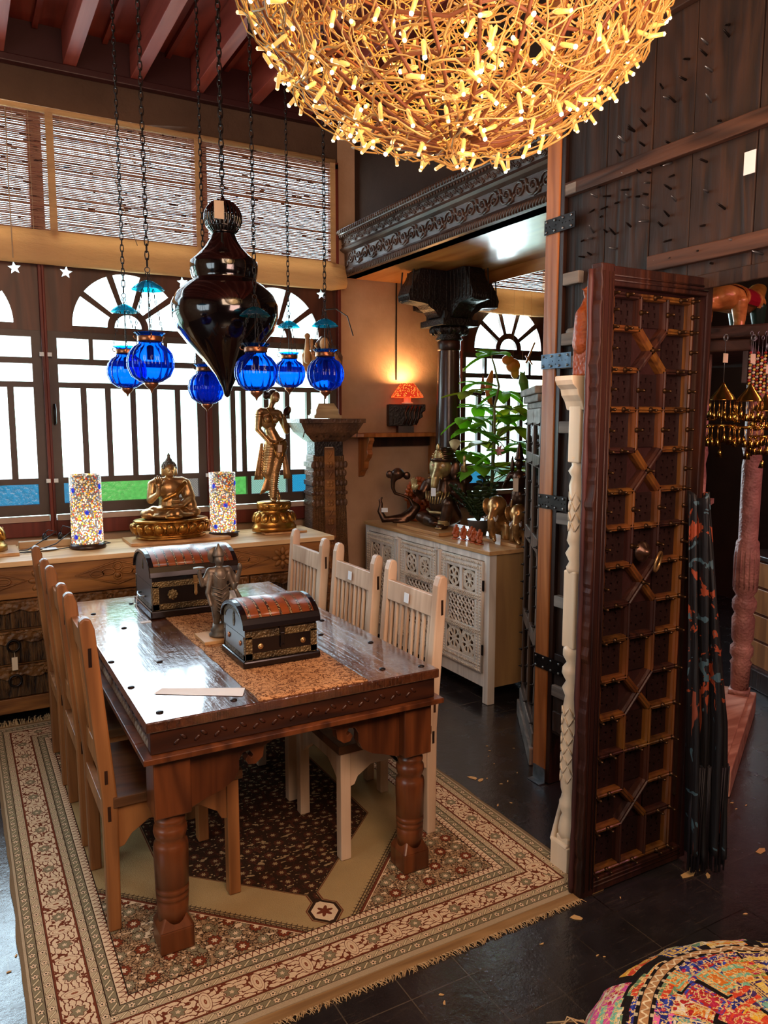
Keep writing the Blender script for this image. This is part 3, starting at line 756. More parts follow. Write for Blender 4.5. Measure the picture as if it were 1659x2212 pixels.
for i, (za, zb) in enumerate(zip(RZ, RZ[1:])):
    if i in RX:
        bar3((GX[1], za), (GX[2], zb), M['door_gold'], .026); bar3((GX[2], za), (GX[1], zb), M['door_wood'], .026)
        studs.append(((GX[1] + GX[2]) / 2, (za + zb) / 2))
    else:
        for x in GX[1:3]:
            bar3((x, za), (x, zb), M['door_gold'] if i % 2 else M['door_wood']); studs.append((x, (za + zb) / 2))
    for x in GX[::3]: studs.append((x, (za + zb) / 2))
random.seed(3)
for x, z in studs[:99]:
    q = MB(); q.lathe([(.0085, 0), (.0095, .004), (.006, .007), (.004, .011), (.0045, .02), (.0055, .026), (.003, .031), (0, .032)], seg=8)
    ob = q.build('iron_stud', M['door_stud'] if 'door_stud' in M else M['iron'], door, True); ob.location = (x - 2.04, Y0 + .008 - 1.84, z)
    ob.rotation_euler = (PI / 2 + random.uniform(-.05, .1), random.uniform(-.2, .5), 0)
# pierced stepped panels in the cells
def stepcross(cx, cz, r):
    s_ = r / 3
    return [(cx - s_, cz - 3 * s_), (cx + s_, cz - 3 * s_), (cx + s_, cz - 2 * s_), (cx + 2 * s_, cz - 2 * s_), (cx + 2 * s_, cz - s_), (cx + 3 * s_, cz - s_), (cx + 3 * s_, cz + s_), (cx + 2 * s_, cz + s_), (cx + 2 * s_, cz + 2 * s_), (cx + s_, cz + 2 * s_), (cx + s_, cz + 3 * s_), (cx - s_, cz + 3 * s_), (cx - s_, cz + 2 * s_), (cx - 2 * s_, cz + 2 * s_), (cx - 2 * s_, cz + s_), (cx - 3 * s_, cz + s_), (cx - 3 * s_, cz - s_), (cx - 2 * s_, cz - s_), (cx - 2 * s_, cz - 2 * s_), (cx - s_, cz - 2 * s_)]
for i, (za, zb) in enumerate(zip(RZ, RZ[1:])):
    for k in range(3):
        xa, xb = GX[k] + .01, GX[k + 1] - .01; cx, cz = (xa + xb) / 2, (za + zb) / 2
        if i in RX and k == 1: continue
        polys = [rect(xa, xb, zb + .01, za - .01)]
        for dx, dz in ((0, 0), (.024, .024), (-.024, .024), (.024, -.024), (-.024, -.024)): polys.append(rect(cx + dx - .005, cx + dx + .005, cz + dz - .006, cz + dz + .006))
        for dx, dz in ((.03, 0), (-.03, 0), (0, .034), (0, -.034)): polys.append(rect(cx + dx - .0035, cx + dx + .0035, cz + dz - .008, cz + dz + .008))
        plate('pierced_panel', polys, .006, M['door_panel'] if 'door_panel' in M else M['door_wood'], door, Matrix.Translation((-2.04, -1.84, 0)) @ MXZ(Y0 + .036))
q = MB(); q.lathe([(.034, 0), (.036, .004), (.03, .010), (.016, .02), (.013, .026), (.006, .034), (0, .035)], seg=20)
ob = q.build('knocker_boss', M['bronze'], door, True); ob.location = (2.005 - 2.04, Y0 - .01 - 1.84, 1.205); ob.rotation_euler = (PI / 2, 0, 0)
q = MB(); q.torus((0, 0, 0), .034, .005, 1, 20, 8); ob = q.build('knocker_ring', M['brass'], door, True); ob.location = (2.075 - 2.04, Y0 - .02 - 1.84, 1.165); ob.rotation_euler = (.2, .1, .5)
# ------------------------------------------------------------------ rug
g = Mat('persian_rug', .95, 0, .05); X, Y, Z = g.xyz()
cx, cy, HX, HY = .99, 3.125, .912, 1.275
px = X - cx; py = Y - cy; ax = px.abs(); ay = py.abs()
dx = HX - ax; dy = HY - ay; d = dx.min(dy); side = dx.lt(dy)
along = side * py + (1 - side) * px          # coordinate running along the border
BE, OL, RU, DK, BR = '#e2c6a4', '#857a60', '#6b3020', '#2a1713', '#8a4a32'
def petals(u, v, r, n, amp, g=g):
    rad = (u * u + v * v).sqrt(); th_ = g.m('ARCTAN2', v, u); return rad - r * (1 + amp * (th_ * n).cos())
# stripe motif
def stripe(c0, ground, al, dd, per=.052):
    v = dd - c0; u = al.cen(per); fl = petals(u, v, .0085, 5, .25)
    dg = ((u.abs() - per * .5).abs() * .9 + (v * 1.2).abs()); st = (u * .6 + v - g.m('SIGN', u) * .0).abs()
    c = g.mix(fl.lt(.0016), ground, DK); c = g.mix(fl.lt(0), c, BE)
    c = g.mix(petals(u, v, .003, 1, 0).lt(0), c, DK)
    u2 = (al + per / 2).cen(per); bar = ((u2 - v * 1.1).abs()).lt(.0035) * v.abs().lt(.0095); out = ((u2 - v * 1.1).abs()).lt(.0052) * v.abs().lt(.011)
    c = g.mix(out, c, DK); c = g.mix(bar, c, '#d9c6a0'); return c
o = g.obj()
wob = (g.noise(o, 38, 2) - .5)
def band(c, mask, col_): return g.mix(mask, c, col_)
# main arabesque border
v = d - .128; al = along; per = .155
f1 = ((al * (2 * PI / .043) + wob * 11).sin() + ((v + wob * .012) * (2 * PI / .030)).sin() * 1.1 + ((al * 70 + v * 240).sin()) * .7).abs()
mb_ = g.mix(f1.lt(.56), BE, RU)
u = al.cen(per); pal = petals(u, v, .019, 7, .18); mb_ = g.mix(pal.lt(.005), mb_, BE); mb_ = g.mix(pal.lt(.0025), mb_, RU); mb_ = g.mix(pal.lt(0), mb_, OL); mb_ = g.mix(petals(u, v, .006, 5, .3).lt(0), mb_, BE)
u = (al + per / 2).cen(per); le = ((u * u * 4.5) + v * v).sqrt() - .036; mb_ = g.mix(le.lt(.003), mb_, RU); mb_ = g.mix(le.lt(0), mb_, BE)
mb_ = g.mix((le.abs() - .0).lt(0), mb_, RU); in_ = ((u * u * 6) + v * v).sqrt(); mb_ = g.mix(((in_ * 260).sin()).gt(.45) * in_.lt(.028), mb_, BR)
# flower-filled field pattern
def flowers(ground, c1, c2, sc=1., light=BE):
    a = (X + Y) * .7071; b = (X - Y) * .7071; P_ = .098 / sc
    c = g.mix(((g.noise(o, 75, 3) - .5).abs()).lt(.035), ground, DK)
    vv = g.voro(o, 48, 'F1'); c = g.mix(vv.lt(.20), c, light)
    lea = g.noise(g.scale(o, (1, 2.2, 1)), 26, 2); c = g.mix((lea - .60).gt(0), c, light); c = g.mix((lea - .6).abs().lt(.012), c, DK)
    lea = g.noise(g.scale(o, (2.2, 1, 1)), 24, 2); c = g.mix((lea - .62).gt(0), c, c2); c = g.mix((lea - .62).abs().lt(.012), c, DK)
    for k, (sa, sb, rr, cc) in enumerate(((0, 0, .021, c1), (P_ / 2, P_ / 2, .019, c2))):
        u = (a + sa).cen(P_); w_ = (b + sb).cen(P_); p = petals(u, w_, rr, 9, .14)
        c = g.mix(p.lt(.0022), c, DK); c = g.mix(p.lt(0), c, cc); q = petals(u, w_, rr * .42, 6, .3); c = g.mix(q.lt(.0015), c, DK); c = g.mix(q.lt(0), c, light)
    return c
field_l = flowers('#a58564', '#74301d', OL)
field_d = flowers('#23130f', '#3a1712', '#4a2118', 1.1, '#a58a64')
gold = g.mix(g.noise(o, 6, 3), '#9a8259', '#b89c6e')
L1 = ax + ay * 1.02
# medallion: stretched hexagon with a stepped pendant
hexv = (ax - .42).max((ax * .96 + ay) - .85)
pend = ((ax * 1.1).max((ay - .945).abs() * .85)).max((ax + (ay - .945).abs()) * .75) - .052
neck = (ax - .012).max((ay - .87).abs() - .05)
med = hexv.min(pend).min(neck)
c = gold
sw = L1 - 1.135
zig = (((px - py * g.m('SIGN', px * py)) * (PI / .026)).sin()).abs()
c = g.mix(sw.gt(-.045) * (zig * .05 - .045 - sw).lt(0), c, '#7d6a50'); c = g.mix((sw + .045 - zig * .035).abs().lt(.004), c, DK)
zz = ((sw * 75).fr() - .5).abs().lt(.16) * sw.gt(-.04); c = g.mix(zz, c, DK)
c = g.mix(sw.gt(0), c, field_l); c = g.mix((sw - .0).abs().lt(.006), c, RU); c = g.mix((sw - .009).abs().lt(.0022), c, BE)
c = g.mix(med.lt(.012), c, RU); c = g.mix(med.lt(.008), c, '#8d7350'); c = g.mix(med.lt(.005), c, DK); c = g.mix(med.lt(0), c, field_d)
pn = pend.lt(0); c = g.mix(pn, c, g.mix(petals(px, ay - .945, .022, 6, .35).lt(0), BE, RU)); c = g.mix(pn * pend.gt(-.006), c, DK)
# guard zigzag, stripes, border
gz = d - .235
c2 = g.mix((((along * (PI / .022)).sin().abs() * .022) - gz + .003).abs().lt(.004), BE, RU)
c = g.mix(d.lt(.262), c, c2); c = g.mix((d - .262).abs().lt(.002), c, DK)
for c0, gr, lo, hi in ((.218, OL, .203, .233), (.19, '#bfa887', .176, .203), (.064, '#bfa887', .05, .08), (.034, OL, .02, .05)):
    c = g.mix(d.gt(lo) * d.lt(hi), c, stripe(c0, gr, al, d)); c = g.mix((d - lo).abs().lt(.0016), c, DK); c = g.mix((d - hi).abs().lt(.0016), c, DK)
c = g.mix(d.gt(.08) * d.lt(.176), c, mb_)
for q in (.083, .173): c = g.mix((d - q).abs().lt(.003), c, RU)
c = g.mix(d.lt(.02), c, '#b5a184')
c = g.mix(d.lt(.012) * side, c, '#7d6a52')
nz = g.noise(o, 240, 2); c = g.mix(nz * .35, c, '#5a4630')
g.col(c); g.bump(nz + g.noise(o, 30, 2) * .3, .002); M['rug'] = g.mat
rug = thing('persian_rug', 'large patterned beige and rust Persian rug with fringed ends under the dining table', 'rug', (.99, 3.125, 0))
mb = MB(); nx, ny = 40, 56
def rz(x, y):
    e = min(abs(abs(x - cx) - HX), abs(abs(y - cy) - HY))
    return .009 + .0012 * mnoise.noise((x * 4, y * 4, 0))
vs = [[mb.v((cx - HX + 2 * HX * i / nx + (.008 * mnoise.noise((0, j * .3, 5)) if i in (0, nx) else 0), cy - HY + 2 * HY * j / ny, rz(cx - HX + 2 * HX * i / nx, cy - HY + 2 * HY * j / ny))) for i in range(nx + 1)] for j in range(ny + 1)]
for j in range(ny):
    for i in range(nx): mb.f([vs[j][i], vs[j][i + 1], vs[j + 1][i + 1], vs[j + 1][i]])
bd = [vs[0][i] for i in range(nx + 1)] + [vs[j][nx] for j in range(1, ny + 1)] + [vs[ny][i] for i in range(nx - 1, -1, -1)] + [vs[j][0] for j in range(ny - 1, 0, -1)]
lo = [mb.v((v.co.x, v.co.y, .0005)) for v in bd]
for i in range(len(bd)): mb.f([bd[i], lo[i], lo[(i + 1) % len(bd)], bd[(i + 1) % len(bd)]])
o_ = mb.build('pile', M['rug'], rug); o_.data.transform(Matrix.Identity(4)); o_.location = (-.99, -3.125, 0)
kl = wood('kilim_end', '#7e5f3e', '#b08c60', .9, 0, 1, .1)
for y0, y1, s_ in ((cy - HY - .035, cy - HY, -1), (cy + HY, cy + HY + .03, 1)):
    MB().box(cx - HX, cx + HX, y0, y1, .001, .006).build('kilim_end', kl, rug, world=True)
    random.seed(9); mb = MB(); yy = y0 if s_ < 0 else y1; x = cx - HX
    while x < (cx + HX if s_ > 0 else 1.79):
        L = random.uniform(.008, .024) if s_ < 0 else random.uniform(.03, .07); a = random.uniform(-.02, .02)
        zt = .004 if s_ < 0 else random.uniform(.004, .03)
        mb.tube([(x, yy - s_ * .004, .004), (x + a * .4, yy + s_ * L * .5, zt + .003), (x + a, yy + s_ * L, .002 if s_ < 0 else zt * .5)], [.0018, .0014, .0008], 4)
        x += random.uniform(.002, .0045)
    f_ = mb.build('fringe', plain_cache('rug_fringe', '#b3936a', .95), rug, world=True); f_['kind'] = 'stuff'

# ------------------------------------------------------------------ dining table
g = Mat('table_top_planks', .22, 0, 1.0); g.put(1.0, g.b.inputs['Coat Weight']); g.put(.12, g.b.inputs['Coat Roughness']); g.put(1.7, g.b.inputs['Coat IOR']); X, Y, Z = g.xyz(); o = g.obj()
bd_ = g.mix((g.noise(g.scale(o, (28, 1.5, 28)), 1, 5, .6, .8) * 1.5 - .3).cl(), '#2a130b', '#67391f')
sc_ = (g.noise(g.scale(o, (1.5, 26, 1)), 2, 4, .6) - .66).gt(0) * .3
crack = ((g.noise(o, 5, 5, .6, .8) - .5).abs()).lt(.004)
g.col(g.mix(sc_, g.mix(crack * .7, bd_, '#120806'), '#a88c72'))
seam = ((X + .0).abs() - .185).abs().lt(.0016); e1 = (((X.abs() - .455).abs()).lt(.002)).max((X.abs() - .47).abs().lt(.002)) * (Y.abs().lt(.80))
e2 = (((Y.abs() - .80).abs()).lt(.002)).max((Y.abs() - .815).abs().lt(.002)) * X.abs().lt(.47)
n4 = g.noise(o, 11, 5, .65); g.put(n4 * .28 + .08, g.b.inputs['Roughness'])
g.bump(n4 * .9 + g.noise(g.scale(o, (60, 4, 1)), 1, 3) * .5 - (seam + e1 + e2 + crack).cl() * 1.2, .010, .8)
M['table_top'] = g.mat
TX0, TX1, TY0, TY1 = .435, 1.452, 2.195, 3.885; tcx = (TX0 + TX1) / 2; tcy = (TY0 + TY1) / 2
table = thing('dining_table', 'heavy dark carved wooden dining table with turned legs on the rug', 'table', (tcx, tcy, 0))
q = MB(); q.box(TX0 - tcx, TX1 - tcx, TY0 - tcy, TY1 - tcy, .737, .77); q.build('tabletop', M['table_top'], table, bevel=.004)
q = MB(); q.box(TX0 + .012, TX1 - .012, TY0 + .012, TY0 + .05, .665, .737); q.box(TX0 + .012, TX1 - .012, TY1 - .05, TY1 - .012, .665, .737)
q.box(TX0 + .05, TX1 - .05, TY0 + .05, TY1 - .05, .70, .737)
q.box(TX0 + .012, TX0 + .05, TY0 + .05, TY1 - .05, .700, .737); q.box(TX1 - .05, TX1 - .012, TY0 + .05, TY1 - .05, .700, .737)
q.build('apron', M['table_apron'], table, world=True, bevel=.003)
q = MB()
for i in range(14):
    x = TX0 + .1 + i * .062
    for s_ in (-1, 1): q.sph((x + s_ * .01, TY0 + .011, .70 + s_ * .006), (.014, .003, .006), 6, 4, Euler((0, s_ * .7, 0)).to_matrix())
for j in range(26):
    y = TY0 + .08 + j * .06; q.sph((TX0 + .011, y, .718), (.003, .014, .007), 6, 4, Euler((.6, 0, 0)).to_matrix())
q.build('apron_leaf_carving', M['table_apron'], table, True, world=True)['kind'] = 'stuff'
q = MB(); q.box(TX0 - .014, TX1 + .014, TY0 - .012, TY0 + .12, .645, .664); q.box(TX0 - .014, TX1 + .014, TY1 - .12, TY1 + .012, .645, .664)
q.box(TX0 - .014, TX0 + .03, TY0 + .12, TY1 - .12, .645, .664); q.box(TX1 - .03, TX1 + .014, TY0 + .12, TY1 - .12, .645, .664)
q.build('lower_rail', M['table_wood'], table, world=True, bevel=.003)
sp0 = None
for x in (TX0 + .02, TX1 - .02):
    for j in range(46):
        y = TY0 + .075 + j * .0334
        if sp0 is None:
            q = MB(); q.lathe([(.004, 0), (.006, .004), (.009, .013), (.0075, .021), (.004, .027), (.0055, .036)], seg=8); sp0 = q.build('spindle', plain_cache('spindle_wood', '#8d7a6a', .35), table, True); ob = sp0
        else:
            ob = sp0.copy(); COL.objects.link(ob)
        ob.location = (x - tcx, y - tcy, .664)
for x in (TX0 + .075, TX1 - .075):
    for y in (TY0 + .075, TY1 - .075):
        leg = MB(); c_ = (x, y, 0); leg.box(x - .056, x + .056, y - .056, y + .056, .455, .645); leg.build('leg_block', M['table_wood'], table, world=True, bevel=.005); leg = MB()
        leg.prism([(x - .053, y - .053), (x + .053, y - .053), (x + .053, y + .053), (x - .053, y + .053)], 2, .0105, .085)
        # chamfered shoulder from square foot to shaft
        A = [leg.v((x + a * .053, y + b * .053, .085)) for a, b in ((-1, -1), (1, -1), (1, 1), (-1, 1))]
        B = [leg.v((x + .046 * math.cos(t), y + .046 * math.sin(t), .125)) for t in [-.75 * PI + PI / 2 * k for k in range(4)]]
        for i in range(4): leg.f([A[i], A[(i + 1) % 4], B[(i + 1) % 4], B[i]])
        leg.build('foot_block', M['table_wood'], table, world=True, bevel=.006)
        q = MB(); q.lathe([(.046, .10), (.048, .135), (.049, .165), (.045, .169), (.05, .174), (.05, .186), (.045, .190), (.051, .195), (.051, .207), (.046, .211), (.051, .216), (.0535, .335), (.051, .352), (.042, .362), (.048, .375), (.052, .39), (.05, .405), (.042, .413), (.047, .424), (.047, .434), (.04, .44), (.048, .456)], (x, y, 0), 28)
        q.build('leg', M['table_wood'], table, True, world=True)
def scroll_bracket(x0, sx, y, ax_=0):
    pr = [(0, .645), (.30, .645), (.285, .615), (.25, .60), (.245, .565), (.22, .545), (.195, .548), (.185, .565), (.195, .58), (.207, .57), (.212, .578), (.20, .595), (.178, .592), (.165, .57), (.165, .54), (.15, .51), (.11, .485), (.06, .47), (.02, .455), (0, .45)]
    q = MB()
    if ax_ == 0: q.prism([(x0 + sx * a, b) for a, b in pr], 1, y - .018, y + .018)
    else: q.prism([(x0 + sx * a, b) for a, b in pr], 0, y - .018, y + .018)
    q.build('corner_bracket', M['table_wood'], table, world=True, bevel=.002)
for y in (TY0 + .075, TY1 - .075):
    scroll_bracket(TX0 + .13, 1, y); scroll_bracket(TX1 - .13, -1, y)
for x in (TX0 + .075, TX1 - .075):
    scroll_bracket(TY0 + .13, 1, x, 1); scroll_bracket(TY1 - .13, -1, x, 1)
for a, b in (((TX1 - .09, TY0 + .09, .39), (TX1 - .36, TY0 + .5, .69)), ((TX0 + .09, TY0 + .09, .39), (TX0 + .36, TY0 + .5, .69)), ((TX1 - .09, TY1 - .09, .39), (TX1 - .36, TY1 - .5, .69)), ((TX0 + .09, TY1 - .09, .39), (TX0 + .36, TY1 - .5, .69))):
    MB().tube([a, b], .006, 8).build('iron_brace', M['iron'], table, True, world=True)
for x, y in ((.49, 2.265), (.717, 2.255), (.458, 2.53), (.448, 2.84), (.603, 2.756), (.577, 3.29), (1.273, 2.29), (1.39, 2.596), (1.36, 2.994), (1.264, 2.793), (.50, 3.6), (.69, 3.72), (1.30, 3.5), (1.41, 2.25), (1.40, 3.3), (.9, 3.8), (1.2, 3.8)):
    q = MB(); q.lathe([(.0115, .77), (.0115, .7725), (.006, .775), (0, .7755)], (x, y, 0), 12); q.build('stud', M['iron'], table, True, world=True)

# ------------------------------------------------------------------ chairs
def make_chair(label, group, wd, dp, seatm, woodm):
    """local frame: sitter faces +X; rear legs at x=0, y across 0..wd"""
    t = thing('dining_chair', label, 'chair', (0, 0, 0), 0, group)
    lw = .042
    for y in (0, wd):
        y0 = y - lw / 2; q = MB()
        pr = [(0, .0), (.04, 0), (.045, .44), (.0, 1.0), (-.012, 1.035), (-.03, 1.04), (-.044, 1.028), (-.045, 1.0), (-.002, .44)]
        q.prism([(a, b) for a, b in pr], 1, y0, y0 + lw)
        q.build('rear_leg', woodm, t, bevel=.006)
        s_ = -1 if y == 0 else 1
        for z0_, z1_ in ((.885, .945), (.50, .545), (.375, .425)):
            xx = .022 - (.045 * ((z0_ - .44) / .56) if z0_ > .44 else 0) - .005
            q = MB(); q.box(xx - .005, xx + .005, y + s_ * lw / 2 - .001, y + s_ * (lw / 2 + .0012), z0_, z1_); q.build('tenon_end', M['dark_wood'], t)
        q = MB(); q.prism([(dp - .042, 0), (dp, 0), (dp, .42), (dp - .042, .42)], 1, y0, y0 + lw); q.build('front_leg', woodm, t, bevel=.004)
        pr = [(.04, .42), (dp - .04, .42), (dp - .04, .28), (dp - .06, .285), (dp - .075, .315), (dp - .10, .33), (dp - .13, .35), (.14, .35), (.11, .33), (.085, .315), (.06, .28), (.04, .275)]
        q = MB(); q.prism(pr, 1, y - .012, y + .012); q.build('side_rail', woodm, t, bevel=.002)
    def back(x0, z0, x1, z1, wz, name):
        q = MB(); n = 6; y0, y1 = lw / 2 - .004, wd - lw / 2 + .004
        q.bar((x0, y0, z0), (x0, y1, z0), .024, wz, (-.08, 0, 1)); return q.build(name, woodm, t, bevel=.003)
    back(-.008, .915, 0, 0, .085, 'top_rail')
    q = MB(); q.box(.008, .032, lw / 2 - .004, wd - lw / 2 + .004, .485, .56); q.build('lower_back_rail', woodm, t, bevel=.003)
    n = 8
    for i in range(n):
        y = lw / 2 + (wd - lw) * (i + .5) / n
        q = MB(); q.bar((.018, y, .55), (-.006, y, .885), .018, .012, (1, 0, 0)); q.build('slat', woodm, t, bevel=.002)
    q = MB(); q.prism([(dp - .04, .42), (dp - .04, .42), (dp, .42)], 1, 0, .001) if False else None
    q = MB(); pr = [(0 + lw / 2, .42), (wd - lw / 2, .42), (wd - lw / 2, .28), (wd - .07, .32), (wd - .12, .35), (.12, .35), (.07, .32), (lw / 2, .28)]
    q.prism(pr, 0, dp - .035, dp - .012); q.build('front_rail', woodm, t, bevel=.002)
    q = MB(); q.box(.002, .026, lw / 2, wd - lw / 2, .36, .42); q.build('rear_rail', woodm, t, bevel=.002)
    q = MB(); nx_, ny_ = 10, 10; x0, x1, y0, y1 = .03, dp + .012, -.03, wd + .03; R = []
    for j in range(ny_ + 1):
        row = []
        for i in range(nx_ + 1):
            u, v_ = i / nx_, j / ny_; row.append(q.v((x0 + (x1 - x0) * u, y0 + (y1 - y0) * v_, .452 - .010 * math.sin(PI * u) * math.sin(PI * v_))))
        R.append(row)
    for j in range(ny_):
        for i in range(nx_): q.f([R[j][i], R[j][i + 1], R[j + 1][i + 1], R[j + 1][i]])
    bdv = R[0] + [R[j][-1] for j in range(1, ny_ + 1)] + R[-1][-2::-1] + [R[j][0] for j in range(ny_ - 1, 0, -1)]
    lo_ = [q.v((v.co.x, v.co.y, .42)) for v in bdv]
    for i in range(len(bdv)): q.f([bdv[i], lo_[i], lo_[(i + 1) % len(bdv)], bdv[(i + 1) % len(bdv)]])
    q.f(lo_[::-1]); q.build('seat', seatm, t, bevel=.002)
    return t
L_ = make_chair('reddish slat-back chair nearest the camera on the left side of the table', 'slat-back chairs on the left side', .385, .44, M['chair_seat'], M['chair_red'])
L_.location = (.338, 2.433, .0105)
dup(L_, (.335, 3.0, .0105), label='reddish slat-back chair in the middle of the left side of the table')
dup(L_, (.330, 3.57, .0105), label='reddish slat-back chair furthest from the camera on the left side of the table')
R_ = make_chair('daylit pale slat-back chair nearest the camera on the right side of the table', 'slat-back chairs on the right side', .385, .42, M['chair_seat'], M['chair_daylit_pale'])
R_.location = (1.585, 2.815, .0105); R_.rotation_euler = (0, 0, PI)
R2 = dup(R_, (1.585, 3.33, .0105), label='daylit pale slat-back chair in the middle of the right side of the table')
R3 = dup(R_, (1.585, 3.88, .0105), label='daylit pale slat-back chair furthest from the camera on the right side of the table')
for r in (R_, R2):
    q = MB(); q.box(.006, .0075, .17, .205, .895, .935); o_ = q.build('price_sticker', M['paper'], r)
    o_.rotation_euler = (0, -.08, 0); o_.location = (.078, 0, 0)

# ------------------------------------------------------------------ on the table
g = Mat('runner_cloth', .9, 0, .1); o = g.obj(); X, Y, Z = g.xyz()
f = g.noise(o, 34, 3, .6, 1.2); ln = ((f - .5).abs()).lt(.028); f2 = g.noise(o, 22, 2, .5, 1.5); ln2 = ((f2 - .52).abs()).lt(.022)
g.col(g.mix(ln.max(ln2), g.mix(g.noise(o, 5, 3), '#b07c50', '#cfa073'), '#6a4228')); g.bump(g.noise(o, 200, 2), .001); M['runner'] = g.mat
mb = MB(); n = 44; rows = []
x0, x1, y0, y1 = .765, 1.172, 2.205, 3.86
for j in range(n + 1):
    y = y0 + (y1 - y0) * j / n; rows.append([mb.v((x0 + (x1 - x0) * i / 8 + .006 * mnoise.noise((i, y * 9, 3)) * (i in (0, 8)) + (.02 * (1 - (y - y0) / 1.6) if i == 0 else 0), y, .7722 + .0012 * abs(mnoise.noise((i * .8, y * 12, 0))))) for i in range(9)])
for a, b in zip(rows, rows[1:]):
    for i in range(8): mb.f([a[i], a[i + 1], b[i + 1], b[i]])
bd = rows[0] + [r[-1] for r in rows[1:]] + rows[-1][-2::-1] + [r[0] for r in rows[-2:0:-1]]
lo = [mb.v((v.co.x, v.co.y, .7705)) for v in bd]
for i in range(len(bd)): mb.f([bd[i], lo[i], lo[(i + 1) % len(bd)], bd[(i + 1) % len(bd)]])
tag(mb.build('table_runner', M['runner'], smooth=True), 'block-printed orange table runner down the middle of the table', 'cloth')
mb = MB()
P0 = [(.506, 2.431, .7715), (.54, 2.452, .778), (.778, 2.322, .779), (.752, 2.272, .7715)]
mb.v; mb.quad(*P0); mb.quad((.512, 2.43, .7712), (.545, 2.446, .7712), (.774, 2.318, .7712), (.752, 2.272, .7712)); mb.quad(P0[1], (.55, 2.438, .7712), (.77, 2.316, .7712), P0[2]); 
tag(mb.build('folded_paper', M['paper']), 'folded white paper strip lying on the tabletop front left', 'paper')
g = Mat('chest_lid_leather', .3, 0, .5); X, Y, Z = g.xyz(); s_ = X.cen(.039)
n = g.noise(g.scale(g.obj(), (4, 30, 30)), 1, 4)
cl_ = g.mix(n, '#5d2612', '#9c5328'); ed = s_.abs().gt(.0145); bead = g.voro(g.obj(), 160, 'F1').lt(.45) * s_.abs().gt(.0155)
cl_ = g.mix(ed, cl_, '#35241a'); cl_ = g.mix(bead, cl_, '#a0845c'); g.col(cl_); g.bump(n * .3 + ed * .6, .003); M['lid_leather'] = g.mat
M['filigree'] = carved('brass_filigree', '#241b12', '#77623e', .45, 150, .008, .5, metal=.5)
M['chest_side'] = plain('chest_side_grey', '#4f4a48', .35, 0, .5, .2, 12)
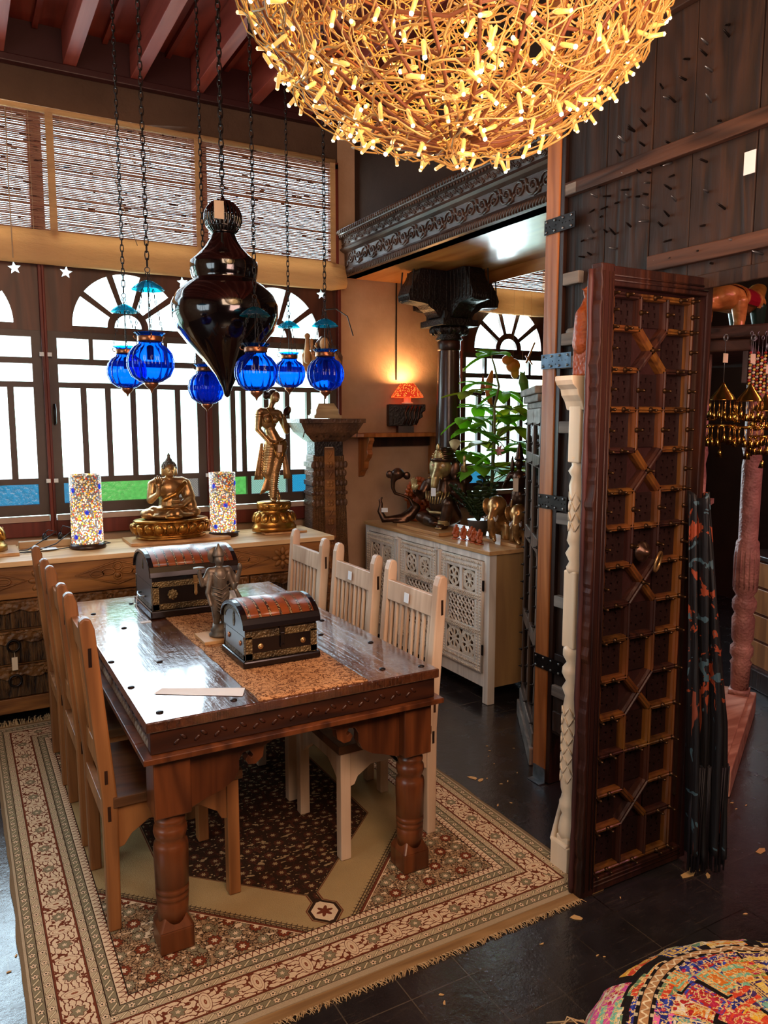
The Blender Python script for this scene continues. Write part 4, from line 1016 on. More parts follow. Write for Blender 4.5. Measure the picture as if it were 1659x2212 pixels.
def chest(label, x0, x1, y0, y1, zb, zt, big):
    w_, dpt = x1 - x0, y1 - y0; xc, yc = (x0 + x1) / 2, (y0 + y1) / 2; H = zt - zb
    t = thing('domed_chest', label, 'chest', (xc, yc, zb), 0, 'domed chests on the dining table')
    hx, hy = w_ / 2, dpt / 2; zb1 = H * .12; zs = H * .5; zl = H * .66
    MB().box(-hx, hx, -hy, hy, 0, zb1).build('plinth', M['ebony'], t, bevel=.006)
    ix, iy = hx - .012, hy - .012
    MB().box(-ix, ix, -iy, iy, zb1, zs).build('body', M['ebony'], t, bevel=.002)
    # lid with arched ends
    def arch(hh, zz, top, n=14): return [(-hh * math.cos(PI * i / n), zz + (top - zz) * math.sin(PI * i / n)) for i in range(n + 1)]
    q = MB(); q.prism([(-iy, zs + .002)] + arch(iy, zl, H - .012) + [(iy, zs + .002)], 0, -ix + .001, ix - .001); q.build('lid', M['ebony'], t)
    q = MB(); A = arch(hy + .004, zl - .006, H); B = arch(hy - .006, zl - .006, H - .016)
    q.prism(A + B[::-1], 0, -hx, hx); q.build('lid_shell', M['ebony'], t, bevel=.003)
    q = MB(); A = [p for p in arch(hy - .002, zl + .004, H + .003, 16)][2:15]; B = [p for p in arch(hy - .008, zl + .004, H - .004, 16)][2:15]
    q.prism(A + B[::-1], 0, -hx + .022, hx - .022); q.build('lid_strap_panel', M['lid_leather'], t, True)
    q = MB(); q.prism([(-iy + .0, zb1 + .002), (iy, zb1 + .002), (iy, zs), (-iy, zs)], 0, -ix - .002, -ix); q.prism([(-iy, zs + .002)] + arch(iy, zl, H - .018) + [(iy, zs + .002)], 0, -ix - .002, -ix)
    q.build('end_panel', M['chest_side'], t)
    f_ = MB(); F = -iy - .003; b = .028 if big else .024
    f_.box(-ix, ix, F, -iy, zb1 + .002, zb1 + b).box(-ix, ix, F, -iy, zs - .006, zs + .02).box(-ix, -ix + b, F, -iy, zb1, zs).box(ix - b, ix, F, -iy, zb1, zs)
    f_.box(-ix - .004, -ix - .002, -iy, iy, zb1 + .002, zb1 + b * .8)
    f_.box(-ix - .004, -ix - .002, -iy, -iy + .012, zb1, zs).box(-ix - .004, -ix - .002, iy - .012, iy, zb1, zs)
    f_.build('filigree_border', M['filigree'], t)
    if not big:
        q = MB(); A = arch(iy, zl, H - .018); B = arch(iy - .018, zl - .002, H - .036); q.prism(A + B[::-1], 0, -ix - .004, -ix - .002); q.sph((-ix - .003, 0, zl + .01), (.003, .012, .03), 8, 6); q.build('arch_filigree', M['filigree'], t)
        for x in (-.5, .5):
            q = MB(); q.sph((x * w_ * .55, F, (zb1 + zs) / 2 + .005), (.011, .004, .011), 10, 6); q.sph((x * w_ * .55, F - .003, (zb1 + zs) / 2 + .005), (.005, .004, .005), 8, 5); q.build('rosette_stud', M['brass'], t, True)
        for y in (-.5, .4):
            q = MB(); q.sph((-ix - .004, y * dpt * .55, zb1 + .045 + .01), (.005, .009, .010), 10, 6); q.build('rosette_stud', M['copper'], t, True)
    else:
        for x in (-.42, .42):
            q = MB()
            for k in range(8): a = 2 * PI * k / 8; q.sph((x * w_ * .6 + .016 * math.cos(a), F, (zb1 + zs) / 2 + .012 + .016 * math.sin(a)), (.009, .002, .009), 8, 5)
            q.sph((x * w_ * .6, F, (zb1 + zs) / 2 + .012), (.016, .004, .016), 10, 6); q.build('flower_plaque', M['filigree'], t, True)
        q = MB(); q.sph((-ix - .003, 0, zl + .03), (.003, .008, .026), 8, 6); q.build('oval_plaque', M['filigree'], t, True)
        q = MB(); q.tube([(-ix - .004, -.05, .08), (-ix - .02, -.05, .08), (-ix - .024, -.03, .075), (-ix - .024, .03, .075), (-ix - .02, .05, .08), (-ix - .004, .05, .08)], .005, 8); q.build('handle', M['steel'], t, True)
    q = MB(); q.box(-.010, .010, F - .004, F, zs - .002, zs + .035); q.box(-.007, .007, F - .007, F - .001, zs - .035, zs + .004); q.sph((0, F - .005, zs - .042), (.009, .003, .014), 8, 6); q.build('hasp', M['brass'] if big else M['ebony'], t, bevel=.001)
    return t
ch1 = chest('larger domed chest with brass flower plaques at the far end of the table', .705, 1.11, 3.36, 3.72, .773, 1.06, True)
ch2 = chest('smaller domed chest with two round studs near the front of the table', .838, 1.135, 2.51, 2.77, .773, .995, False)
q = MB(); q.tube([(.685, 3.54, .853), (.67, 3.5, .81), (.68, 3.44, .775), (.69, 3.36, .774)], .0015, 5); q.box(.655, .70, 3.33, 3.36, .7705, .772); q.build('price_tag', M['paper'], ch1, world=True)

# four-armed standing figure between the chests
tag(MB().box(.80, .965, 2.86, 3.01, .7735, .787).build('wooden_board', M['side_top'], bevel=.002), 'small wooden board under the grey four-armed figure on the table', 'board')
fs = thing('four_armed_statue', 'grey metal four-armed standing deity figure between the two chests', 'statue', (.885, 2.93, .7875))
pw_ = M['pewter']
q = MB(); q.lathe([(.045, 0), (.046, .008), (.036, .014), (.040, .024), (.032, .034), (.030, .05), (.0, .052)], seg=28); q.build('round_base', pw_, fs, True)
blob('body', pw_, [('c', (-.016, -.004, .055), (-.018, 0, .17), .013, .026), ('c', (.016, 0, .055), (.016, 0, .17), .013, .026), ('c', (-.012, 0, .10), (.012, 0, .10), .02, .02), ('e', (0, 0, .185), (.040, .026, .032)), ('c', (0, 0, .19), (0, 0, .25), .028, .034),
    ('c', (-.036, 0, .262), (.036, 0, .262), .018, .018), ('c', (0, 0, .27), (0, -.002, .292), .013, .013), ('e', (0, -.004, .308), (.0195, .021, .025)), ('e', (0, -.024, .305), (.004, .006, .008)),
    ('c', (-.042, 0, .26), (-.070, -.006, .215), .013, .011), ('c', (-.070, -.006, .215), (-.084, -.02, .262), .010, .008), ('e', (-.084, -.021, .272), (.009, .007, .012)),
    ('c', (.042, 0, .26), (.070, -.006, .215), .013, .011), ('c', (.070, -.006, .215), (.080, -.018, .262), .010, .008), ('e', (.080, -.02, .275), (.009, .009, .016)),
    ('c', (-.036, -.008, .25), (-.052, -.014, .18), .013, .010), ('c', (-.052, -.014, .18), (-.045, -.03, .135), .009, .007), ('c', (.036, -.008, .25), (.056, -.014, .19), .013, .010), ('c', (.056, -.014, .19), (.062, -.035, .215), .009, .007),
    ('c', (.062, -.02, .18), (.09, -.015, .12), .008, .012)], fs, .0032, 2)
q = MB(); q.lathe([(.022, .322), (.024, .328), (.019, .34), (.015, .352), (.006, .362), (.003, .372), (0, .373)], seg=18); q.build('crown', pw_, fs, True)
q = MB(); q.lathe([(0, 0), (.034, .002), (.034, .005), (0, .006)], seg=24); o_ = q.build('halo', pw_, fs, True); o_.location = (-.010, .022, .325); o_.rotation_euler = (PI / 2 + .1, 0, .3)
q = MB(); q.lathe([(0, .281), (.022, .283), (.022, .287), (0, .288)], (-.086, -.021, 0), 18); q.build('discus', pw_, fs, True)
q = MB()
for i in range(7): q.tube([(-.036 + i * .003, -.022 - .004 * math.sin(i), .205 - i * .016), (0, -.032, .192 - i * .016), (.038 - i * .003, -.022, .212 - i * .016)], .0028, 5)
q.tube([(-.03, -.018, .262), (-.01, -.030, .235), (.012, -.030, .235), (.03, -.018, .262)], .003, 5); q.build('drapery_folds', pw_, fs, True)
q = MB(); q.box(.045, .085, .03, .032, .09, .17); q.build('white_price_card', M['paper'], fs)
# ------------------------------------------------------------------ carved console under the windows
CX0, CX1, CY0, CY1 = -.75, 2.075, 4.40, 4.93
con = thing('carved_console', 'long carved teak console chest under the windows with ring-pull drawers', 'console', ((CX0 + CX1) / 2, (CY0 + CY1) / 2, 0))
MB().box(CX0, CX1 + .01, CY0 - .02, CY1, .880, .908).build('console_top', M['console_top'], con, world=True, bevel=.003)
q = MB(); q.box(CX0 + .02, CX1 - .02, CY0 + .02, CY1 - .01, .09, .88); q.build('carcass', M['console_wood'], con, world=True)
for x in (CX0 + .05, .62, CX1 - .07): MB().box(x, x + .07, CY0 + .05, CY0 + .12, 0.002, .09).build('foot', M['dark_wood'], con, world=True)
F = CY0 + .02
q = MB(); q.box(CX0, CX1 - .01, F - .022, F, .705, .88); q.build('frieze_board', M['console_wood'], con, world=True, bevel=.003)
q = MB(); q.box(CX0, CX1 - .01, F - .022, F, .085, .165); q.build('bottom_board', M['console_wood'], con, world=True, bevel=.003)
x = -.62; k = 0; fy = F - .024
while x < CX1 - .2:
    q = MB()
    if k % 2 == 0:
        w_ = .22; pts = [(x - w_, fy, .80), (x, fy, .865), (x + w_, fy, .80), (x, fy, .735)]
        q.tube(pts, .007, 5, closed=True)
        for a, b in ((0, .036), (0, -.02), (-.05, .008), (.05, .008), (-.11, 0), (.11, 0)): q.tube([(x + a + .026 * math.cos(t) * (1.3 if abs(a) > .03 else .8), fy, .80 + b + .018 * math.sin(t)) for t in [2 * PI * i / 10 for i in range(10)]], .006, 5, closed=True)
        q.sph((x, fy, .785), (.016, .013, .016), 8, 6)
        nm = 'diamond_carving'
    else:
        for i in range(8):
            a = 2 * PI * i / 8; q.sph((x + .045 * math.cos(a), fy, .795 + .045 * math.sin(a)), (.028, .013, .015), 8, 5, Euler((0, -a, 0)).to_matrix())
        q.sph((x, fy - .003, .795), (.016, .01, .016), 8, 6); nm = 'flower_carving'
    q.build(nm, M['console_wood'], con, True, world=True); x += .385 if k % 2 else .30; k += 1
g = Mat('rough_bark_panel', .7, 0, .3); o = g.obj(); n = g.noise(g.scale(o, (60, 60, 7)), 1, 4, .6, .5)
g.col(g.ramp(n, [(.35, '#1a0e07'), (.62, '#5e3f20'), (.8, '#7d5a30')])); g.bump(n, .03); M['bark'] = g.mat
def drawer(xa, xb, za, zb, ring=True, tagged=False):
    nm = MB(); nm.box(xa, xb, F - .016, F, za, zb); d_ = nm.build('drawer', M['bark'], con, world=True, bevel=.003)
    q = MB(); h = .062; n = 10; poly = [(xa, zb), (xb, zb)] + [(xb - (xb - xa) * i / n, zb - h + .012 * math.sin(i * 1.9)) for i in range(n + 1)]
    q.prism(poly, 1, F - .034, F - .014)
    q.tube([(xa + .01, F - .036, zb - .008), (xb - .01, F - .036, zb - .008)], .004, 5)
    q.build('carved_crest', M['console_carved'], con, world=True, bevel=.002)
    w_ = xb - xa; nroz = 3 if w_ > .5 else 2
    for i in range(nroz):
        x_ = xa + .05 + (w_ - .1) * i / (nroz - 1)
        q = MB(); q.torus((x_, F - .036, zb - .033), .022, .005, 1, 14, 6); q.sph((x_, F - .036, zb - .033), (.010, .008, .010), 8, 6)
        for a in range(6): q.sph((x_ + .014 * math.cos(a * PI / 3), F - .036, zb - .033 + .014 * math.sin(a * PI / 3)), (.005, .004, .005), 6, 4)
        q.build('rosette', M['console_carved'], con, True, world=True)
    if ring:
        x_ = (xa + xb) / 2; zc = zb - .075
        q = MB(); q.torus((x_, F - .045, zc), .03, .006, 1, 18, 6); r_ = q.build('ring_pull', M['iron'], con, True, world=True)
        if tagged:
            q = MB(); q.tube([(x_, F - .05, zc - .034), (x_ + .002, F - .053, zc - .06)], .0012, 4); q.box(x_ - .014, x_ + .014, F - .054, F - .052, zc - .13, zc - .06); q.build('price_tag', M['tag'], con, world=True)
cols = [(-.72, -.02), (.0, .41), (.43, .98), (1.0, 1.5), (1.52, 2.05)]
for i, (a, b) in enumerate(cols):
    for j, (za, zb) in enumerate(((.545, .70), (.355, .535), (.17, .345))):
        drawer(a, b, za, zb, ring=(j != 0 or i > 1), tagged=(i == 1 and j == 1))
# ------------------------------------------------------------------ things on the console
ZT = .908
def lotus(mb, zb, r0, r1, h, n, up=True, sy=1.):
    for k in range(n):
        a = 2 * PI * (k + .5) / n; c_, s_ = math.cos(a), math.sin(a); rr = (r0 + r1) / 2
        R = Euler((0, (.45 if up else -.45), a)).to_matrix()
        mb.sph((rr * c_, rr * s_ * sy, zb + h / 2), (h * .28, PI * rr / n * .92, h * .52), 8, 6, R)
        mb.tube([(rr * c_ * 1.03 + -s_ * u * PI * rr / n * .9, (rr * s_ * 1.03 + c_ * u * PI * rr / n * .9) * sy, zb + h * (.12 if up else .88) + (h * .7 if up else -h * .7) * (1 - u * u)) for u in (-1, -.6, 0, .6, 1)], h * .045, 4)
def base_oval(name, mat, root, z, rx, sy, h, n=14):
    mb = MB(); mb.lathe([(rx * .92, z), (rx * .93, z + h * .1), (rx * .85, z + h * .13), (rx * .84, z + h * .2), (rx * .95, z + h * .3), (rx * .99, z + h * .62), (rx * .88, z + h * .84), (rx * 1.0, z + h * .88), (rx * .98, z + h * .97), (rx * .9, z + h)], seg=48, sy=sy)
    lotus(mb, z + h * .22, rx * .96, rx, h * .6, n, True, sy)
    return mb.build(name, mat, root, True)
def board(x0, x1, y0, y1, z0, z1, label, mat='side_top', cat='board', rz=0):
    return tag(MB().box(x0, x1, y0, y1, z0, z1).build('wooden_board', M[mat], bevel=.002), label, cat)
board(.86, 1.46, 4.56, 4.84, ZT + .001, ZT + .019, 'thin light wooden board under the seated brass statue')
bu = thing('seated_statue', 'brass seated meditating statue with raised hand on an oval lotus base', 'statue', (1.13, 4.71, ZT + .020))
base_oval('lotus_base', M['brass_base'], bu, 0, .228, .62, .118, 20)
skin = M['brass']
blob('body', skin, [
    ('e', (0, .02, .155), (.11, .085, .035)), ('c', (-.10, .01, .155), (.02, -.085, .150), .042, .036), ('c', (.10, .01, .155), (-.02, -.09, .145), .042, .036),
    ('e', (-.135, -.005, .15), (.05, .055, .034)), ('e', (.135, -.005, .15), (.05, .055, .034)), ('e', (0, -.06, .142), (.13, .06, .024)),
    ('c', (0, .02, .17), (0, .02, .26), .072, .058), ('e', (0, .012, .30), (.088, .05, .06)), ('c', (-.075, .015, .335), (.075, .015, .335), .034, .034),
    ('c', (-.10, .015, .325), (-.118, .0, .235), .031, .025), ('c', (-.118, .0, .235), (-.088, -.075, .275), .024, .017), ('c', (-.088, -.075, .275), (-.085, -.08, .315), .016, .014),
    ('c', (.10, .015, .325), (.125, .0, .24), .033, .030), ('c', (.125, .0, .24), (.05, -.075, .205), .026, .02), ('e', (.02, -.085, .20), (.045, .022, .014)),
    ('c', (.10, .02, .30), (.12, -.01, .19), .034, .04),
    ('c', (0, .015, .345), (0, .008, .385), .026, .023), ('e', (0, .0, .415), (.038, .042, .048)), ('e', (0, -.03, .397), (.022, .02, .02)),
    ('e', (0, -.043, .412), (.006, .009, .012)), ('c', (-.041, .005, .425), (-.041, .005, .385), .007, .009), ('c', (.041, .005, .425), (.041, .005, .385), .007, .009)],
    bu, .0048, 3)
q = MB()
for i, (dx, L, a) in enumerate(((-.018, .042, .16), (-.007, .05, .05), (.004, .048, -.03), (.014, .040, -.12))):
    q.tube([(-.085 + dx * .8, -.082, .335), (-.085 + dx, -.084, .335 + L * .55), (-.085 + dx - a * .02, -.088, .335 + L)], [.0062, .0058, .004], 7)
q.tube([(-.066, -.082, .325), (-.056, -.086, .345), (-.052, -.09, .36)], [.0066, .006, .004], 7); q.build('raised_fingers', skin, bu, True)
blob('raised_palm', skin, [('e', (-.085, -.082, .325), (.019, .010, .022))], bu, .004, 1)
q = MB()
for i in range(4): q.tube([(.045 - i * .003, -.10 - i * .004, .204), (.015, -.108 - i * .003, .203 + i * .002), (-.02, -.105, .207)], [.006, .0055, .004], 6)
q.lathe([(.012, .21), (.022, .218), (.025, .232), (.028, .236), (.02, .238), (0, .23)], (.012, -.092, 0), 16); q.build('alms_bowl_hand', skin, bu, True)
hd = MB(); random.seed(2)
for i in range(150):
    u = random.random(); v_ = random.uniform(0, 2 * PI); ph = math.acos(1 - u * 1.05)
    p = Vector((.042 * math.sin(ph) * math.cos(v_), .006 + .045 * math.sin(ph) * math.sin(v_), .425 + .045 * math.cos(ph)))
    if p.y < -.018 and p.z < .445: continue
    hd.sph(p, .0062, 6, 4)
hd.sph((0, .008, .425), (.042, .044, .044), 14, 10); hd.lathe([(.024, .455), (.021, .475), (.012, .487), (.009, .495), (.011, .50), (.003, .515), (0, .518)], (0, .008, 0), 14)
hd.build('curled_hair', M['pewter'], bu, True)
blob('robe', M['brass_base'], [('c', (.085, -.02, .33), (.02, -.055, .27), .018, .015), ('c', (.02, -.055, .27), (-.05, -.045, .235), .015, .014), ('e', (0, -.05, .185), (.10, .05, .012)), ('e', (-.01, -.12, .135), (.055, .022, .014)), ('c', (.11, -.0, .2), (.15, -.03, .165), .022, .012), ('c', (-.1, -.0, .18), (-.15, -.03, .162), .016, .012)], bu, .0048, 2)
# dancing figure
board(1.70, 1.99, 4.60, 4.70, ZT + .001, ZT + .014, 'thin wooden slip under the standing brass dancer statue')
da = thing('dancer_statue', 'brass standing dancer statue holding a mirror on a two-tier lotus base', 'statue', (1.80, 4.70, ZT + .016))
mb = MB(); mb.lathe([(.150, 0), (.15, .028), (.142, .032), (.136, .05), (.128, .062), (.137, .072), (.115, .118), (.085, .128), (.105, .145), (.118, .175), (.112, .19), (.0, .192)], seg=40, sy=.72)
lotus(mb, .055, .13, .122, .072, 12, False, .72); lotus(mb, .13, .095, .105, .05, 12, True, .72); mb.build('lotus_base', M['brass_base'], da, True)
Zb = .19
blob('body', skin, [
    ('e', (-.02, -.045, Zb + .012), (.018, .035, .012)), ('e', (.035, .0, Zb + .03), (.014, .02, .030)),
    ('c', (-.015, -.02, Zb + .03), (.005, 0, Zb + .20), .022, .036), ('c', (.005, 0, Zb + .20), (.045, .005, Zb + .36), .038, .055),
    ('c', (.035, .02, Zb + .04), (-.045, .0, Zb + .19), .018, .034), ('c', (-.045, 0, Zb + .19), (-.01, .005, Zb + .36), .036, .052),
    ('e', (.02, .0, Zb + .375), (.078, .052, .05)), ('c', (.01, 0, Zb + .40), (-.015, 0, Zb + .46), .046, .036), ('e', (-.025, 0, Zb + .52), (.056, .038, .055)),
    ('e', (-.048, -.036, Zb + .535), (.026, .024, .026)), ('e', (.004, -.038, Zb + .532), (.026, .024, .026)),
    ('c', (-.075, 0, Zb + .585), (.03, 0, Zb + .575), .025, .025), ('c', (-.015, -.002, Zb + .60), (.0, -.008, Zb + .645), .018, .018),
    ('e', (.012, -.015, Zb + .675), (.034, .038, .042), (0, .3, 0)), ('e', (.018, -.05, Zb + .668), (.007, .01, .012)), ('e', (.016, -.04, Zb + .65), (.014, .012, .01)),
    ('c', (-.088, 0, Zb + .575), (-.10, .0, Zb + .47), .025, .021), ('c', (-.10, 0, Zb + .47), (-.035, -.035, Zb + .385), .02, .013), ('e', (-.025, -.045, Zb + .38), (.018, .01, .014)),
    ('c', (.045, 0, Zb + .57), (.098, .0, Zb + .455), .024, .02), ('c', (.098, .0, Zb + .455), (.062, -.045, Zb + .545), .02, .013), ('e', (.06, -.052, Zb + .555), (.012, .012, .02))],
    da, .005, 3)
mb = MB()
for leg, n_ in ((((-.015, -.02, Zb + .04), (.005, 0, Zb + .20), (.045, .002, Zb + .37), .026, .04, .060), 26), (((.02, .015, Zb + .07), (-.045, .0, Zb + .19), (-.012, .0, Zb + .37), .022, .037, .056), 22)):
    p0, p1, p2, r0, r1, r2 = leg
    for i in range(n_):
        t = i / n_
        if t < .5: p = Vector(p0).lerp(Vector(p1), t * 2); r = r0 + (r1 - r0) * t * 2
        else: p = Vector(p1).lerp(Vector(p2), t * 2 - 1); r = r1 + (r2 - r1) * (t * 2 - 1)
        mb.torus(p, r, .0034, 2, 16, 5, (1, .85))
mb.build('pleated_trousers', M['brass'], da, True)
mb = MB()
mb.tube([(-.02, -.05, Zb + .37), (.0, -.06, Zb + .30), (.02, -.055, Zb + .28), (.04, -.06, Zb + .30), (.05, -.055, Zb + .37)], .005, 6)
mb.tube([(-.055, -.03, Zb + .39), (0, -.052, Zb + .375), (.07, -.04, Zb + .405)], .007, 6)
for z, c_, r in ((.565, (-.092, 0), .026), (.55, (-.094, 0), .026)): mb.torus((c_[0], c_[1], Zb + z), r, .003, 2, 14, 5)
mb.torus((-.012, -.004, Zb + .605), .026, .004, 2, 16, 5); mb.tube([(-.045, -.03, Zb + .60), (-.02, -.05, Zb + .55), (-.018, -.05, Zb + .50)], .004, 5)
mb.build('jewellery', M['brass_base'], da, True)
mb = MB()
for s_, x0, z1 in ((-1, -.06, .03), (1, .06, .18)):
    A = []
    for i in range(8):
        u = i / 7; A.append([mb.v((x0 + s_ * (.02 + .05 * u * (1 if s_ < 0 else .6)) + .008 * math.sin(j * 2.4 + u * 3), .01 + .014 * math.sin(j * 1.8), Zb + .38 - (.22 + (.0 if s_ < 0 else -.02)) * u - .004 * j)) for j in range(6)] if False else [mb.v((x0 + s_ * (.012 + .028 * u) - s_ * (j - 2.5) * (.004 + .008 * u), .012 + .012 * math.sin(j * 2.2) * u, Zb + .38 - .235 * u)) for j in range(6)])
    for a, b in zip(A, A[1:]):
        for j in range(5): mb.f([a[j], a[j + 1], b[j + 1], b[j]])
A = []
for i in range(8):
    u = i / 7; A.append([mb.v((-.01 - .045 * u + (j - 3) * (.004 + .010 * u), -.012 + .012 * math.sin(j * 2.6) * u, Zb + .25 - .20 * u + .006 * j * u)) for j in range(8)])
for a, b in zip(A, A[1:]):
    for j in range(7): mb.f([a[j], a[j + 1], b[j + 1], b[j]])
sc = mb.build('flowing_sash', M['brass'], da, True); sd = sc.modifiers.new('s', 'SOLIDIFY'); sd.thickness = .006
blob('hair_bun', M['bronze'], [('e', (.006, .002, Zb + .69), (.037, .04, .038)), ('e', (-.038, .012, Zb + .685), (.022, .022, .026)), ('e', (-.05, .015, Zb + .715), (.012, .012, .012))], da, .005, 2)
mb = MB(); mb.lathe([(.0, 0), (.036, .002), (.036, .007), (0, .009)], seg=20)
o_ = mb.build('hand_mirror', M['bronze'], da, True); o_.location = (.075, -.06, Zb + .585); o_.rotation_euler = (1.0, .9, 0); o_.scale = (.7, 1.35, 1)
q = MB(); q.box(.008, .036, -.066, -.064, Zb + .325, Zb + .37); q.tube([(.02, -.06, Zb + .39), (.022, -.065, Zb + .37)], .001, 4); q.build('price_tag', M['tag'], da)
# lotus base cut by the left edge
lb = thing('statue_base', 'golden two-tier lotus statue base cut off by the left edge', 'statue', (.06, 4.70, ZT + .02))
mb = MB(); mb.lathe([(.16, 0), (.16, .03), (.15, .034), (.145, .05), (.135, .062), (.145, .075), (.115, .13), (.08, .145), (.105, .165), (.125, .2), (.12, .22), (0, .222)], seg=40, sy=.8); lotus(mb, .055, .138, .128, .08, 12, False, .8); lotus(mb, .15, .10, .11, .06, 12, True, .8)
mb.build('lotus_base', M['brass_base'], lb, True)
blob('seated_body', M['brass'], [('e', (-.02, 0, .25), (.08, .07, .035)), ('c', (-.03, 0, .26), (-.03, 0, .36), .045, .04), ('e', (-.03, 0, .43), (.03, .03, .038))], lb, .006, 3)
board(-.05, .27, 4.56, 4.86, ZT + .001, ZT + .019, 'thin wooden board under the lotus base at the left edge')
# bead lamps
def bead_lamp(label, x, y, r, h):
    t = thing('mosaic_lamp', label, 'lamp', (x, y, ZT + .001), 0, 'glowing mosaic cylinder lamps')
    MB().lathe([(r * 1.12, 0), (r * 1.16, .006), (r * 1.12, .02), (r, .03), (r * .9, .032)], seg=40).build('foot', M['dark_wood'], t, True)
    g = Mat('mosaic_beads', .25, 0, .6); o = g.obj(); v = g.voro(o, 105, 'F1'); cc = g.n('ShaderNodeTexVoronoi'); g.L(o, cc.inputs['Vector']); cc.inputs['Scale'].default_value = 105
    s_ = g.n('ShaderNodeSeparateColor'); g.nt.links.new(cc.outputs['Color'], s_.inputs[0]); rr = S(g, s_.outputs[0])
    pal = g.ramp(rr, [(0, '#e8d8b0'), (.2, '#f2b42c'), (.38, '#d2401c'), (.5, '#f7efd8'), (.66, '#5d6f86'), (.78, '#e07a28'), (.86, '#7e8f4a'), (.93, '#bfc7d0')], True)
    em = g.mix(v.gt(.52), pal, '#6a5a50'); X, Y, Z = g.xyz()
    fall = g.m('POWER', 2.718, -((Z - h * .26) * (Z - h * .26)) * 42)
    g.col(em); g.emit(em, fall * 1.7 + .32); g.bump(-1 * v, .004)
    MB().lathe([(r, .032), (r, h), (r * .95, h), (r * .95, .04)], seg=48).build('shade', g.mat, t, True)
    blue = Mat('blue_glass_flower', .2); blue.col('#1b2fae'); blue.emit('#1230b8', .8); red = plain_cache('pale_flower_eye', '#f0e6f0')
    for k in range(9):
        a = -PI / 2 + (-1.0, .9, -.1, -.9, .75, 2.2, 3.0, 2.4, 3.5)[k]; z = h * (.80, .84, .5, .17, .22, .7, .4, .15, .6)[k]
        f = MB()
        for j in range(10):
            b = 2 * PI * j / 10; R_ = .011; u = R_ * math.cos(b); f.sph((0, u, R_ * math.sin(b)), (.002, .0065, .0028), 6, 4, Euler((b, 0, 0)).to_matrix())
        f.sph((0, 0, 0), (.003, .007, .007), 8, 5)
        o_ = f.build('glass_flower', blue.mat, t, True); o_.location = (r * 1.01 * math.cos(a), r * 1.01 * math.sin(a), z); o_.rotation_euler = (0, 0, a)
    light('bulb_light', 'POINT', (x, y, ZT + h * .3), 1.3, (1, .75, .42), .03, parent=None)
    L = COL.objects[-1] if False else bpy.data.objects['bulb_light' if 'bulb_light.001' not in bpy.data.objects else 'bulb_light.001']
    L.parent = t; L.location = (0, 0, h + .05); L.data.energy = .5
    q = MB(); q.tube([(r, .02, .01), (r + .05, .08, .006), (r + .02, .16, .006)], .003, 6); q.build('cord', M['black_plastic'], t, True)
    return t
bead_lamp('mosaic cylinder lamp with red and yellow beads beside the power strip', .636, 4.66, .087, .425)
bead_lamp('mosaic cylinder lamp between the seated and the dancing brass statues', 1.462, 4.72, .082, .405)
ps = thing('power_strip', 'beige power strip with two black plugs on the console', 'power strip', (.42, 4.80, ZT + .001))
MB().box(-.14, .14, -.025, .025, 0, .042).build('housing', M['beige_plastic'], ps, bevel=.005)
for x in (0, .085): q = MB(); q.lathe([(.014, .042), (.014, .065), (.006, .08), (0, .081)], (x, 0, 0), 10); q.build('plug', M['black_plastic'], ps, True)
q = MB()
q.tube([(0, 0, .078), (.02, -.01, .10), (.06, -.03, .09), (-.05, -.07, .03), (-.1, -.10, .006), (-.28, -.14, .006)], .0032, 6)
q.build('cable', M['black_plastic'], ps, True)
q = MB(); q.tube([(.085, 0, .078), (.10, -.01, .12), (.16, -.03, .10), (.05, -.1, .03), (-.06, -.16, .006), (-.18, -.17, .006)], .0032, 6); q.build('cable', M['black_plastic'], ps, True)
q = MB(); q.tube([(-.25, -.13, .006), (-.1, -.19, .006), (.02, -.17, .006), (.10, -.14, .008), (.14, -.11, .006)], .0032, 6); q.build('cable', M['black_plastic'], ps, True)
mb = MB(); mb.M = Matrix.Translation((.43, 4.66, ZT + .012)) @ Euler((.12, .05, .2)).to_matrix().to_4x4(); mb.box(-.04, .04, -.022, .022, 0, .0012)
tag(mb.build('price_card', M['paper']), 'white price card lying on the console by the cables', 'card')
# ------------------------------------------------------------------ tall carved pedestal with winged figure
pe = thing('carved_pedestal', 'tall tapering carved wooden pedestal between the windows and the sideboard', 'pedestal', (2.30, 4.98, 0), -.12)
g = Mat('pedestal_fishscale', .5, 0, .4); o = g.obj(); X, Y, Z = g.xyz()
sc1 = ((Z * 330 + (X.abs() + Y) * 260).sin() * (Z * 330 - (X.abs() + Y) * 260).sin()); n = g.noise(o, 12, 4)
g.col(g.mix(n, '#4a3020', '#8f6640')); g.bump(sc1, .006); M['scale_wood'] = g.mat
M['pedestal'] = carved('pedestal_wood', '#36231a', '#6e4c32', .5, 60, .006)
zz0 = 0.002
q = MB(); q.box(-.20, .20, -.16, .14, zz0, .10); q.box(-.17, .17, -.14, .12, .10, .16); q.build('plinth', M['pedestal'], pe, bevel=.006)
q = MB(); A = [q.v(p) for p in ((-.155, -.12, .16), (.155, -.12, .16), (.155, .12, .16), (-.155, .12, .16))]; B = [q.v(p) for p in ((-.115, -.09, 1.40), (.115, -.09, 1.40), (.115, .09, 1.40), (-.115, .09, 1.40))]
q.f(A[::-1]); q.f(B)
for i in range(4): q.f([A[i], A[(i + 1) % 4], B[(i + 1) % 4], B[i]])
q.build('shaft', M['scale_wood'], pe, bevel=.01)
q = MB(); A = [(-.045, .16), (.045, .16), (.036, 1.45), (-.036, 1.45)]
q.prism([(a, b) for a, b in A], 1, -.105, -.09); o_ = q.build('centre_band', M['console_wood'], pe, bevel=.002)
o_.data.transform(Matrix.Shear('XZ', 4, (0, 0))) if False else None
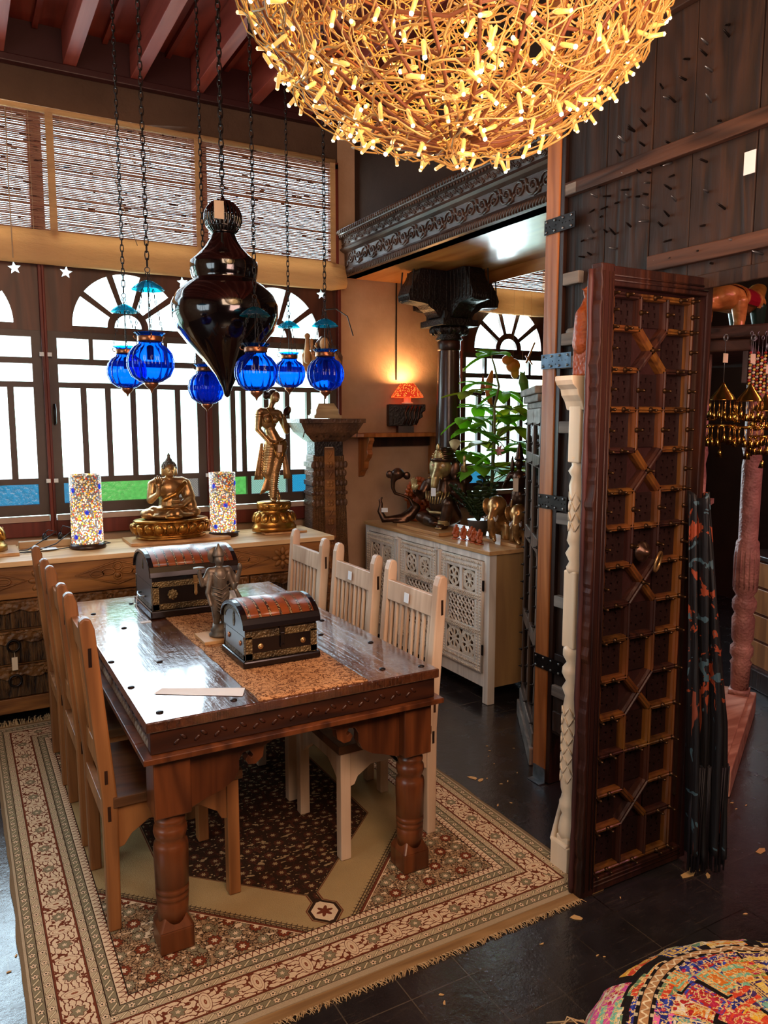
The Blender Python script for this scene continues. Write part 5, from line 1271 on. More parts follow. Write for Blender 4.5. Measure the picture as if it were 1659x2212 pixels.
for v_ in o_.data.vertices: v_.co.y += -.034 * (1 - (v_.co.z - .16) / 1.29) - .0
for i in range(9):
    z = .25 + i * .135; yy = -.107 - .034 * (1 - (z - .16) / 1.29); q = MB()
    for k in range(4): a = PI / 4 + k * PI / 2; q.sph((.015 * math.cos(a), yy, z + .015 * math.sin(a)), (.013, .005, .013), 8, 5)
    q.sph((0, yy - .003, z), (.006, .005, .006), 6, 5); q.build('flower', M['console_wood'], pe, True)
    z += .068; q = MB(); q.sph((.006, yy + .002, z), (.008, .004, .034), 8, 6, Euler((0, .5, 0)).to_matrix()); q.sph((-.01, yy + .002, z + .008), (.006, .004, .022), 8, 6, Euler((0, -.5, 0)).to_matrix()); q.build('leaf', M['console_wood'], pe, True)
q = MB()
for z, r, h in ((1.06, .118, .05), (1.13, .12, .03), (1.20, .118, .045), (1.27, .112, .05), (1.33, .12, .05)):
    q.box(-r - .012, r + .012, -.10, .10, z - h * .35, z + h * .35)
    for i in range(9):
        u = -1 + 2 * i / 8
        if abs(u) < .35: continue
        q.sph((u * r, -.10, z), (.016, .012, h * .5), 8, 6)
q.build('bracket_carving', M['pedestal'], pe, False)
q = MB(); q.box(-.105, .105, -.09, .09, 1.36, 1.50); q.build('neck', M['black_carved'], pe, bevel=.004)
q = MB(); rings = []
for a, z in ((.11, 1.49), (.135, 1.505), (.15, 1.52), (.19, 1.555), (.215, 1.60), (.225, 1.62), (.24, 1.622), (.24, 1.652)):
    rings.append([q.v((s1 * a, s2 * a * .8, z)) for s1, s2 in ((-1, -1), (1, -1), (1, 1), (-1, 1))])
q.f(rings[0][::-1]); q.f(rings[-1])
for A, B in zip(rings, rings[1:]):
    for i in range(4): q.f([A[i], A[(i + 1) % 4], B[(i + 1) % 4], B[i]])
q.build('capital', M['pedestal'], pe)
q = MB()
for i in range(8):
    x = -.175 + i * .05; q.tube([(x - .022, -.125 - 0, 1.525), (x - .018, -.155, 1.575), (x, -.172, 1.60), (x + .018, -.155, 1.575), (x + .022, -.125, 1.525)], .004, 5)
q.build('petal_carving', M['pedestal'], pe, True)
q = MB(); q.box(-.03, .03, -.094, -.091, 1.43, 1.455); q.build('price_sticker', M['tag'], pe)
stn = thing('winged_statue', 'carved winged figure on a stepped cream stand atop the tall pedestal', 'statue', (2.30, 4.98, 1.654), -.12)
cs = wood('pale_stand_wood', '#9a8560', '#c4ae82', .5, 0)
q = MB(); q.box(-.10, .10, -.08, .08, 0, .022); q.box(-.088, .088, -.07, .07, .022, .032); q.box(-.082, .082, -.065, .065, .032, .065)
rings = [[q.v((a * i, b * j, z)) for i, j in ((-1, -1), (1, -1), (1, 1), (-1, 1))] for a, b, z in ((.078, .062, .065), (.055, .045, .105))]
q.f(rings[0][::-1]); q.f(rings[1])
for i in range(4): q.f([rings[0][i], rings[0][(i + 1) % 4], rings[1][(i + 1) % 4], rings[1][i]])
q.build('stepped_stand', cs, stn); q = MB(); q.tube([(0, 0, .10), (0, 0, .24)], .006, 8); q.build('rod', M['steel'], stn, True)
fw = carved('figure_painted_wood', '#8a5c34', '#c9965c', .5, 60, .002)
blob('figure', fw, [('c', (-.10, -.03, .27), (-.03, -.02, .30), .03, .035), ('c', (.09, -.03, .26), (.03, -.02, .30), .028, .035), ('e', (0, 0, .31), (.06, .04, .045)), ('c', (0, 0, .32), (0, 0, .43), .05, .055), ('c', (-.06, 0, .445), (.06, 0, .445), .03, .03),
    ('e', (0, -.01, .52), (.036, .038, .045)), ('c', (-.07, 0, .45), (-.085, -.04, .41), .022, .018), ('c', (-.085, -.04, .41), (-.10, -.03, .52), .018, .013), ('e', (-.10, -.03, .535), (.014, .012, .018)),
    ('c', (.07, 0, .45), (.10, -.03, .39), .022, .018), ('c', (.10, -.03, .39), (.05, -.06, .37), .018, .013), ('e', (-.055, .01, .51), (.012, .012, .02)), ('e', (.0, -.045, .515), (.006, .008, .01))], stn, .0055, 3)
for s_ in (-1, 1):
    q = MB(); poly = [(.03, .30), (.06, .27), (.11, .29), (.145, .36), (.15, .44), (.13, .475), (.09, .47), (.06, .43)]
    q.prism([(s_ * a, b) for a, b in poly], 1, .03, .05)
    for i in range(7): q.tube([(s_ * (.05 + .012 * i), .03, .46 - .005 * i), (s_ * (.07 + .01 * i), .028, .36 - .004 * i), (s_ * (.05 + .008 * i), .03, .30 - .002 * i)], .004, 5)
    q.build('wing', M['pedestal'] if s_ > 0 else fw, stn, bevel=.003)
blob('hair', M['bronze'], [('e', (0, .008, .53), (.042, .04, .046)), ('c', (-.038, .01, .53), (-.04, .015, .46), .015, .012), ('c', (.038, .01, .53), (.04, .015, .46), .015, .012)], stn, .006, 2)
blob('raised_club', fw, [('c', (-.135, -.03, .40), (-.13, -.03, .55), .024, .014), ('e', (-.13, -.03, .565), (.022, .018, .022))], stn, .005, 3)
# ------------------------------------------------------------------ wall shelf, corbel and lamp
sh = thing('wall_shelf', 'wooden wall shelf on curved brackets carrying the orange lamp', 'shelf', (2.98, 5.08, 1.5))
q = MB(); q.prism([(2.50, 5.195), (2.50, 5.10), (2.53, 5.03), (2.62, 4.99), (3.45, 4.99), (3.45, 5.195)], 2, 1.515, 1.545); q.build('shelf_board', M['orange_wood'], sh, world=True, bevel=.005)
for x in (2.70, 3.33):
    pr = [(5.195, 1.515), (5.02, 1.515), (5.015, 1.49), (5.04, 1.46), (5.05, 1.42), (5.04, 1.39), (5.06, 1.36), (5.10, 1.33), (5.11, 1.28), (5.15, 1.25), (5.17, 1.22), (5.195, 1.21)]
    q = MB(); q.prism(pr, 0, x - .022, x + .022); q.build('shelf_bracket', M['orange_wood'], sh, world=True, bevel=.003)
q = MB(); q.box(2.72, 3.31, 5.17, 5.195, 1.44, 1.515); q.build('back_rail', M['dark_wood'], sh, world=True)
co = thing('carved_corbel', 'dark carved wooden corbel block standing on the wall shelf', 'corbel', (3.03, 5.09, 1.546), -.35)
q = MB(); q.box(-.06, .06, -.05, .05, 0, .05); q.build('foot_block', M['dark_wood'], co)
q = MB(); q.prism([(-.135, .05), (.04, .05), (.09, .07), (.10, .10), (.13, .12), (.125, .15), (.15, .17), (.15, .215), (-.135, .215)], 1, -.055, .055); q.build('block', M['black_carved'], co, bevel=.005)
q = MB()
for i in range(4): q.tube([(-.02 + i * .03, -.058, .06), (.0 + i * .03, -.06, .11), (-.01 + i * .035, -.058, .15), (.02 + i * .03, -.058, .20)], .010, 6)
q.build('carved_leaves', M['bronze'], co, True)
la = thing('table_lamp', 'small lit lamp with orange mosaic cone shade on the corbel', 'lamp', (3.05, 5.09, 1.764))
q = MB(); q.lathe([(.045, 0), (.045, .01), (.028, .018), (.028, .045), (.01, .05), (.01, .09)], seg=20); q.build('lamp_base', M['cream_wood'], la, True)
g = Mat('mosaic_lamp_shade', .5); o = g.obj(); v = g.voro(o, 85, 'F1'); c = g.mix(v.gt(.38), '#ff9a40', '#b02a14'); g.col(c); g.emit(c, 1.15)
q = MB(); q.lathe([(.125, .05), (.122, .062), (.055, .155), (.053, .15), (.119, .06), (.122, .05)], seg=36); q.build('lamp_shade', g.mat, la, True)
q = MB(); q.sph((0, 0, .105), (.018, .018, .022), 10, 8); bb = Mat('warm_bulb'); bb.emit((1, .7, .35), 18); q.build('bulb', bb.mat, la, True)
l_ = light('shade_light', 'POINT', (0, -.0, .13), 16, (1, .56, .22), .03, parent=la)
# ------------------------------------------------------------------ whitewashed sideboard
SX0, SX1, SY0, SY1 = 2.60, 3.03, 3.425, 4.93
sb = thing('white_sideboard', 'whitewashed sideboard with three carved lattice doors and a wood top', 'sideboard', ((SX0 + SX1) / 2, (SY0 + SY1) / 2, 0))
MB().box(SX0 - .012, SX1 + .03, SY0 - .012, SY1 + .01, .883, .906).build('worktop', M['side_top'], sb, world=True, bevel=.002)
q = MB(); q.box(SX0 + .03, SX1, SY0 + .003, SY0 + .02, .10, .883); q.build('side_panel', M['tan_side'], sb, world=True)
q = MB(); q.box(SX0 + .02, SX1, SY0 + .02, SY1, .10, .883); q.build('carcass', M['lattice_back'], sb, world=True)
for y in (SY0, SY1 - .05):
    for x in (SX0, SX1 - .05): MB().box(x, x + .05, y, y + .05, .002, .883 if x == SX0 else .12).build('corner_post', M['white_wood'] if x == SX0 else M['tan_side'], sb, world=True, bevel=.002)
q = MB(); q.box(SX0, SX0 + .02, SY0 + .05, SY1 - .05, .098, .178); q.box(SX0, SX0 + .02, SY0 + .05, SY1 - .05, .842, .883)
q.box(SX0, SX0 + .02, 3.905, 3.958, .17, .85).box(SX0, SX0 + .02, 4.402, 4.452, .17, .85).build('face_frame', M['white_wood'], sb, world=True, bevel=.002)
def flower_holes(cx, cz, r, n=8):
    out = []
    for k in range(n):
        a = 2 * PI * (k + .5) / n; c_, s_ = math.cos(a), math.sin(a); p = []
        for t in range(10):
            b = 2 * PI * t / 10; u = r * .62 + r * .30 * math.cos(b); v_ = r * .62 * math.sin(PI / n) * .78 * math.sin(b) * (1.25 if math.cos(b) > 0 else .8); p.append((cx + u * c_ - v_ * s_, cz + u * s_ + v_ * c_))
        out.append(p)
    return out
YZ = Matrix(((0, 0, -1, 0), (1, 0, 0, 0), (0, 1, 0, 0), (0, 0, 0, 1)))    # plate XY -> world YZ, normal -X
for di, (ya, yb) in enumerate(((3.478, 3.90), (3.962, 4.40), (4.456, 4.885))):
    za, zb = .182, .838; ym = (ya + yb) / 2; W = yb - ya
    loc = Matrix.Translation((SX0 - .004 - sb.location.x, -sb.location.y, 0)) @ YZ
    fw_ = .055; polys = [rect(ya, yb, za, zb)]
    rt = (.64, .775); rl = (.435, .605); rb = (.245, .40)
    for a, b in ((ya + fw_ + .012, ym - .014), (ym + .014, yb - fw_ - .012)): polys.append(rect(a, b, *rt))
    polys.append(rect(ya + fw_ + .012, yb - fw_ - .012, *rl)); polys.append(rect(ya + fw_ + .012, yb - fw_ - .012, *rb))
    d_ = plate('door', polys, .02, M['white_wood'], sb, loc)
    for i, (a, b) in enumerate(((ya + fw_ + .012, ym - .014), (ym + .014, yb - fw_ - .012))):
        cy_, cz_ = (a + b) / 2, (rt[0] + rt[1]) / 2; P_ = [rect(a, b, *rt)] + flower_holes(cy_, cz_, .050, 8)
        for sy in (-1, 1):
            for sz in (-1, 1): P_.append([(cy_ + sy * (b - a) * .46, cz_ + sz * .062), (cy_ + sy * (b - a) * .46, cz_ + sz * .035), (cy_ + sy * .048, cz_ + sz * .05), (cy_ + sy * .02, cz_ + sz * .062)])
        if i == 1: P_ = [rect(a, b, *rt)] + flower_holes(cy_, cz_, .052, 6) + [[(cy_ + sy * (b - a) * .46, cz_ + sz * .06), (cy_ + sy * (b - a) * .46, cz_ + sz * .01), (cy_ + sy * .05, cz_ + sz * .035), (cy_ + sy * .01, cz_ + sz * .06)] for sy in (-1, 1) for sz in (-1, 1)]
        plate('pierced_flower_panel', P_, .008, M['white_carved'], d_, loc)
    q = MB(); n = 9
    for k in range(-6, 13):
        for s_ in (-1, 1):
            # woven diagonals clipped to the opening
            y0_, y1_ = ya + fw_ + .012, yb - fw_ - .012; pts = []
            for t in range(13):
                z = rl[0] + (rl[1] - rl[0]) * t / 12; y = y0_ + k * (W - 2 * fw_) / 8 + s_ * (z - rl[0]) * 1.0 + (0 if s_ > 0 else .17)
                if y0_ <= y <= y1_: pts.append((SX0 - .002 + .004 * math.sin(t * PI / 1.5 + (PI if s_ > 0 else 0)), y, z))
            if len(pts) > 1: q.tube(pts, .0062, 6, flat=.8)
    q.build('woven_lattice', M['white_wood'], d_, True, world=False).data.transform(Matrix.Translation((-sb.location.x, -sb.location.y, 0)))
    P_ = [rect(ya + fw_ + .01, yb - fw_ - .01, *rb)]
    for s_ in (-1, 1):
        cy_ = ym + s_ * (W / 2 - fw_ - .012) * .5; P_ += flower_holes(cy_, (rb[0] + rb[1]) / 2, .064, 8)
        for sz in (-1, 1): P_.append([(cy_ + s_ * .072, (rb[0] + rb[1]) / 2 + sz * .072), (cy_ + s_ * .072, (rb[0] + rb[1]) / 2 + sz * .035), (cy_ + s_ * .045, (rb[0] + rb[1]) / 2 + sz * .06)])
    for sz in (-1, 1): P_.append([(ym - .022, (rb[0] + rb[1]) / 2 + sz * .072), (ym + .022, (rb[0] + rb[1]) / 2 + sz * .072), (ym, (rb[0] + rb[1]) / 2 + sz * .03)])
    plate('pierced_rosette_panel', P_, .008, M['white_carved'], d_, loc)
    q = MB(); X_ = SX0 - .016
    for z in [za + .012 + i * .017 for i in range(38)]:
        for y in (ya + .012, yb - .012, ya + .042, yb - .042): q.sph((X_, y, z), (.004, .009, .005), 6, 4, Euler((.6, 0, 0)).to_matrix())
    for y in [ya + .02 + i * .017 for i in range(int((W - .03) / .017))]:
        for z in (za + .012, zb - .012, za + .042, zb - .042, (rt[0] + rl[1]) / 2 - .006, (rt[0] + rl[1]) / 2 + .008, (rl[0] + rb[1]) / 2 - .006, (rl[0] + rb[1]) / 2 + .008): q.sph((X_, y, z), (.004, .005, .009), 6, 4, Euler((.5, 0, 0)).to_matrix())
    q.build('rope_carving', M['white_carved'], d_, True).data.transform(Matrix.Translation((-sb.location.x, -sb.location.y, 0)))
    ysd = yb + .012 if di < 2 else ya - .014
    q = MB(); q.box(SX0 - .03, SX0 - .005, ysd - .010, ysd + .008, za, zb + .01); q.build('latch_strip', M['white_wood'], d_, bevel=.003).data.transform(Matrix.Translation((-sb.location.x, -sb.location.y, 0)))
    q = MB(); q.sph((SX0 - .03, ysd + .02 * (1 if di < 2 else -1), zb + .008), (.010, .022, .008), 8, 6); q.sph((SX0 - .03, ysd + .02 * (1 if di < 2 else -1), zb + .018), (.008, .01, .01), 8, 6); q.build('turn_latch', M['white_wood'], d_, True).data.transform(Matrix.Translation((-sb.location.x, -sb.location.y, 0)))
for z in (.32, .70): MB().box(SX0 - .012, SX0 - .004, 3.466, 3.478, z - .03, z + .03).build('hinge', M['iron'], sb, world=True)
ZS = .907
# boards on the sideboard
board(2.645, 3.0, 4.02, 4.55, ZS, ZS + .022, 'long wooden board under the big elephant-headed statue')
board(2.80, 3.04, 3.44, 3.80, ZS, ZS + .018, 'wooden board under the elephant figurines at the near end of the sideboard')
# elephant-headed seated statue
ga = thing('elephant_headed_statue', 'large seated elephant-headed bronze statue wearing a turban on the sideboard', 'statue', (2.85, 4.28, ZS + .023), -PI / 2 + .5)
br, gold_ = M['bronze'], metal('gilded_face', '#7d6640', '#c9b07c', .35, .7)
# local: faces -Y
blob('body', br, [('e', (0, .02, .06), (.13, .10, .055)), ('e', (-.12, -.03, .055), (.07, .06, .045)), ('c', (-.12, -.03, .05), (-.02, -.10, .04), .045, .032), ('e', (-.01, -.115, .035), (.04, .03, .025)),
    ('c', (.09, -.02, .08), (.10, -.11, .17), .055, .045), ('c', (.10, -.11, .17), (.07, -.12, .03), .042, .034), ('e', (.065, -.15, .02), (.034, .05, .02)),
    ('e', (0, .0, .16), (.10, .085, .10)), ('c', (0, .02, .2), (0, .02, .28), .085, .075), ('c', (-.10, .02, .285), (.10, .02, .285), .045, .045),
    ('c', (.13, .01, .275), (.155, -.02, .19), .04, .036), ('c', (.155, -.02, .19), (.12, -.07, .24), .03, .024), ('c', (-.13, .01, .275), (-.15, -.03, .20), .038, .03), ('c', (-.15, -.03, .20), (-.165, -.09, .235), .028, .02),
    ('c', (.12, .03, .29), (.18, .02, .33), .032, .026), ('c', (.18, .02, .33), (.165, -.01, .37), .024, .018), ('c', (0, .02, .3), (0, .01, .36), .06, .055)], ga, .007, 3)
blob('head', gold_, [('e', (0, -.02, .40), (.066, .07, .075)), ('e', (0, -.06, .385), (.045, .04, .05)), ('p', [(0, -.075, .375), (0, -.115, .33), (-.005, -.12, .28), (-.02, -.105, .24), (.02, -.11, .225), (.04, -.12, .24)], [.036, .030, .025, .022, .018, .014]),
    ('c', (-.03, -.085, .345), (-.05, -.12, .33), .012, .006), ('c', (.03, -.085, .345), (.05, -.12, .33), .012, .006)], ga, .005, 2)
q = MB()
for s_ in (-1, 1): q.sph((s_ * .038, -.078, .415), (.014, .010, .009), 10, 8); q.sph((s_ * .038, -.085, .415), (.006, .005, .006), 8, 6)
q.build('eyes', M['tag'], ga, True)
for s_ in (-1, 1):
    blob('ear', gold_ if s_ < 0 else br, [('e', (s_ * .085, .0, .385), (.035, .014, .058), (0, s_ * .2, s_ * .5)), ('e', (s_ * .08, -.0, .335), (.022, .012, .028))], ga, .005, 2)
blob('raised_palm', gold_, [('e', (-.168, -.10, .265), (.024, .010, .026)), ('c', (-.186, -.10, .285), (-.190, -.105, .318), .007, .005), ('c', (-.174, -.10, .288), (-.176, -.106, .328), .007, .005), ('c', (-.162, -.10, .288), (-.162, -.106, .328), .007, .005), ('c', (-.150, -.10, .285), (-.147, -.105, .318), .0065, .005), ('c', (-.148, -.10, .262), (-.134, -.11, .28), .008, .006)], ga, .0035, 1)
blob('hand_with_bud', gold_, [('e', (.165, -.015, .385), (.024, .02, .022)), ('c', (.165, -.02, .395), (.165, -.02, .43), .014, .012), ('e', (.165, -.02, .455), (.012, .012, .03)), ('c', (.15, -.035, .38), (.155, -.04, .41), .007, .006), ('c', (.178, -.035, .38), (.175, -.04, .41), .007, .006)], ga, .004, 1)
mb = MB()
for i in range(6): mb.torus((0, .0 + i * .004, .452 + i * .013), .078 - i * .008 - (.004 if i % 2 else 0), .015, 2, 24, 8, (1, 1.02))
mb.sph((0, .01, .48), (.06, .06, .05), 14, 10)
mb.build('turban', br, ga, True)
mb = MB(); mb.sph((0, -.075, .475), (.035, .014, .05), 10, 8); mb.sph((0, -.08, .53), (.014, .01, .03), 8, 6)
for i in range(10): a = PI * i / 9; mb.sph((.04 * math.cos(a), -.08, .46 + .045 * math.sin(a)), .008, 6, 5)
mb.build('turban_jewel', gold_, ga, True)
mb = MB()
for i in range(7):
    a = -.6 + i * .2; c_ = Vector((.045, .06, .50)); e_ = c_ + Vector((.07 * math.sin(a), .02, .085 * math.cos(a))); mb.bar(c_, e_, .016, .004, (0, 1, 0))
mb.build('fan_plume', gold_, ga)
mb = MB(); 
for i in range(9):
    a = PI * i / 8; mb.tube([(-.09 + .022 * i, -.075 - .02 * math.sin(a), .24), (-.075 + .019 * i, -.10 - .02 * math.sin(a), .19 - .03 * math.sin(a))], .006, 6)
mb.tube([(-.095, -.05, .115), (-.05, -.085, .10), (.03, -.09, .10), (.09, -.06, .12)], .010, 8)
for i in range(5): mb.sph((.045 + i * .010, -.19, .012), (.006, .010, .007), 6, 5)
for i in range(4): mb.torus((.07, -.125, .03 + i * .008), .038 - i * .001, .004, 2, 14, 5)
mb.build('necklace_and_anklets', gold_, ga, True)
for i in range(1):
    q = MB(); q.box(-.015, .02, -.145, -.143, .215, .27); q.build('price_tag', M['paper'], ga)
# yoga elephant figurine
yo = thing('elephant_figurine', 'slender bronze elephant-headed figurine stretched in a yoga pose at the far end', 'figurine', (2.74, 4.70, ZS + .001), -.45)
blob('body', br, [('p', [(-.12, -.02, .14), (-.13, -.02, .09), (-.10, -.03, .03), (-.04, -.03, .035), (.03, -.01, .03), (.09, 0, .06), (.13, 0, .11)], [.014, .02, .028, .024, .04, .045, .034]), ('p', [(-.12, -.02, .14), (-.13, -.02, .17), (-.115, -.02, .185)], [.014, .012, .008]),
    ('p', [(.12, 0, .12), (.10, 0, .15), (.08, 0, .18), (.03, 0, .20), (-.02, 0, .215), (-.035, 0, .25), (-.035, 0, .30), (-.02, 0, .33)], [.03, .016, .012, .011, .012, .014, .018, .028]), ('e', (0, 0, .355), (.045, .042, .042)), ('e', (-.06, 0, .35), (.028, .010, .03)), ('e', (.065, 0, .34), (.028, .010, .03)),
    ('c', (.12, 0, .10), (.05, -.04, .02), .022, .012), ('c', (.05, -.04, .02), (-.03, -.04, .012), .014, .01)], yo, .0055, 3)
q = MB(); q.box(-.12, -.075, -.05, -.048, .085, .115); q.build('price_tag', M['paper'], yo)
# orange carved plaque behind
pl = thing('carved_plaque', 'reddish openwork carved plaque standing behind the yoga figurine', 'carving', (2.93, 4.72, ZS + .001), -PI / 2 + .75)
q = MB(); q.box(-.09, .09, -.04, .04, 0, .03); q.box(-.08, .08, -.03, .03, .03, .07)
n = 16
for i in range(n): a = PI * i / (n - 1); q.sph((.095 * math.cos(a), 0, .16 + .15 * math.sin(a)), (.018, .012, .018), 8, 6)
for i in range(12): a = PI * i / 11; q.sph((.065 * math.cos(a), 0, .16 + .11 * math.sin(a)), (.013, .010, .013), 6, 5)
q.prism([(-.09, .07), (.09, .07), (.10, .2)] + [(.10 * math.cos(a), .18 + .13 * math.sin(a)) for a in [PI * k / 10 for k in range(11)]] + [(-.10, .2)], 1, .008, .02)
q.build('openwork_frame', M['orange_carving'], pl, True)
blob('small_figure', M['orange_carving'], [('e', (0, -.01, .10), (.05, .025, .025)), ('c', (0, -.01, .11), (0, -.01, .17), .026, .022), ('e', (0, -.01, .205), (.018, .018, .022)), ('c', (-.03, -.01, .16), (-.055, -.01, .12), .012, .01), ('c', (.03, -.01, .16), (.055, -.01, .12), .012, .01)], pl, .005, 2)
# five tiny figurines
tiny = thing('tiny_figurine', 'tiny reddish seated figurine, leftmost of the row of five', 'figurine', (0, 0, 0), 0, 'row of five tiny figurines')
q = MB(); q.box(-.018, .018, -.014, .014, 0, .006); q.build('base', M['orange_carving'], tiny, bevel=.002)
blob('body', M['orange_carving'], [('e', (0, 0, .018), (.018, .015, .012)), ('c', (0, 0, .02), (0, 0, .042), .015, .012), ('e', (0, -.002, .058), (.013, .012, .014)), ('c', (0, -.014, .058), (0, -.018, .035), .006, .004), ('e', (0, .002, .074), (.009, .009, .01)), ('c', (-.014, 0, .045), (-.018, -.008, .03), .006, .005), ('c', (.014, 0, .045), (.018, -.008, .03), .006, .005), ('e', (-.014, .002, .06), (.007, .004, .01)), ('e', (.014, .002, .06), (.007, .004, .01))], tiny, .0022, 1)
lab = ['leftmost', 'second from the left', 'middle one', 'second from the right', 'rightmost']
for i, (x, y) in enumerate(((2.684, 3.885), (2.692, 3.815), (2.715, 3.765), (2.69, 3.705), (2.685, 3.64))):
    if i == 0: tiny.location = (x, y, ZS + .001); tiny.rotation_euler = (0, 0, -1.2); tiny.scale = (1.12,) * 3
    else:
        t_ = dup(tiny, (x, y, ZS + .001), -1.2 + .2 * ((i % 3) - 1), 'tiny reddish seated figurine, %s of the row of five' % lab[i])
# paired elephants
def elephant(label, x, y, rz, s, z):
    e = thing('elephant_ornament', label, 'figurine', (x, y, z), rz, 'glazed elephant ornaments')
    gm = metal('glazed_elephant', '#5a3a1e', '#b98a52', .25, .6)
    blob('body', gm, [('e', (0, .02, .075), (.055, .07, .06)), ('c', (-.03, -.02, .06), (-.03, -.025, .012), .022, .02), ('c', (.03, -.02, .06), (.03, -.025, .012), .022, .02), ('c', (-.03, .06, .06), (-.03, .06, .012), .024, .02), ('c', (.03, .06, .06), (.03, .06, .012), .024, .02),
        ('e', (0, -.055, .14), (.042, .042, .046)), ('p', [(0, -.08, .125), (0, -.108, .09), (0, -.11, .045), (.01, -.10, .015), (.02, -.115, .008)], [.022, .018, .014, .011, .009]), ('c', (0, -.03, .11), (0, 0, .09), .04, .045)], e, .0055, 2)
    for s_ in (-1, 1):
        blob('ear', gm, [('e', (s_ * .05, -.035, .135), (.008, .03, .038), (0, s_ * .2, s_ * .5))], e, .004, 1)
    q = MB(); 
    for s_ in (-1, 1): q.tube([(s_ * .018, -.09, .105), (s_ * .024, -.118, .09), (s_ * .022, -.13, .105)], [.006, .005, .002], 6)
    q.build('tusks', M['paper'], e, True)
    q = MB()
    for i in range(12): a = 2 * PI * i / 12; q.sph((.058 * math.cos(a), .02 + .01 * math.sin(a), .09 + .055 * math.sin(a)), .006, 6, 5)
    q.build('bead_harness', M['string'], e, True)
    e.scale = (s,) * 3; return e
elephant('larger glazed brown elephant ornament hung with beads on the near board', 2.885, 3.68, -1.1, 1.45, ZS + .019)
elephant('smaller glazed brown elephant ornament next to the studded cabinet', 2.905, 3.53, -.9, 1.25, ZS + .019)
q = MB(); q.box(2.785, 2.787, 3.57, 3.62, ZS + .0, ZS + .06); tag(q.build('price_tag', M['paper']), 'white price tag propped at the front of the near board', 'tag')
dk = thing('dark_figure_statue', 'slim dark bronze deity statue with a hanging tag beside the plant', 'statue', (2.99, 3.66, ZS + .019), -.9)
q = MB(); q.lathe([(.05, 0), (.05, .02), (.035, .03), (.045, .05)], seg=20); q.build('base', br, dk, True)
blob('body', br, [('c', (-.02, 0, .05), (-.015, 0, .24), .022, .034), ('c', (.02, 0, .05), (.015, 0, .24), .022, .034), ('e', (0, 0, .26), (.048, .035, .04)), ('c', (0, 0, .28), (0, 0, .37), .032, .04), ('c', (-.05, 0, .385), (.05, 0, .385), .02, .02), ('c', (0, 0, .39), (0, 0, .43), .014, .014), ('e', (0, -.004, .455), (.026, .028, .032)),
    ('c', (-.06, 0, .38), (-.085, -.03, .31), .017, .014), ('c', (-.085, -.03, .31), (-.06, -.06, .36), .014, .01), ('c', (.06, 0, .38), (.09, 0, .43), .017, .014), ('c', (.09, 0, .43), (.085, -.02, .50), .013, .010)], dk, .006, 3)
q = MB(); q.lathe([(.030, .475), (.033, .485), (.024, .50), (.02, .53), (.012, .56), (.004, .58), (0, .585)], seg=14)
for x in (-.045, .045): q.lathe([(.008, .40), (.014, .43), (.01, .47), (.003, .50)], (x, .01, 0), 10)
q.build('tall_crown', br, dk, True)
q = MB(); q.box(-.018, .014, -.08, -.078, .29, .37); q.build('hanging_tag', M['tag'], dk)

# ------------------------------------------------------------------ plants
def leafmat(name, a, b, t=.45):
    m = Mat(name, .4, 0, .4); c = m.mix(m.noise(m.obj(), 14, 2), a, b); m.col(c)
    tl = m.n('ShaderNodeBsdfTranslucent'); m.L(m.mix(.5, c, b), tl.inputs[0]); mx = m.n('ShaderNodeMixShader'); mx.inputs[0].default_value = t
    m.L(m.b.outputs[0], mx.inputs[1]); m.L(tl.outputs[0], mx.inputs[2]); m.shader(mx.outputs[0]); return m.mat
M['leaf'] = leafmat('bright_leaf', '#6fae22', '#b4e858', .7); M['leaf2'] = leafmat('olive_leaf', '#7f9a2a', '#c8cc58', .68); M['leafd'] = leafmat('dark_leaf', '#182410', '#33461f', .25)
def leaf(mb, base, d, L, wd, up=(0, 0, 1), droop=.3):
    base = Vector(base); d = Vector(d).normalized(); side = d.cross(Vector(up)); side = side.normalized() if side.length > .01 else Vector((1, 0, 0)); nrm = side.cross(d)
    prof = [(0, .02), (.12, .45), (.3, .88), (.5, 1), (.7, .85), (.87, .5), (1, .03)]; rows = []
    for t, w_ in prof:
        c = base + d * (L * t) - Vector((0, 0, droop * L * t * t)); rows.append([mb.v(c - side * wd * w_ + nrm * wd * .18), mb.v(c), mb.v(c + side * wd * w_ + nrm * wd * .18)])
    for a, b in zip(rows, rows[1:]):
        for i in range(2): mb.f([a[i], a[i + 1], b[i + 1], b[i]])
tp = thing('tall_house_plant', 'tall bright green plant with hand-shaped leaves behind the sideboard', 'plant', (3.30, 4.03, 0))
q = MB(); q.lathe([(.13, .002), (.17, .26), (.18, .30), (.165, .30), (.15, .27), (0, .26)], seg=28); q.build('pot', M['terracotta'], tp, True)
def P3(px, py, depth):
    u = px - 829.5; v = py - 1106; th_ = math.atan(201 / 1650.); yw = math.radians(29.2)
    Fh = Vector((math.sin(yw), math.cos(yw), 0)); Rr = Vector((math.cos(yw), -math.sin(yw), 0)); Uu = Vector((0, 0, 1))
    d = Rr * u - v * (Fh * math.sin(th_) + Uu * math.cos(th_)) + 1650 * (Fh * math.cos(th_) - Uu * math.sin(th_))
    return Vector((0, 0, 1.65)) + d * (depth / d.dot(Fh))
D = 5.12
trunk = [(3.30, 4.03, .27)] + [tuple(P3(x, y, D + .02 * i)) for i, (x, y) in enumerate(((1065, 1150), (1062, 1050), (1068, 950), (1068, 880), (1078, 835), (1068, 790), (1060, 765)))]
q = MB(); q.tube(trunk, [.014, .012, .012, .011, .009, .008, .006, .004], 8)
stems = []
lf = MB(); lf2 = MB(); random.seed(21)
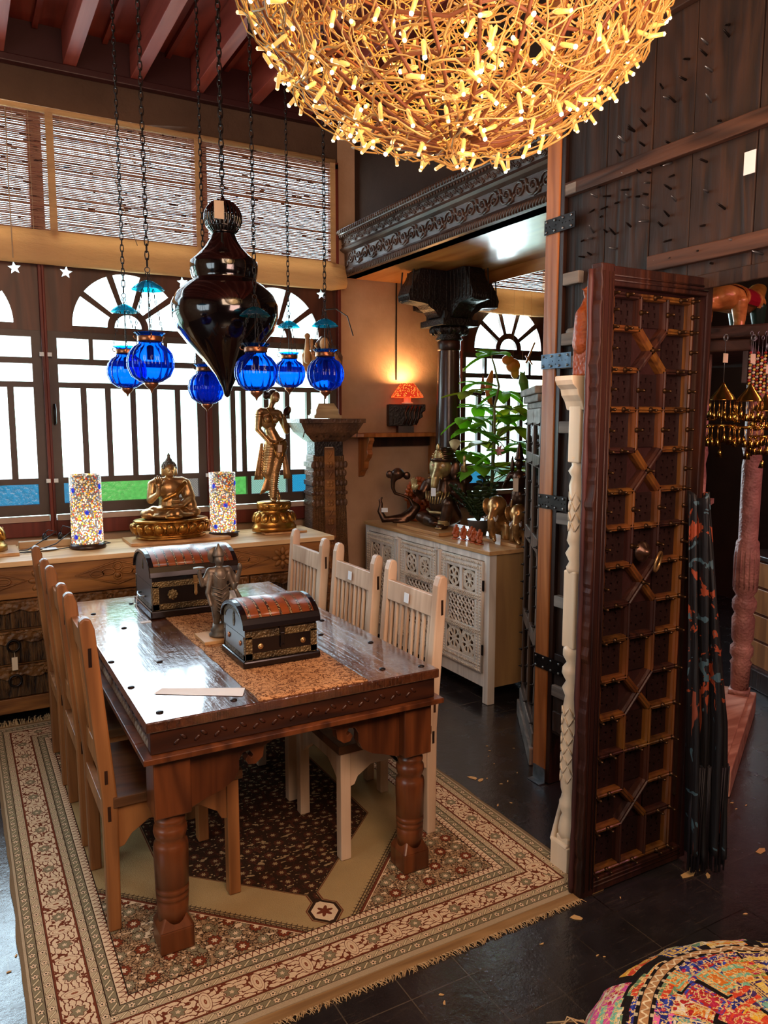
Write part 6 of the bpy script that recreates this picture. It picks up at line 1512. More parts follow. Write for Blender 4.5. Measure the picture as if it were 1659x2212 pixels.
clusters = [((1060, 768), 5, .13, lf), ((1030, 830), 4, .1, lf), ((1085, 850), 6, .13, lf), ((1105, 885), 7, .13, lf2), ((1030, 880), 6, .12, lf), ((1115, 925), 7, .13, lf2), ((1020, 930), 6, .13, lf), ((1050, 960), 7, .14, lf2),
            ((1095, 975), 7, .14, lf), ((1125, 900), 6, .12, lf), ((1012, 850), 5, .11, lf2), ((1075, 1010), 7, .14, lf2), ((1035, 1010), 6, .14, lf), ((1115, 1020), 7, .13, lf2), ((1010, 980), 6, .13, lf), ((1130, 960), 6, .12, lf), ((1078, 905), 6, .12, lf), ((1008, 905), 5, .12, lf)]
for (px_, py_), n, L, m_ in clusters:
    c = P3(px_, py_, D + random.uniform(-.15, .3))
    if (px_, py_) != (1060, 768):
        j = min(range(len(trunk)), key=lambda i: abs(trunk[i][2] - (c.z - .06))); q.tube([trunk[j], (Vector(trunk[j]) + c) / 2 + Vector((0, 0, .02)), c], .0035, 5)
    for k in range(n):
        a = 2 * PI * k / n + random.uniform(-.3, .3); leaf(m_, c, (math.cos(a), math.sin(a), random.uniform(-.15, .45)), L * 1.5 * random.uniform(.8, 1.15), L * .42, droop=random.uniform(.1, .6))
q.build('stem', plain_cache('plant_stem', '#6d6a3a'), tp, True, world=True)
a_ = lf.build('foliage', M['leaf'], tp, True, world=True); b_ = lf2.build('foliage', M['leaf2'], tp, True, world=True)
for o_ in (a_, b_): sd = o_.modifiers.new('s', 'SOLIDIFY'); sd.thickness = .0012
q = MB()
for k in range(6): a = 2 * PI * k / 6; c = P3(1077, 973, D - .3); leaf(q, c, (math.cos(a) * .8, -.3, math.sin(a)), .04, .009, (0, 1, 0), 0)
fo = q.build('pink_blossom', plain_cache('pink_petal', '#e0a0a6'), tp, True, world=True)
zz = thing('potted_zz_plant', 'dark glossy-leaved pot plant on the sideboard behind the tiny figurines', 'plant', (2.91, 3.96, ZS + .001))
q = MB(); q.lathe([(.05, 0), (.07, .09), (.075, .10), (.07, .10), (0, .085)], seg=24); q.build('pot', M['terracotta'], zz, True)
q = MB(); st = MB(); random.seed(8)
for k in range(13):
    a = random.uniform(0, 2 * PI); tilt = random.uniform(.15, .75); L = random.uniform(.16, .30); d = Vector((math.cos(a) * tilt, math.sin(a) * tilt, 1)).normalized(); b0 = Vector((0, 0, .085)); pts = []
    for i in range(9):
        t = i / 8; p = b0 + d * L * t + Vector((math.cos(a), math.sin(a), -.4)) * .05 * t * t; pts.append(p)
        if i > 1:
            for s_ in (-1, 1):
                sd_ = d.cross(Vector((0, 0, 1))).normalized() * s_; leaf(q, p, sd_ + d * .6, .055, .014, d.cross(sd_), .2)
    st.tube(pts, [.005 - .0004 * i for i in range(9)], 5)
st.build('stem', plain_cache('zz_stem', '#2c3a1c'), zz, True); o_ = q.build('foliage', M['leafd'], zz, True); sd = o_.modifiers.new('s', 'SOLIDIFY'); sd.thickness = .001
# hanging painted carvings in the far window
def hang(label, prims, mat, p, top, vox=.005):
    top = 3.945 - p[2]; t = thing('hanging_carving', label, 'ornament', p); blob('carving', mat, prims, t, vox, 2)
    q = MB(); q.tube([(0, 0, .05), (0, 0, top)], .001, 4); q.build('thread', M['string'], t); return t
om = plain_cache('orange_lacquer', '#c57a2c', .35); gm_ = plain_cache('green_lacquer', '#6b9a3c', .35)
p = P3(1062, 840, 5.9); hang('long ribbed orange chilli carving hanging in the far window', [('p', [(0, 0, .13), (-.02, 0, .06), (-.03, 0, 0), (-.02, 0, -.08), (.01, 0, -.14)], [.012, .028, .03, .022, .006])], om, p, .75)
p = P3(1108, 790, 5.9); hang('round orange lacquered fruit carving hanging in the far window', [('e', (0, 0, 0), (.06, .05, .055)), ('e', (-.05, 0, .04), (.05, .04, .04)), ('e', (.02, 0, -.05), (.035, .03, .05))], om, p, .7)
p = P3(1043, 830, 5.7); hang('small brown teardrop carving hanging in the far window', [('c', (0, 0, .06), (0, 0, -.02), .006, .018), ('e', (0, 0, -.03), (.02, .02, .026))], M['orange_carving'], p, .7)
p = P3(1128, 825, 5.8); hang('green fish-shaped carving with orange head hanging in the far window', [('p', [(0, 0, .05), (.01, 0, 0), (.03, 0, -.07)], [.022, .04, .03]), ('c', (0, 0, .05), (-.02, 0, .075), .014, .004), ('c', (.01, 0, .05), (.025, 0, .08), .012, .004)], gm_, p, .65)
q = MB(); a = P3(1140, 770, 5.75); b = P3(1155, 740, 5.75); q.bar(P3(1136, 785, 5.75), b, .02, .012); q.bar(P3(1135, 768, 5.75), P3(1150, 788, 5.75), .016, .01); q.tube([P3(1146, 760, 5.75), (P3(1146, 760, 5.75).x, P3(1146, 760, 5.75).y, 3.945)], .001, 4)
tag(q.build('windmill_ornament', om), 'small orange crossed-blade ornament hanging at the right of the far window', 'ornament')
# ------------------------------------------------------------------ studded display cabinet seen edge-on
dc = thing('studded_cabinet', 'narrow dark studded glass-door cabinet standing between sideboard and honey post', 'cabinet', (2.50, 2.92, 0), 0)
P0, P1 = Vector((2.335, 2.695, 0)), Vector((2.685, 3.215, 0)); dd = (P1 - P0).normalized(); nn = Vector((dd.y, -dd.x, 0)); Lc = (P1 - P0).length
Mx = Matrix(((dd.x, nn.x, 0, P0.x), (dd.y, nn.y, 0, P0.y), (0, 0, 1, 0), (0, 0, 0, 1)))
def cab(nm, mat, fn, **k):
    q = MB(); q.M = Mx; fn(q); return q.build(nm, mat, dc, world=True, **k)
dk_ = wood('grey_brown_cabinet_wood', '#3a2c25', '#6d5a4e', .4, 2, .8)
cab('base', M['gate_pale'], lambda q: (q.box(-.01, Lc + .02, -.03, .28, .002, .09), q.box(0, Lc + .01, -.018, .27, .09, .16)), bevel=.006)
cab('cornice', M['gate_pale'], lambda q: (q.box(-.0, Lc + .01, -.012, .27, 1.70, 1.73), q.box(-.01, Lc + .02, -.03, .28, 1.73, 1.765), q.box(-.02, Lc + .03, -.045, .28, 1.765, 1.80)), bevel=.006)
cab('carcass', M['dark_wood'], lambda q: (q.box(0, Lc, .22, .25, .16, 1.70), q.box(Lc - .02, Lc, 0, .22, .16, 1.70), q.box(0, .02, 0, .22, .16, 1.70), q.box(.02, Lc - .02, .01, .22, .16, .18)))
for zz_ in (.52, .95, 1.33): cab('shelf', dk_, lambda q: q.box(.02, Lc - .02, .02, .22, zz_, zz_ + .018))
cab('door_frame', dk_, lambda q: [q.box(a, b, -.012, .008, c_, d_) for a, b, c_, d_ in ((0, .05, .16, 1.70), (Lc - .05, Lc, .16, 1.70), (Lc / 2 - .03, Lc / 2 + .03, .16, 1.70), (0, Lc, .16, .21), (0, Lc, 1.62, 1.70), (0, Lc, .56, .63), (0, Lc, 1.02, 1.09), (0, Lc, 1.42, 1.48))] and None, bevel=.003)
for i in range(16):
    for xx in (.025, Lc / 2, Lc - .025):
        cab('iron_stud', M['iron'], lambda q: (q.sph((xx, -.014, .2 + i * .095), (.008, .006, .008), 8, 5), q.tube([(xx, -.014, .2 + i * .095), (xx, -.03, .2 + i * .095)], [.005, .002], 6)), smooth=True)
cab('glass', pane_mat('cabinet_glass', (.75, .75, .75)), lambda q: q.box(.05, Lc - .05, -.003, -.001, .21, 1.62))
# ------------------------------------------------------------------ black drop pendant
bp = thing('drop_pendant', 'large black lacquered onion-shaped metal pendant lamp hanging over the table', 'pendant lamp', (1.09, 3.41, 1.745))
g = Mat('black_lacquer_metal', .13, .25, .6); g.col('#0d0708'); g.put(.8, g.b.inputs['Coat Weight']); M['blk'] = g.mat
pr = [(0, 0), (.012, .01), (.022, .045), (.05, .10), (.10, .165), (.165, .235), (.215, .30), (.236, .36), (.236, .41), (.215, .455), (.175, .495), (.142, .512), (.138, .52), (.143, .53), (.149, .56), (.150, .585), (.146, .598), (.12, .62), (.085, .655), (.062, .69), (.052, .715), (.05, .722)]
q = MB(); q.lathe(pr, seg=72); q.build('body', M['blk'], bp, True)
q = MB(); n = 26; C_ = (0, 0, .765)
q.torus((0, 0, .722), .052, .006, 2, 28, 6); q.torus((0, 0, .79), .078, .0035, 2, 28, 6); q.torus((0, 0, .745), .07, .0035, 2, 28, 6)
for k in range(n):
    a = 2 * PI * k / n; pts = []
    for i in range(9):
        t = -0.72 + 1.72 * i / 8; b = t * PI / 2 if t < 1 else PI / 2; r_ = .079 * math.cos(b); pts.append((r_ * math.cos(a), r_ * math.sin(a), .785 + .075 * math.sin(b)))
    q.tube(pts, .0065, 5)
q.lathe([(.05, .835), (.058, .83), (.04, .853), (.012, .865), (.006, .88), (0, .885)], seg=24)
q.build('pierced_neck_cage', M['blk'], bp, True)
q = MB(); q.torus((0, 0, .895), .012, .003, 0, 14, 6); q.torus((0, 0, .918), .010, .0025, 1, 14, 6); chain(q, (0, 0), .925, 2.19, .042, .0032, .010); q.build('chain', M['iron'], bp, True)
q = MB(); q.lathe([(0, .73), (.028, .735), (.036, .765), (.028, .80), (.016, .82), (.016, .845), (0, .85)], seg=18); q.build('bulb', plain_cache('frosted_bulb', '#c9c4ba', .3), bp, True)
q = MB(); q.box(-.065, -.022, -.086, -.084, .76, .835); q.tube([(-.04, -.085, .835), (-.02, -.05, .86)], .001, 4); q.build('price_tag', M['tag'], bp)
# ------------------------------------------------------------------ blue glass lanterns
g = Mat('cobalt_glass', .04, 0, .6); tr = g.n('ShaderNodeBsdfTransparent'); tr.inputs[0].default_value = (.003, .25, .82, 1)
gl = g.n('ShaderNodeBsdfGlossy'); gl.inputs['Roughness'].default_value = .05; gl.inputs[0].default_value = (.75, .85, 1, 1)
tlc = g.n('ShaderNodeBsdfTranslucent'); tlc.inputs[0].default_value = (0, .08, .85, 1)
fr = g.n('ShaderNodeFresnel'); fr.inputs[0].default_value = 1.35
m0 = g.n('ShaderNodeMixShader'); m0.inputs[0].default_value = .16; g.L(tr.outputs[0], m0.inputs[1]); g.L(tlc.outputs[0], m0.inputs[2])
m1 = g.n('ShaderNodeMixShader'); g.L(fr.outputs[0], m1.inputs[0]); g.L(m0.outputs[0], m1.inputs[1]); g.L(gl.outputs[0], m1.inputs[2]); g.shader(m1.outputs[0]); M['cobalt'] = g.mat
g = Mat('teal_glass', .05); tr = g.n('ShaderNodeBsdfTransparent'); tr.inputs[0].default_value = (.03, .66, .78, 1); gl = g.n('ShaderNodeBsdfGlossy'); gl.inputs['Roughness'].default_value = .05
tlc = g.n('ShaderNodeBsdfTranslucent'); tlc.inputs[0].default_value = (0, .5, .7, 1); m0 = g.n('ShaderNodeMixShader'); m0.inputs[0].default_value = .35; g.L(tr.outputs[0], m0.inputs[1]); g.L(tlc.outputs[0], m0.inputs[2])
m1 = g.n('ShaderNodeMixShader'); m1.inputs[0].default_value = .12; g.L(m0.outputs[0], m1.inputs[1]); g.L(gl.outputs[0], m1.inputs[2]); g.shader(m1.outputs[0]); M['teal'] = g.mat
def lantern(label, p, first=None, top=.20):
    t = thing('glass_lantern', label, 'lantern', p, 0, 'hanging blue glass lanterns')
    R = .09
    pr = [(.02, -.083), (.045, -.076), (.075, -.055), (.09, -.02), (.091, .005), (.084, .035), (.066, .058), (.048, .068), (.044, .078), (.044, .098), (.052, .108), (.059, .112), (.059, .114)]
    q = MB(); q.lathe(pr, seg=96, rib=.07, ribn=16)
    q.b.faces.ensure_lookup_table()
    for f in [f for f in q.b.faces if len(f.verts) > 8]: q.b.faces.remove(f)
    q.build('glass_globe', M['cobalt'], t, True)
    q = MB(); q.lathe([(.047, .080), (.048, .082), (.048, .098), (.047, .1), (.045, .1), (.045, .08)], seg=32)
    for k in range(3): a = 2 * PI * k / 3 + .4; q.tube([(.048 * math.cos(a), .048 * math.sin(a), .09), (.062 * math.cos(a), .062 * math.sin(a), .092), (.068 * math.cos(a), .068 * math.sin(a), .10), (.064 * math.cos(a), .064 * math.sin(a), .106)], .0025, 5)
    q.build('copper_band', M['copper'], t, True)
    q = MB(); q.lathe([(0, -.122), (.004, -.115), (.006, -.108), (.018, -.098), (.027, -.088), (.028, -.078), (.022, -.076), (0, -.076)], seg=20); q.build('finial', M['copper'], t, True)
    q = MB()
    for k in range(3):
        a = 2 * PI * k / 3 + .4; A = Vector((.066 * math.cos(a), .066 * math.sin(a), .103)); B = Vector((.006 * math.cos(a), .006 * math.sin(a), top + .06))
        nl = 12
        for i in range(nl):
            c = A.lerp(B, (i + .5) / nl); q.torus(c, .0065, .0014, 0 if i % 2 else 1, 8, 4, (.55, 1.25))
    q.torus((0, 0, top + .068), .010, .002, 1, 12, 5); q.build('suspension_chains', M['iron'], t, True)
    q = MB(); q.lathe([(.012, top + .028), (.03, top + .020), (.052, top + .005), (.062, top - .006), (.064, top - .008), (.052, top + .000), (.03, top + .014), (.012, top + .023)], seg=48, rib=.05, ribn=16); q.build('smoke_cap', M['teal'], t, True)
    q = MB(); q.tube([(0, 0, top + .06), (0, 0, .07)], .002, 6); q.lathe([(.013, .01), (.014, .06), (.006, .066), (0, .067)], seg=14); q.build('bulb_holder', M['black_plastic'], t, True)
    q = MB(); chain(q, (0, 0), top + .078, 3.93 - p[2], .036, .0022, .0075); q.build('chain', M['iron'], t, True)
    return t
lantern('blue glass lantern nearest the camera, left of the black pendant', (.69, 3.12, 1.872), top=.285)
lantern('blue glass lantern in front of the right flank of the black pendant', (1.11, 3.078, 1.845), top=.235)
lt = lantern('rightmost blue glass lantern, above the tall pedestal', (1.566, 3.378, 1.865), top=.23)
lantern('small blue glass lantern second from the right', (1.66, 4.06, 1.905), top=.26)
lantern('leftmost blue glass lantern partly behind its neighbour', (.728, 3.80, 1.875), top=.28)
lantern('lowest blue glass lantern, half hidden behind the tip of the black pendant', (1.11, 3.80, 1.805), top=.25)
q = MB(); q.tube([(0, 0, .30), (.05, -.02, .305), (.10, -.04, .27), (.125, -.05, .18)], .003, 6); q.build('hook_wire', M['black_plastic'], lt, True)

# ------------------------------------------------------------------ twig bowl chandelier with fairy lights
CH = Vector((1.075, 1.585, 2.815)); RC = .535
ch = thing('twig_chandelier', 'huge round twig and wire chandelier wrapped in glowing fairy lights', 'chandelier', tuple(CH))
wm = Mat('amber_cable', .45, 0, .5); wm.col(wm.mix(wm.noise(wm.obj(), 9, 2), '#84662f', '#c99c50')); tw = plain_cache('brown_twig', '#6a3a18', .6)
random.seed(42)
def on(th_, ph, r): return Vector((r * math.sin(ph) * math.cos(th_), r * math.sin(ph) * math.sin(th_), -r * math.cos(ph)))
q = MB()
for k in range(9):
    ph = .2 + k * .175; n = 40; q.tube([on(2 * PI * i / n, ph + .03 * math.sin(i * 1.3 + k), RC - .03 + .012 * math.sin(i * 2.1 + k)) for i in range(n)], .0045, 5, closed=True)
for k in range(22):
    th_ = 2 * PI * k / 22; q.tube([on(th_ + .05 * math.sin(i * .9), .08 + i * .155, RC - .02) for i in range(12)], .0045, 5)
q.build('twig_frame', tw, ch, True)
q = MB()
for k in range(820):
    th_ = random.uniform(0, 2 * PI); ph = math.acos(random.uniform(-.22, 1)); a = random.uniform(0, 2 * PI); r = RC + random.uniform(-.055, .012); pts = []
    for i in range(random.randint(8, 15)):
        pts.append(on(th_, ph, r)); a += random.uniform(-.75, .75); r = min(RC + .02, max(RC - .06, r + random.uniform(-.014, .014)))
        ph = ph + .055 * math.sin(a); th_ += .055 * math.cos(a) / max(.15, math.sin(ph))
        ph = max(.03, min(1.85, abs(ph)))
    q.tube(pts, random.choice((.0017, .0022, .0026)), 4)
w_ = q.build('light_cable', wm.mat, ch, True); w_['kind'] = 'stuff'
bm_ = Mat('amber_light_tube', .25, 0, .6); bm_.col('#e0a24a'); bm_.emit((1, .56, .16), .55)
tm_ = Mat('glowing_led', .3); tm_.emit((1, .80, .42), 26)
tm2 = Mat('dim_led_lens', .3); tm2.col('#f3dcae'); tm2.emit((1, .7, .32), 1.6)
q = MB(); q.lathe([(.0022, -.006), (.0048, 0), (.0052, .004), (.0045, .030), (0, .031)], seg=7)
me_p = q.build('fairy_light', [bm_.mat, tm_.mat, tm2.mat], ch, True)
bt = MB(); bt.lathe([(.0045, .0295), (.0040, .0335), (0, .0345)], seg=7)
base_me = me_p.data; bpy.data.objects.remove(me_p)
# one mesh with body + tip, in a bright and in a dim variety
def bulb_mesh(tip):
    b = MB(); b.lathe([(.0022, -.006), (.0048, 0), (.0052, .004), (.0045, .030)], seg=7); nb = len(b.b.faces)
    b.lathe([(.0046, .030), (.0044, .034), (0, .0365)], seg=7)
    b.b.faces.ensure_lookup_table()
    for f in b.b.faces[nb:]: f.material_index = 1
    o_ = b.build('fairy_light', [bm_.mat, tip], ch, True); me = o_.data; bpy.data.objects.remove(o_); return me
mb1, mb2 = bulb_mesh(tm_.mat), bulb_mesh(tm2.mat)
sites = []
for k in range(560):
    ph = math.acos(random.uniform(-.15, 1)); th_ = random.uniform(0, 2 * PI); sites.append((th_, ph))
camd = Vector((0, 0, 1.65)) - CH
sites.sort(key=lambda s_: (on(s_[0], s_[1], RC) - camd).length)
rest = MB(); cnt = 0
for i, (th_, ph) in enumerate(sites):
    p = on(th_, ph, RC + random.uniform(-.04, .015)); n = p.normalized()
    d = (n * random.uniform(.0, 1.3) + Vector((random.uniform(-1, 1), random.uniform(-1, 1), random.uniform(-1, .6)))).normalized()
    Rm = d.to_track_quat('Z', 'Y').to_matrix().to_4x4(); me = mb1 if random.random() < .42 else mb2
    if i < 99:
        o_ = bpy.data.objects.new('fairy_light', me); COL.objects.link(o_); o_.parent = ch; o_.matrix_local = Matrix.Translation(p) @ Rm
    else:
        rest.M = Matrix.Translation(p) @ Rm
        off = len(rest.b.faces); rest.b.faces.ensure_lookup_table()
        rest.lathe([(.0022, -.006), (.0048, 0), (.0052, .004), (.0045, .030)], seg=6); nb = len(rest.b.faces)
        rest.lathe([(.0046, .030), (.0044, .034), (0, .0365)], seg=6); rest.b.faces.ensure_lookup_table()
        for f in rest.b.faces[nb:]: f.material_index = 1 if me is mb1 else 2
rest.M = Matrix(); r_ = rest.build('fairy_lights', [bm_.mat, tm_.mat, tm2.mat], ch, True); r_['kind'] = 'stuff'
for m_ in (mb1, mb2): pass
q = MB(); chain(q, (0, 0), .0, 1.1, .04, .003, .01); q.build('chain', M['iron'], ch, True)
light('fairy_glow', 'POINT', (0, 0, -.12), 40, (1, .58, .24), .3, parent=ch)

# ------------------------------------------------------------------ cream shelf unit against the gate
cu = thing('cream_shelf_unit', 'cream shelf unit with turned carved post between gate and open door leaf', 'shelf unit', (2.06, 2.2, 0))
q = MB(); q.prism([(1.845, 1.945), (1.845, 2.03), (2.20, 2.34), (2.235, 2.34), (2.235, 1.945)], 2, .002, .10); q.tube([(1.855, 1.95, .10), (1.855, 2.03, .10), (2.20, 2.33, .10)], .012, 8); q.build('base', M['cream_wood'], cu, world=True, bevel=.004)
q = MB(); px_, py_ = 1.885, 1.985
q.lathe([(.03, .12), (.036, .15), (.03, .19), (.022, .21), (.034, .24), (.034, .26), (.022, .28), (.03, .31), (.032, .34), (.030, .62), (.024, .66), (.036, .69), (.022, .715), (.038, .745), (.036, .765), (.022, .785), (.036, .81), (.036, .83), (.03, .85)], (px_, py_, 0), 24)
for j in range(8):
    for k in range(6): a = 2 * PI * (k + .5 * (j % 2)) / 6; q.tube([(px_ + .033 * math.cos(a + u), py_ + .033 * math.sin(a + u), .34 + j * .036 + .03 * (1 - abs(u) / .5)) for u in (-.5, -.25, 0, .25, .5)], .003, 5)
q.build('carved_post_lower', M['cream_wood'], cu, True, world=True)
q = MB(); q.box(px_ - .03, px_ + .03, py_ - .03, py_ + .03, .84, 1.12); q.box(px_ - .03, px_ + .03, py_ - .03, py_ + .03, .10, .13); q.build('post_block', M['cream_wood'], cu, world=True, bevel=.006)
q = MB(); q.lathe([(.03, 1.11), (.034, 1.13), (.024, 1.15), (.038, 1.18), (.024, 1.205), (.034, 1.225), (.03, 1.25), (.026, 1.30), (.032, 1.42), (.024, 1.45), (.036, 1.47), (.024, 1.49), (.030, 1.52)], (px_, py_, 0), 24)
for j in range(4):
    for k in range(6): a = 2 * PI * (k + .5 * (j % 2)) / 6; q.tube([(px_ + .030 * math.cos(a + u), py_ + .030 * math.sin(a + u), 1.26 + j * .036 + .03 * (1 - abs(u) / .5)) for u in (-.5, -.25, 0, .25, .5)], .003, 5)
q.build('carved_post_upper', M['cream_wood'], cu, True, world=True)
q = MB(); q.box(px_ - .028, px_ + .028, py_ - .028, py_ + .028, 1.50, 1.70); q.build('post_head', M['cream_wood'], cu, world=True, bevel=.004)
q = MB(); q.prism([(1.862, 1.68), (1.85, 1.71), (1.835, 1.73), (1.83, 1.75), (1.812, 1.765), (1.805, 1.78), (1.805, 1.795), (2.03, 1.795), (2.03, 1.68)], 1, 1.945, 2.03); q.build('cornice', M['cream_wood'], cu, world=True, bevel=.003)
MB().box(1.95, 1.97, 1.955, 2.02, .10, 1.70).build('side_panel', M['cream_wood'], cu, world=True)
of = thing('orange_carving', 'orange carved wooden bird figure on a block above the cream cornice', 'carving', (1.905, 1.988, 1.797))
q = MB(); q.box(-.03, .06, -.035, .035, 0, .09); q.build('block', M['orange_carving'], of, bevel=.006)
blob('bird', M['orange_carving'], [('c', (0, 0, .11), (-.01, 0, .20), .05, .035), ('c', (-.01, 0, .20), (.01, 0, .26), .03, .02), ('e', (.01, 0, .28), (.026, .022, .024)), ('c', (.01, 0, .28), (-.03, 0, .29), .01, .003), ('c', (.02, 0, .15), (.05, 0, .24), .03, .012)], of, .006, 2)

# ------------------------------------------------------------------ side room seen through the doorway
pw = carved('washed_carved_post', '#7a4f4a', '#b98578', .5, 85, .005)
pb = wood('washed_platform_wood', '#a06a58', '#c99680', .45, 0, .8, .4)
su = thing('carved_post_shelf', 'washed wooden shelf with carved posts on a platform in the pink-lit side room', 'shelf', (3.3, 2.6, 0))
A = Vector((2.87, 2.03, 0)); B = Vector((3.86, 2.60, 0)); du = (B - A).normalized(); nu = Vector((-du.y, du.x, 0)); Ls = (B - A).length
Ms = Matrix(((du.x, nu.x, 0, A.x), (du.y, nu.y, 0, A.y), (0, 0, 1, 0), (0, 0, 0, 1)))
def sf(nm, mat, fn, **k):
    q = MB(); q.M = Ms; fn(q); return q.build(nm, mat, su, world=True, **k)
sf('platform', pb, lambda q: (q.box(0, Ls, 0, .50, .002, .12), q.box(.02, Ls - .02, .03, .48, .12, .135)), bevel=.006)
def tpost(q, x, y, r):
    q.box(x - r, x + r, y - r, y + r, .135, .16)
    q.lathe([(r * .9, .16), (r * 1.0, .30), (r * 1.1, .31), (r * .85, .33), (r * 1.15, .36), (r * 1.15, .40), (r * .85, .42), (r * 1.1, .45), (r * 1.15, .56), (r * .9, .59), (r * 1.2, .62), (r * 1.2, .66), (r * .85, .69), (r * 1.2, .72), (r * 1.15, .98), (r * .95, 1.0), (r * 1.0, 1.4), (r * .85, 1.45), (r * 1.1, 1.5), (r * .9, 1.55), (r * 1.0, 1.93)], (x, y, 0), 28)
    for k in range(16): a = 2 * PI * k / 16; q.tube([(x + r * 1.15 * math.cos(a), y + r * 1.15 * math.sin(a), .73), (x + r * 1.18 * math.cos(a), y + r * 1.18 * math.sin(a), .9), (x + r * math.cos(a), y + r * math.sin(a), .99)], .005, 5)
sf('carved_post', pw, lambda q: tpost(q, Ls - .10, .08, .052), smooth=True)
sf('carved_post', pw, lambda q: tpost(q, .16, .22, .036), smooth=True)
sf('carved_post', pw, lambda q: tpost(q, Ls - .10, .44, .045), smooth=True)
sf('shelf_board', pb, lambda q: q.box(.25, Ls - .42, .22, .47, .74, .765)); sf('shelf_board', pb, lambda q: q.box(.25, Ls - .42, .22, .47, 1.22, 1.245))
sf('canopy', M['gate_rail'], lambda q: (q.box(.02, Ls - .02, .02, .50, 1.93, 1.98), q.box(-.04, Ls + .05, -.05, .55, 1.98, 2.03)), bevel=.008)
sf('back_panel', M['dark_wood'], lambda q: q.box(.02, Ls - .02, .48, .50, .13, 1.93))
sf('fascia', M['dark_wood'], lambda q: q.box(.04, Ls - .04, .03, .05, 1.80, 1.93))
# painted wooden horse on top
ph_ = thing('painted_horse', 'painted wooden horse with red and orange saddle cloth standing on the shelf canopy', 'figurine', tuple(Ms @ Vector((.86, .16, 2.032))), .3)
yl = metal('ochre_paint', '#a3632a', '#d9984e', .35, .1); gr = plain_cache('dark_green_paint', '#1d3326', .35); rd = plain_cache('crimson_paint', '#8c1424', .35)
blob('body', yl, [('c', (-.34, 0, .40), (.12, 0, .42), .13, .12), ('c', (.12, 0, .42), (.30, 0, .60), .10, .06), ('e', (-.45, 0, .36), (.06, .03, .05)), ('c', (-.42, 0, .30), (-.62, 0, .28), .035, .025)], ph_, .014, 3)
for i, (x, y) in enumerate(((.06, -.09), (.16, .09), (-.30, -.10), (-.36, .09))):
    blob('leg', gr if i < 2 else yl, [('c', (x, y, .36), (x + .02, y, .18), .055, .038), ('c', (x + .02, y, .18), (x - .01, y, .02), .036, .03)], ph_, .010, 2)
    q = MB(); q.lathe([(.045, 0), (.043, .05), (.038, .11), (.034, .112)], (x - .008, y, 0), 16); q.build('painted_stocking', rd, ph_, True)
q = MB(); q.M = Matrix.Translation((-.12, 0, .40)); q.prism([(.137 * math.cos(a), .137 * math.sin(a) + .01) for a in [PI * (-.15 + 1.3 * k / 14) for k in range(15)]] + [(.125 * math.cos(a), .125 * math.sin(a) + .01) for a in [PI * (1.15 - 1.3 * k / 14) for k in range(15)]], 0, -.10, .10); q.build('saddle_cloth', rd, ph_, bevel=.003)
q = MB(); q.M = Matrix.Translation((-.12, 0, .40))
for s_ in (-1, 1):
    q.prism([(.142 * math.cos(a), .142 * math.sin(a) + .01) for a in [PI * (-.17 + 1.34 * k / 14) for k in range(15)]] + [(.13 * math.cos(a), .13 * math.sin(a) + .01) for a in [PI * (1.17 - 1.34 * k / 14) for k in range(15)]], 0, s_ * .115 - .018, s_ * .115 + .018)
q.build('cloth_trim', yl, ph_); ph_.scale = (.8, .75, .5)
bx = MB(); bx.M = Matrix.Translation(tuple(Ms @ Vector((.36, .38, 2.032)))); bx.box(-.04, .02, -.04, .04, 0, .26); tag(bx.build('wooden_upright', M['cream_wood'], bevel=.003), 'pale cream wooden upright standing beside the painted horse', 'wooden block')
# brass bell chimes hanging from the canopy
def bell_chime(label, p, top, n2=True):
    t = thing('bell_chime', label, 'wind chime', p, 0, 'brass bell chimes under the canopy')
    q = MB(); q.tube([(0, 0, 0), (0, 0, top)], .0015, 4); q.torus((0, 0, top), .012, .003, 1, 12, 5); q.build('cord', M['steel'], t, True)
    q = MB(); q.lathe([(.004, 0), (.008, -.01), (.018, -.025), (.042, -.055), (.048, -.066), (.05, -.068), (.044, -.064), (.01, -.02)], seg=24); q.build('dome', M['gold_bell'], t, True)
    def ring(z, r, n, nm):
        q = MB()
        for k in range(n):
            a = 2 * PI * k / n; x, y = r * math.cos(a), r * math.sin(a); L = random.uniform(.05, .07)
            q.tube([(x, y, z), (x * 1.02, y * 1.02, z - L)], .0012, 4); q.lathe([(0, z - L + .012), (.004, z - L + .01), (.006, z - L), (.012, z - L - .018), (.010, z - L - .016)], (x * 1.02, y * 1.02, 0), 8)
        q.build(nm, M['gold_bell'], t, True)
    random.seed(int(abs(p[1]) * 1000)); ring(-.062, .046, 14, 'small_bells'); ring(-.16, .05, 14, 'small_bells')
    q = MB(); q.torus((0, 0, -.165), .05, .003, 2, 20, 5)
    for k in range(8): a = 2 * PI * k / 8; q.sph((.05 * math.cos(a), .05 * math.sin(a), -.17), (.008, .008, .006), 6, 5)
    q.tube([(0, 0, -.02), (0, 0, -.27)], .0012, 4); q.lathe([(0, -.258), (.006, -.262), (.014, -.29), (.012, -.287)], seg=10); q.build('flower_ring', M['gold_bell'], t, True)
    q = MB(); q.box(-.014, .014, -.004, -.003, .075, .11); q.build('price_tag', M['tag'], t)
    return t
pc = P3(1563, 826, 3.0); bell_chime('brass bell chime hanging alone left of the beaded strings', tuple(pc), .17)
pc = P3(1622, 828, 2.95); bell_chime('brass bell chime hanging beside the red and yellow bead strings', tuple(pc), .17)
pc = P3(1655, 850, 3.0); bell_chime('brass bell chime cut off by the right edge of the picture', tuple(pc), .18)
rr_ = plain_cache('red_bead', '#a0281c', .3); yy_ = plain_cache('yellow_bead', '#d8b64a', .3); wh_ = plain_cache('ivory_bead', '#d8ccb0', .3)
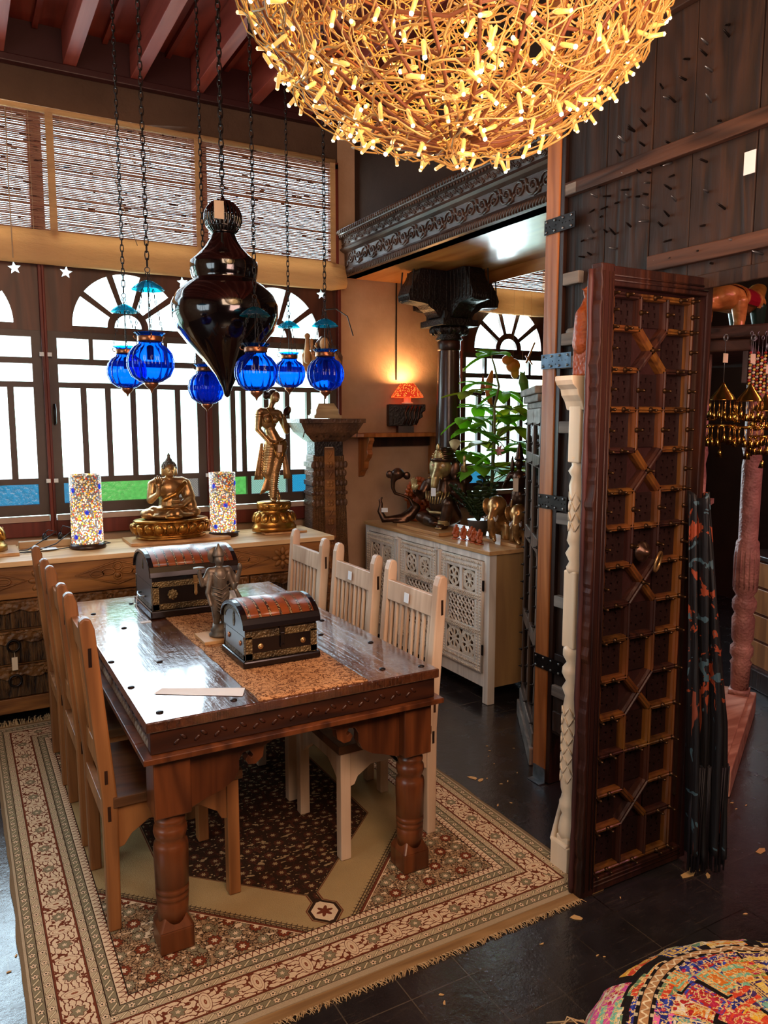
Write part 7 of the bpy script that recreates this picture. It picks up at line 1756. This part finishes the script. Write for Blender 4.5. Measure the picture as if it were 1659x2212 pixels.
for k in range(6):
    p = P3(1622 + k * 8, 762 + (k % 2) * 10, 3.05 + .04 * (k % 3)); t = thing('bead_string', '%s hanging string of red, yellow and ivory glass beads under the canopy' % ('leftmost', 'second from the left', 'third from the left', 'third from the right', 'second from the right', 'rightmost')[k], 'beads', tuple(p), 0, 'bead strings under the canopy')
    for c in range(3):
        q = MB()
        for i in range(14):
            if i % 3 == c: q.sph((.002 * math.sin(i * 2), 0, -.012 * i), (.0062, .0062, .0055), 8, 6)
        q.build(('red_beads', 'yellow_beads', 'ivory_beads')[c], (rr_, yy_, wh_)[c], t, True)
    q = MB(); q.tube([(0, 0, .07), (0, 0, -.16)], .001, 4); q.torus((0, 0, .075), .008, .0015, 1, 10, 4); q.build('hook', M['steel'], t, True)
# dark scarf hanging behind the door
g = Mat('scarf_cloth', .55, 0, .5); o = g.obj(); f = g.noise(o, 9, 3, .6, 2.); f2 = g.noise(g.scale(o, (26, 26, 2.2)), 1, 3)
X, Y, Z = g.xyz(); c = g.mix((f - .60).gt(0) * Z.gt(.62), '#0f0c10', '#8a3a1e'); c = g.mix((g.noise(o, 12, 2, .5, 1) - .66).gt(0), c, '#3d5560'); c = g.mix((f2 - .60).gt(0) * Z.lt(.7), c, '#7a3a26'); g.col(c); g.bump(f2, .01); 
sc = thing('fringed_scarf', 'long dark floral fringed scarf draped behind the open door leaf', 'scarf', tuple(P3(1525, 1100, 2.72).xy) + (0,))
S0 = P3(1505, 1090, 2.78); q = MB(); rows = []
for j in range(46):
    t = j / 45; z = 1.39 - 1.31 * t; wl = P3(1488, 1100 + 640 * t, 2.62); wr_ = P3(1528 + 48 * min(1, t * 1.6) - 8 * t, 1100 + 640 * t, 2.62)
    row = []
    for i in range(25):
        u = i / 24; p = wl.lerp(wr_, u); dep = .025 * math.sin(u * 23 + t * 2.5) + .02 * math.sin(u * 9 - t * 3) - .03 * math.sin(PI * u)
        row.append(q.v((p.x + .49 * dep, p.y + .87 * dep, z + .012 * math.sin(u * 14))))
    rows.append(row)
for a, b in zip(rows, rows[1:]):
    for i in range(24): q.f([a[i], a[i + 1], b[i + 1], b[i]])
o_ = q.build('cloth', g.mat, sc, True, world=True); sd = o_.modifiers.new('s', 'SOLIDIFY'); sd.thickness = .004
q = MB(); random.seed(4)
for i in range(70):
    u = random.random(); p = P3(1488, 1740, 2.62).lerp(P3(1568, 1740, 2.62), u); d_ = random.uniform(-.03, .03); q.tube([(p.x + d_, p.y + d_, .42), (p.x + d_ * 1.2, p.y + d_, .22), (p.x + d_ * 1.6 + .01, p.y + d_, .025)], .0035, 4)
f_ = q.build('fringe', plain_cache('scarf_fringe', '#17121a', .6), sc, True, world=True); f_['kind'] = 'stuff'
# small drawer chest and pot at the right edge
D0 = P3(1652, 1540, 4.45); dch = thing('drawer_chest', 'small chest of red-brown drawers at the right edge of the side room', 'chest of drawers', (D0.x + .17, D0.y - .02, 0), -.35)
q = MB(); q.box(-.16, .35, -.15, .25, .12, .80); q.build('carcass', M['table_wood'], dch, bevel=.004)
q = MB(); q.box(-.19, .38, -.18, .28, .80, .83); q.box(-.19, .38, -.18, .28, .002, .12); q.build('top_and_plinth', M['dark_wood'], dch, bevel=.006)
for k in range(4):
    q = MB(); q.box(-.14, .33, -.165, -.15, .14 + k * .165, .29 + k * .165); d_ = q.build('drawer', M['chair_red'], dch, bevel=.006)
    q = MB(); q.sph((-.06, -.172, .215 + k * .165), .012, 8, 6); q.build('knob', M['iron'], d_, True)
    q = MB(); q.box(-.168, -.16, -.13, .23, .14 + k * .165, .29 + k * .165); q.build('side_field', M['chair_red'], dch, bevel=.004)
vt = thing('painted_vase', 'rose-coloured rounded vase on the small drawer chest at the right edge', 'vase', (D0.x + .20, D0.y, .831), 0)
q = MB(); q.lathe([(.05, 0), (.09, .02), (.13, .08), (.15, .16), (.16, .28), (.14, .40), (.10, .50), (.07, .55), (.08, .60), (.06, .60)], seg=36); q.build('body', metal('rose_lustre', '#8a3c48', '#c07878', .3, .3), vt, True)
q = MB(); q.torus((0, 0, .0 + .01), .10, .012, 2, 24, 6); q.torus((0, 0, .035), .11, .01, 2, 24, 6); q.build('foot_ring', rd, vt, True)
q = MB(); random.seed(2)
for k in range(9): a = 2 * PI * k / 9; leaf(q, (0, 0, .58), (math.cos(a), math.sin(a), 1.2), .22, .05, (0, 0, 1), .3)
q.build('leaves', M['leafd'], vt, True)
# ------------------------------------------------------------------ patchwork pouffe
g = Mat('patchwork_embroidery', .85, 0, .15); X, Y, Z = g.xyz(); o = g.obj()
r = (X * X + Y * Y).sqrt(); th_ = g.m('ARCTAN2', Y, X); vc = g.n('ShaderNodeTexVoronoi'); vc.distance = 'CHEBYCHEV'; g.L(g.vec(r * 1.0, th_ * .40, Z * .55), vc.inputs['Vector']); vc.inputs['Scale'].default_value = 12
sepc = g.n('ShaderNodeSeparateColor'); g.nt.links.new(vc.outputs['Color'], sepc.inputs[0]); r1, r2_, r3 = [S(g, k) for k in sepc.outputs]
PAL = [(0, '#c22f4e'), (.14, '#2a2f7e'), (.26, '#e07a28'), (.38, '#6a8f6a'), (.5, '#d8589a'), (.62, '#4a2e60'), (.70, '#e6b23a'), (.84, '#7fb09a'), (.93, '#b02a2a')]
PAL2 = [(0, '#e8c35a'), (.16, '#d94a2e'), (.32, '#7fc0a0'), (.48, '#e86aa4'), (.62, '#e9ddc8'), (.76, '#3a4aa8'), (.9, '#8aa04a')]
base = g.ramp(r1, PAL, True); acc = g.ramp(r2_, PAL2, True); acc2 = g.ramp(r3, [(p, c) for (p, c) in PAL[::1]], True)
wv = g.noise(o, 40, 2) * .012; d_ = S(g, vc.outputs['Distance'])
strp = (((r + wv) * 210 + r3 * 20).sin()).gt(.1); ringp = ((d_ * 42 + r2_ * 6).sin()).gt(.15); dots = g.voro(o, 62, 'F1').lt(.42)
c = g.mix(r3.lt(.35) * strp, base, acc); c = g.mix(r3.gt(.35) * ringp, c, acc); c = g.mix(r2_.gt(.55) * dots, c, acc2)
c = g.mix(((g.noise(o, 55, 3) - .5).abs()).lt(.03), c, '#e9c987'); c = g.mix(d_.gt(.56), c, '#1c1412')
br_ = (r - .375 - .01 * (th_ * 5).sin()); lace = (((th_ * 90).sin() * .006 + br_).abs()).lt(.0028)
c = g.mix(br_.abs().lt(.019), c, '#1b1210'); c = g.mix(br_.abs().lt(.0105), c, '#b98a5c'); c = g.mix(lace, c, '#ecd9b2')
tick = ((th_ * 70).sin()).gt(.55) * (br_.abs() - .0165).abs().lt(.004); c = g.mix(tick, c, '#d9c49c')
g.col(c); h = ringp * .3 + strp * .25 + dots * .3 + g.noise(o, 70, 3) * .8; g.bump(h, .012)
pf = thing('patchwork_pouffe', 'round embroidered patchwork pouffe in bright colours at the lower right corner', 'pouffe', (1.42, .73, 0))
q = MB(); q.lathe([(.33, .003), (.43, .01), (.49, .06), (.515, .14), (.515, .22), (.50, .29), (.46, .345), (.40, .38), (.30, .40), (.15, .41), (.0, .412)], seg=72)
pb_ = q.build('cushion', g.mat, pf, True)
sb2 = pb_.modifiers.new('s', 'SUBSURF'); sb2.levels = 1; sb2.render_levels = 2
tx = bpy.data.textures.new('quilt', 'CLOUDS'); tx.noise_scale = .05; dm = pb_.modifiers.new('d', 'DISPLACE'); dm.texture = tx; dm.strength = .014; dm.mid_level = .5
q = MB(); n = 120; q.tube([(.517 * math.cos(2 * PI * i / n), .517 * math.sin(2 * PI * i / n), .18 + .004 * math.sin(i)) for i in range(n)], .008, 6, closed=True); q.build('piping', plain_cache('pink_piping', '#c25a7a', .8), pf, True)
q = MB(); random.seed(6)
for k in range(26): a = 2.15 + random.uniform(-.10, .10); z = .27; q.tube([(.49 * math.cos(a), .49 * math.sin(a), z), (.53 * math.cos(a) + random.uniform(-.02, .02), .53 * math.sin(a) + random.uniform(-.02, .02), z + .005), (.56 * math.cos(a) + random.uniform(-.03, .03), .56 * math.sin(a) + random.uniform(-.03, .03), z - .03)], .0022, 4)
f_ = q.build('tassel', plain_cache('rug_fringe', '#b3936a'), pf, True); f_['kind'] = 'stuff'
# ------------------------------------------------------------------ flakes on the floor
fm = plain_cache('plaster_flake', '#c9a06a', .8); random.seed(77)
spots = [(1245, 1983, .03), (1170, 2040, .009), (1505, 1880, .035), (1490, 1888, .05), (1530, 1893, .02), (1645, 1838, .035), (1022, 1681, .03), (1038, 1686, .024), (1052, 1682, .01), (1097, 1688, .01), (1082, 1694, .009), (1067, 1650, .008), (1110, 1617, .007), (1058, 1622, .008), (1052, 1612, .008), (1055, 1634, .006), (1117, 1670, .007), (1075, 1740, .012), (1104, 1735, .008), (1560, 1722, .02), (1582, 1735, .012), (1590, 1748, .01), (1612, 1740, .008), (1555, 1765, .012), (960, 2168, .010), (953, 2150, .010), (1290, 2065, .007), (1305, 2068, .007), (1610, 1975, .01), (1340, 1940, .006), (35, 2065, .008), (20, 2100, .010)]
for i, (px_, py_, L) in enumerate(spots):
    th0 = math.atan(201 / 1650.); d = P3(px_, py_, 1) - Vector((0, 0, 1.65)); p = Vector((0, 0, 1.65)) + d * (-1.65 / d.z)
    q = MB(); n = random.randint(5, 8); poly = []
    for k in range(n): a = 2 * PI * k / n; r0 = L * random.uniform(.5, 1.1); poly.append((r0 * math.cos(a), r0 * .45 * math.sin(a)))
    q.prism(poly, 2, 0, .0015); o_ = q.build('floor_flake', fm); o_.location = (p.x, p.y, .0012); o_.rotation_euler = (0, 0, random.uniform(-1, 1))
    big = L > .019
    wh = 'beside the open door leaf' if px_ > 1230 and px_ < 1550 else ('near the side room platform' if px_ >= 1550 else ('between rug and sideboard' if py_ < 1800 and px_ > 900 else ('on the dark tiles by the rug fringe' if px_ > 900 else 'on the tiles left of the rug')))
    tag(o_, ('large jagged tan plaster flake lying ' if big else 'small tan plaster flake lying ') + wh, 'debris', 'tan %s flakes %s' % ('large' if big else 'small', wh))
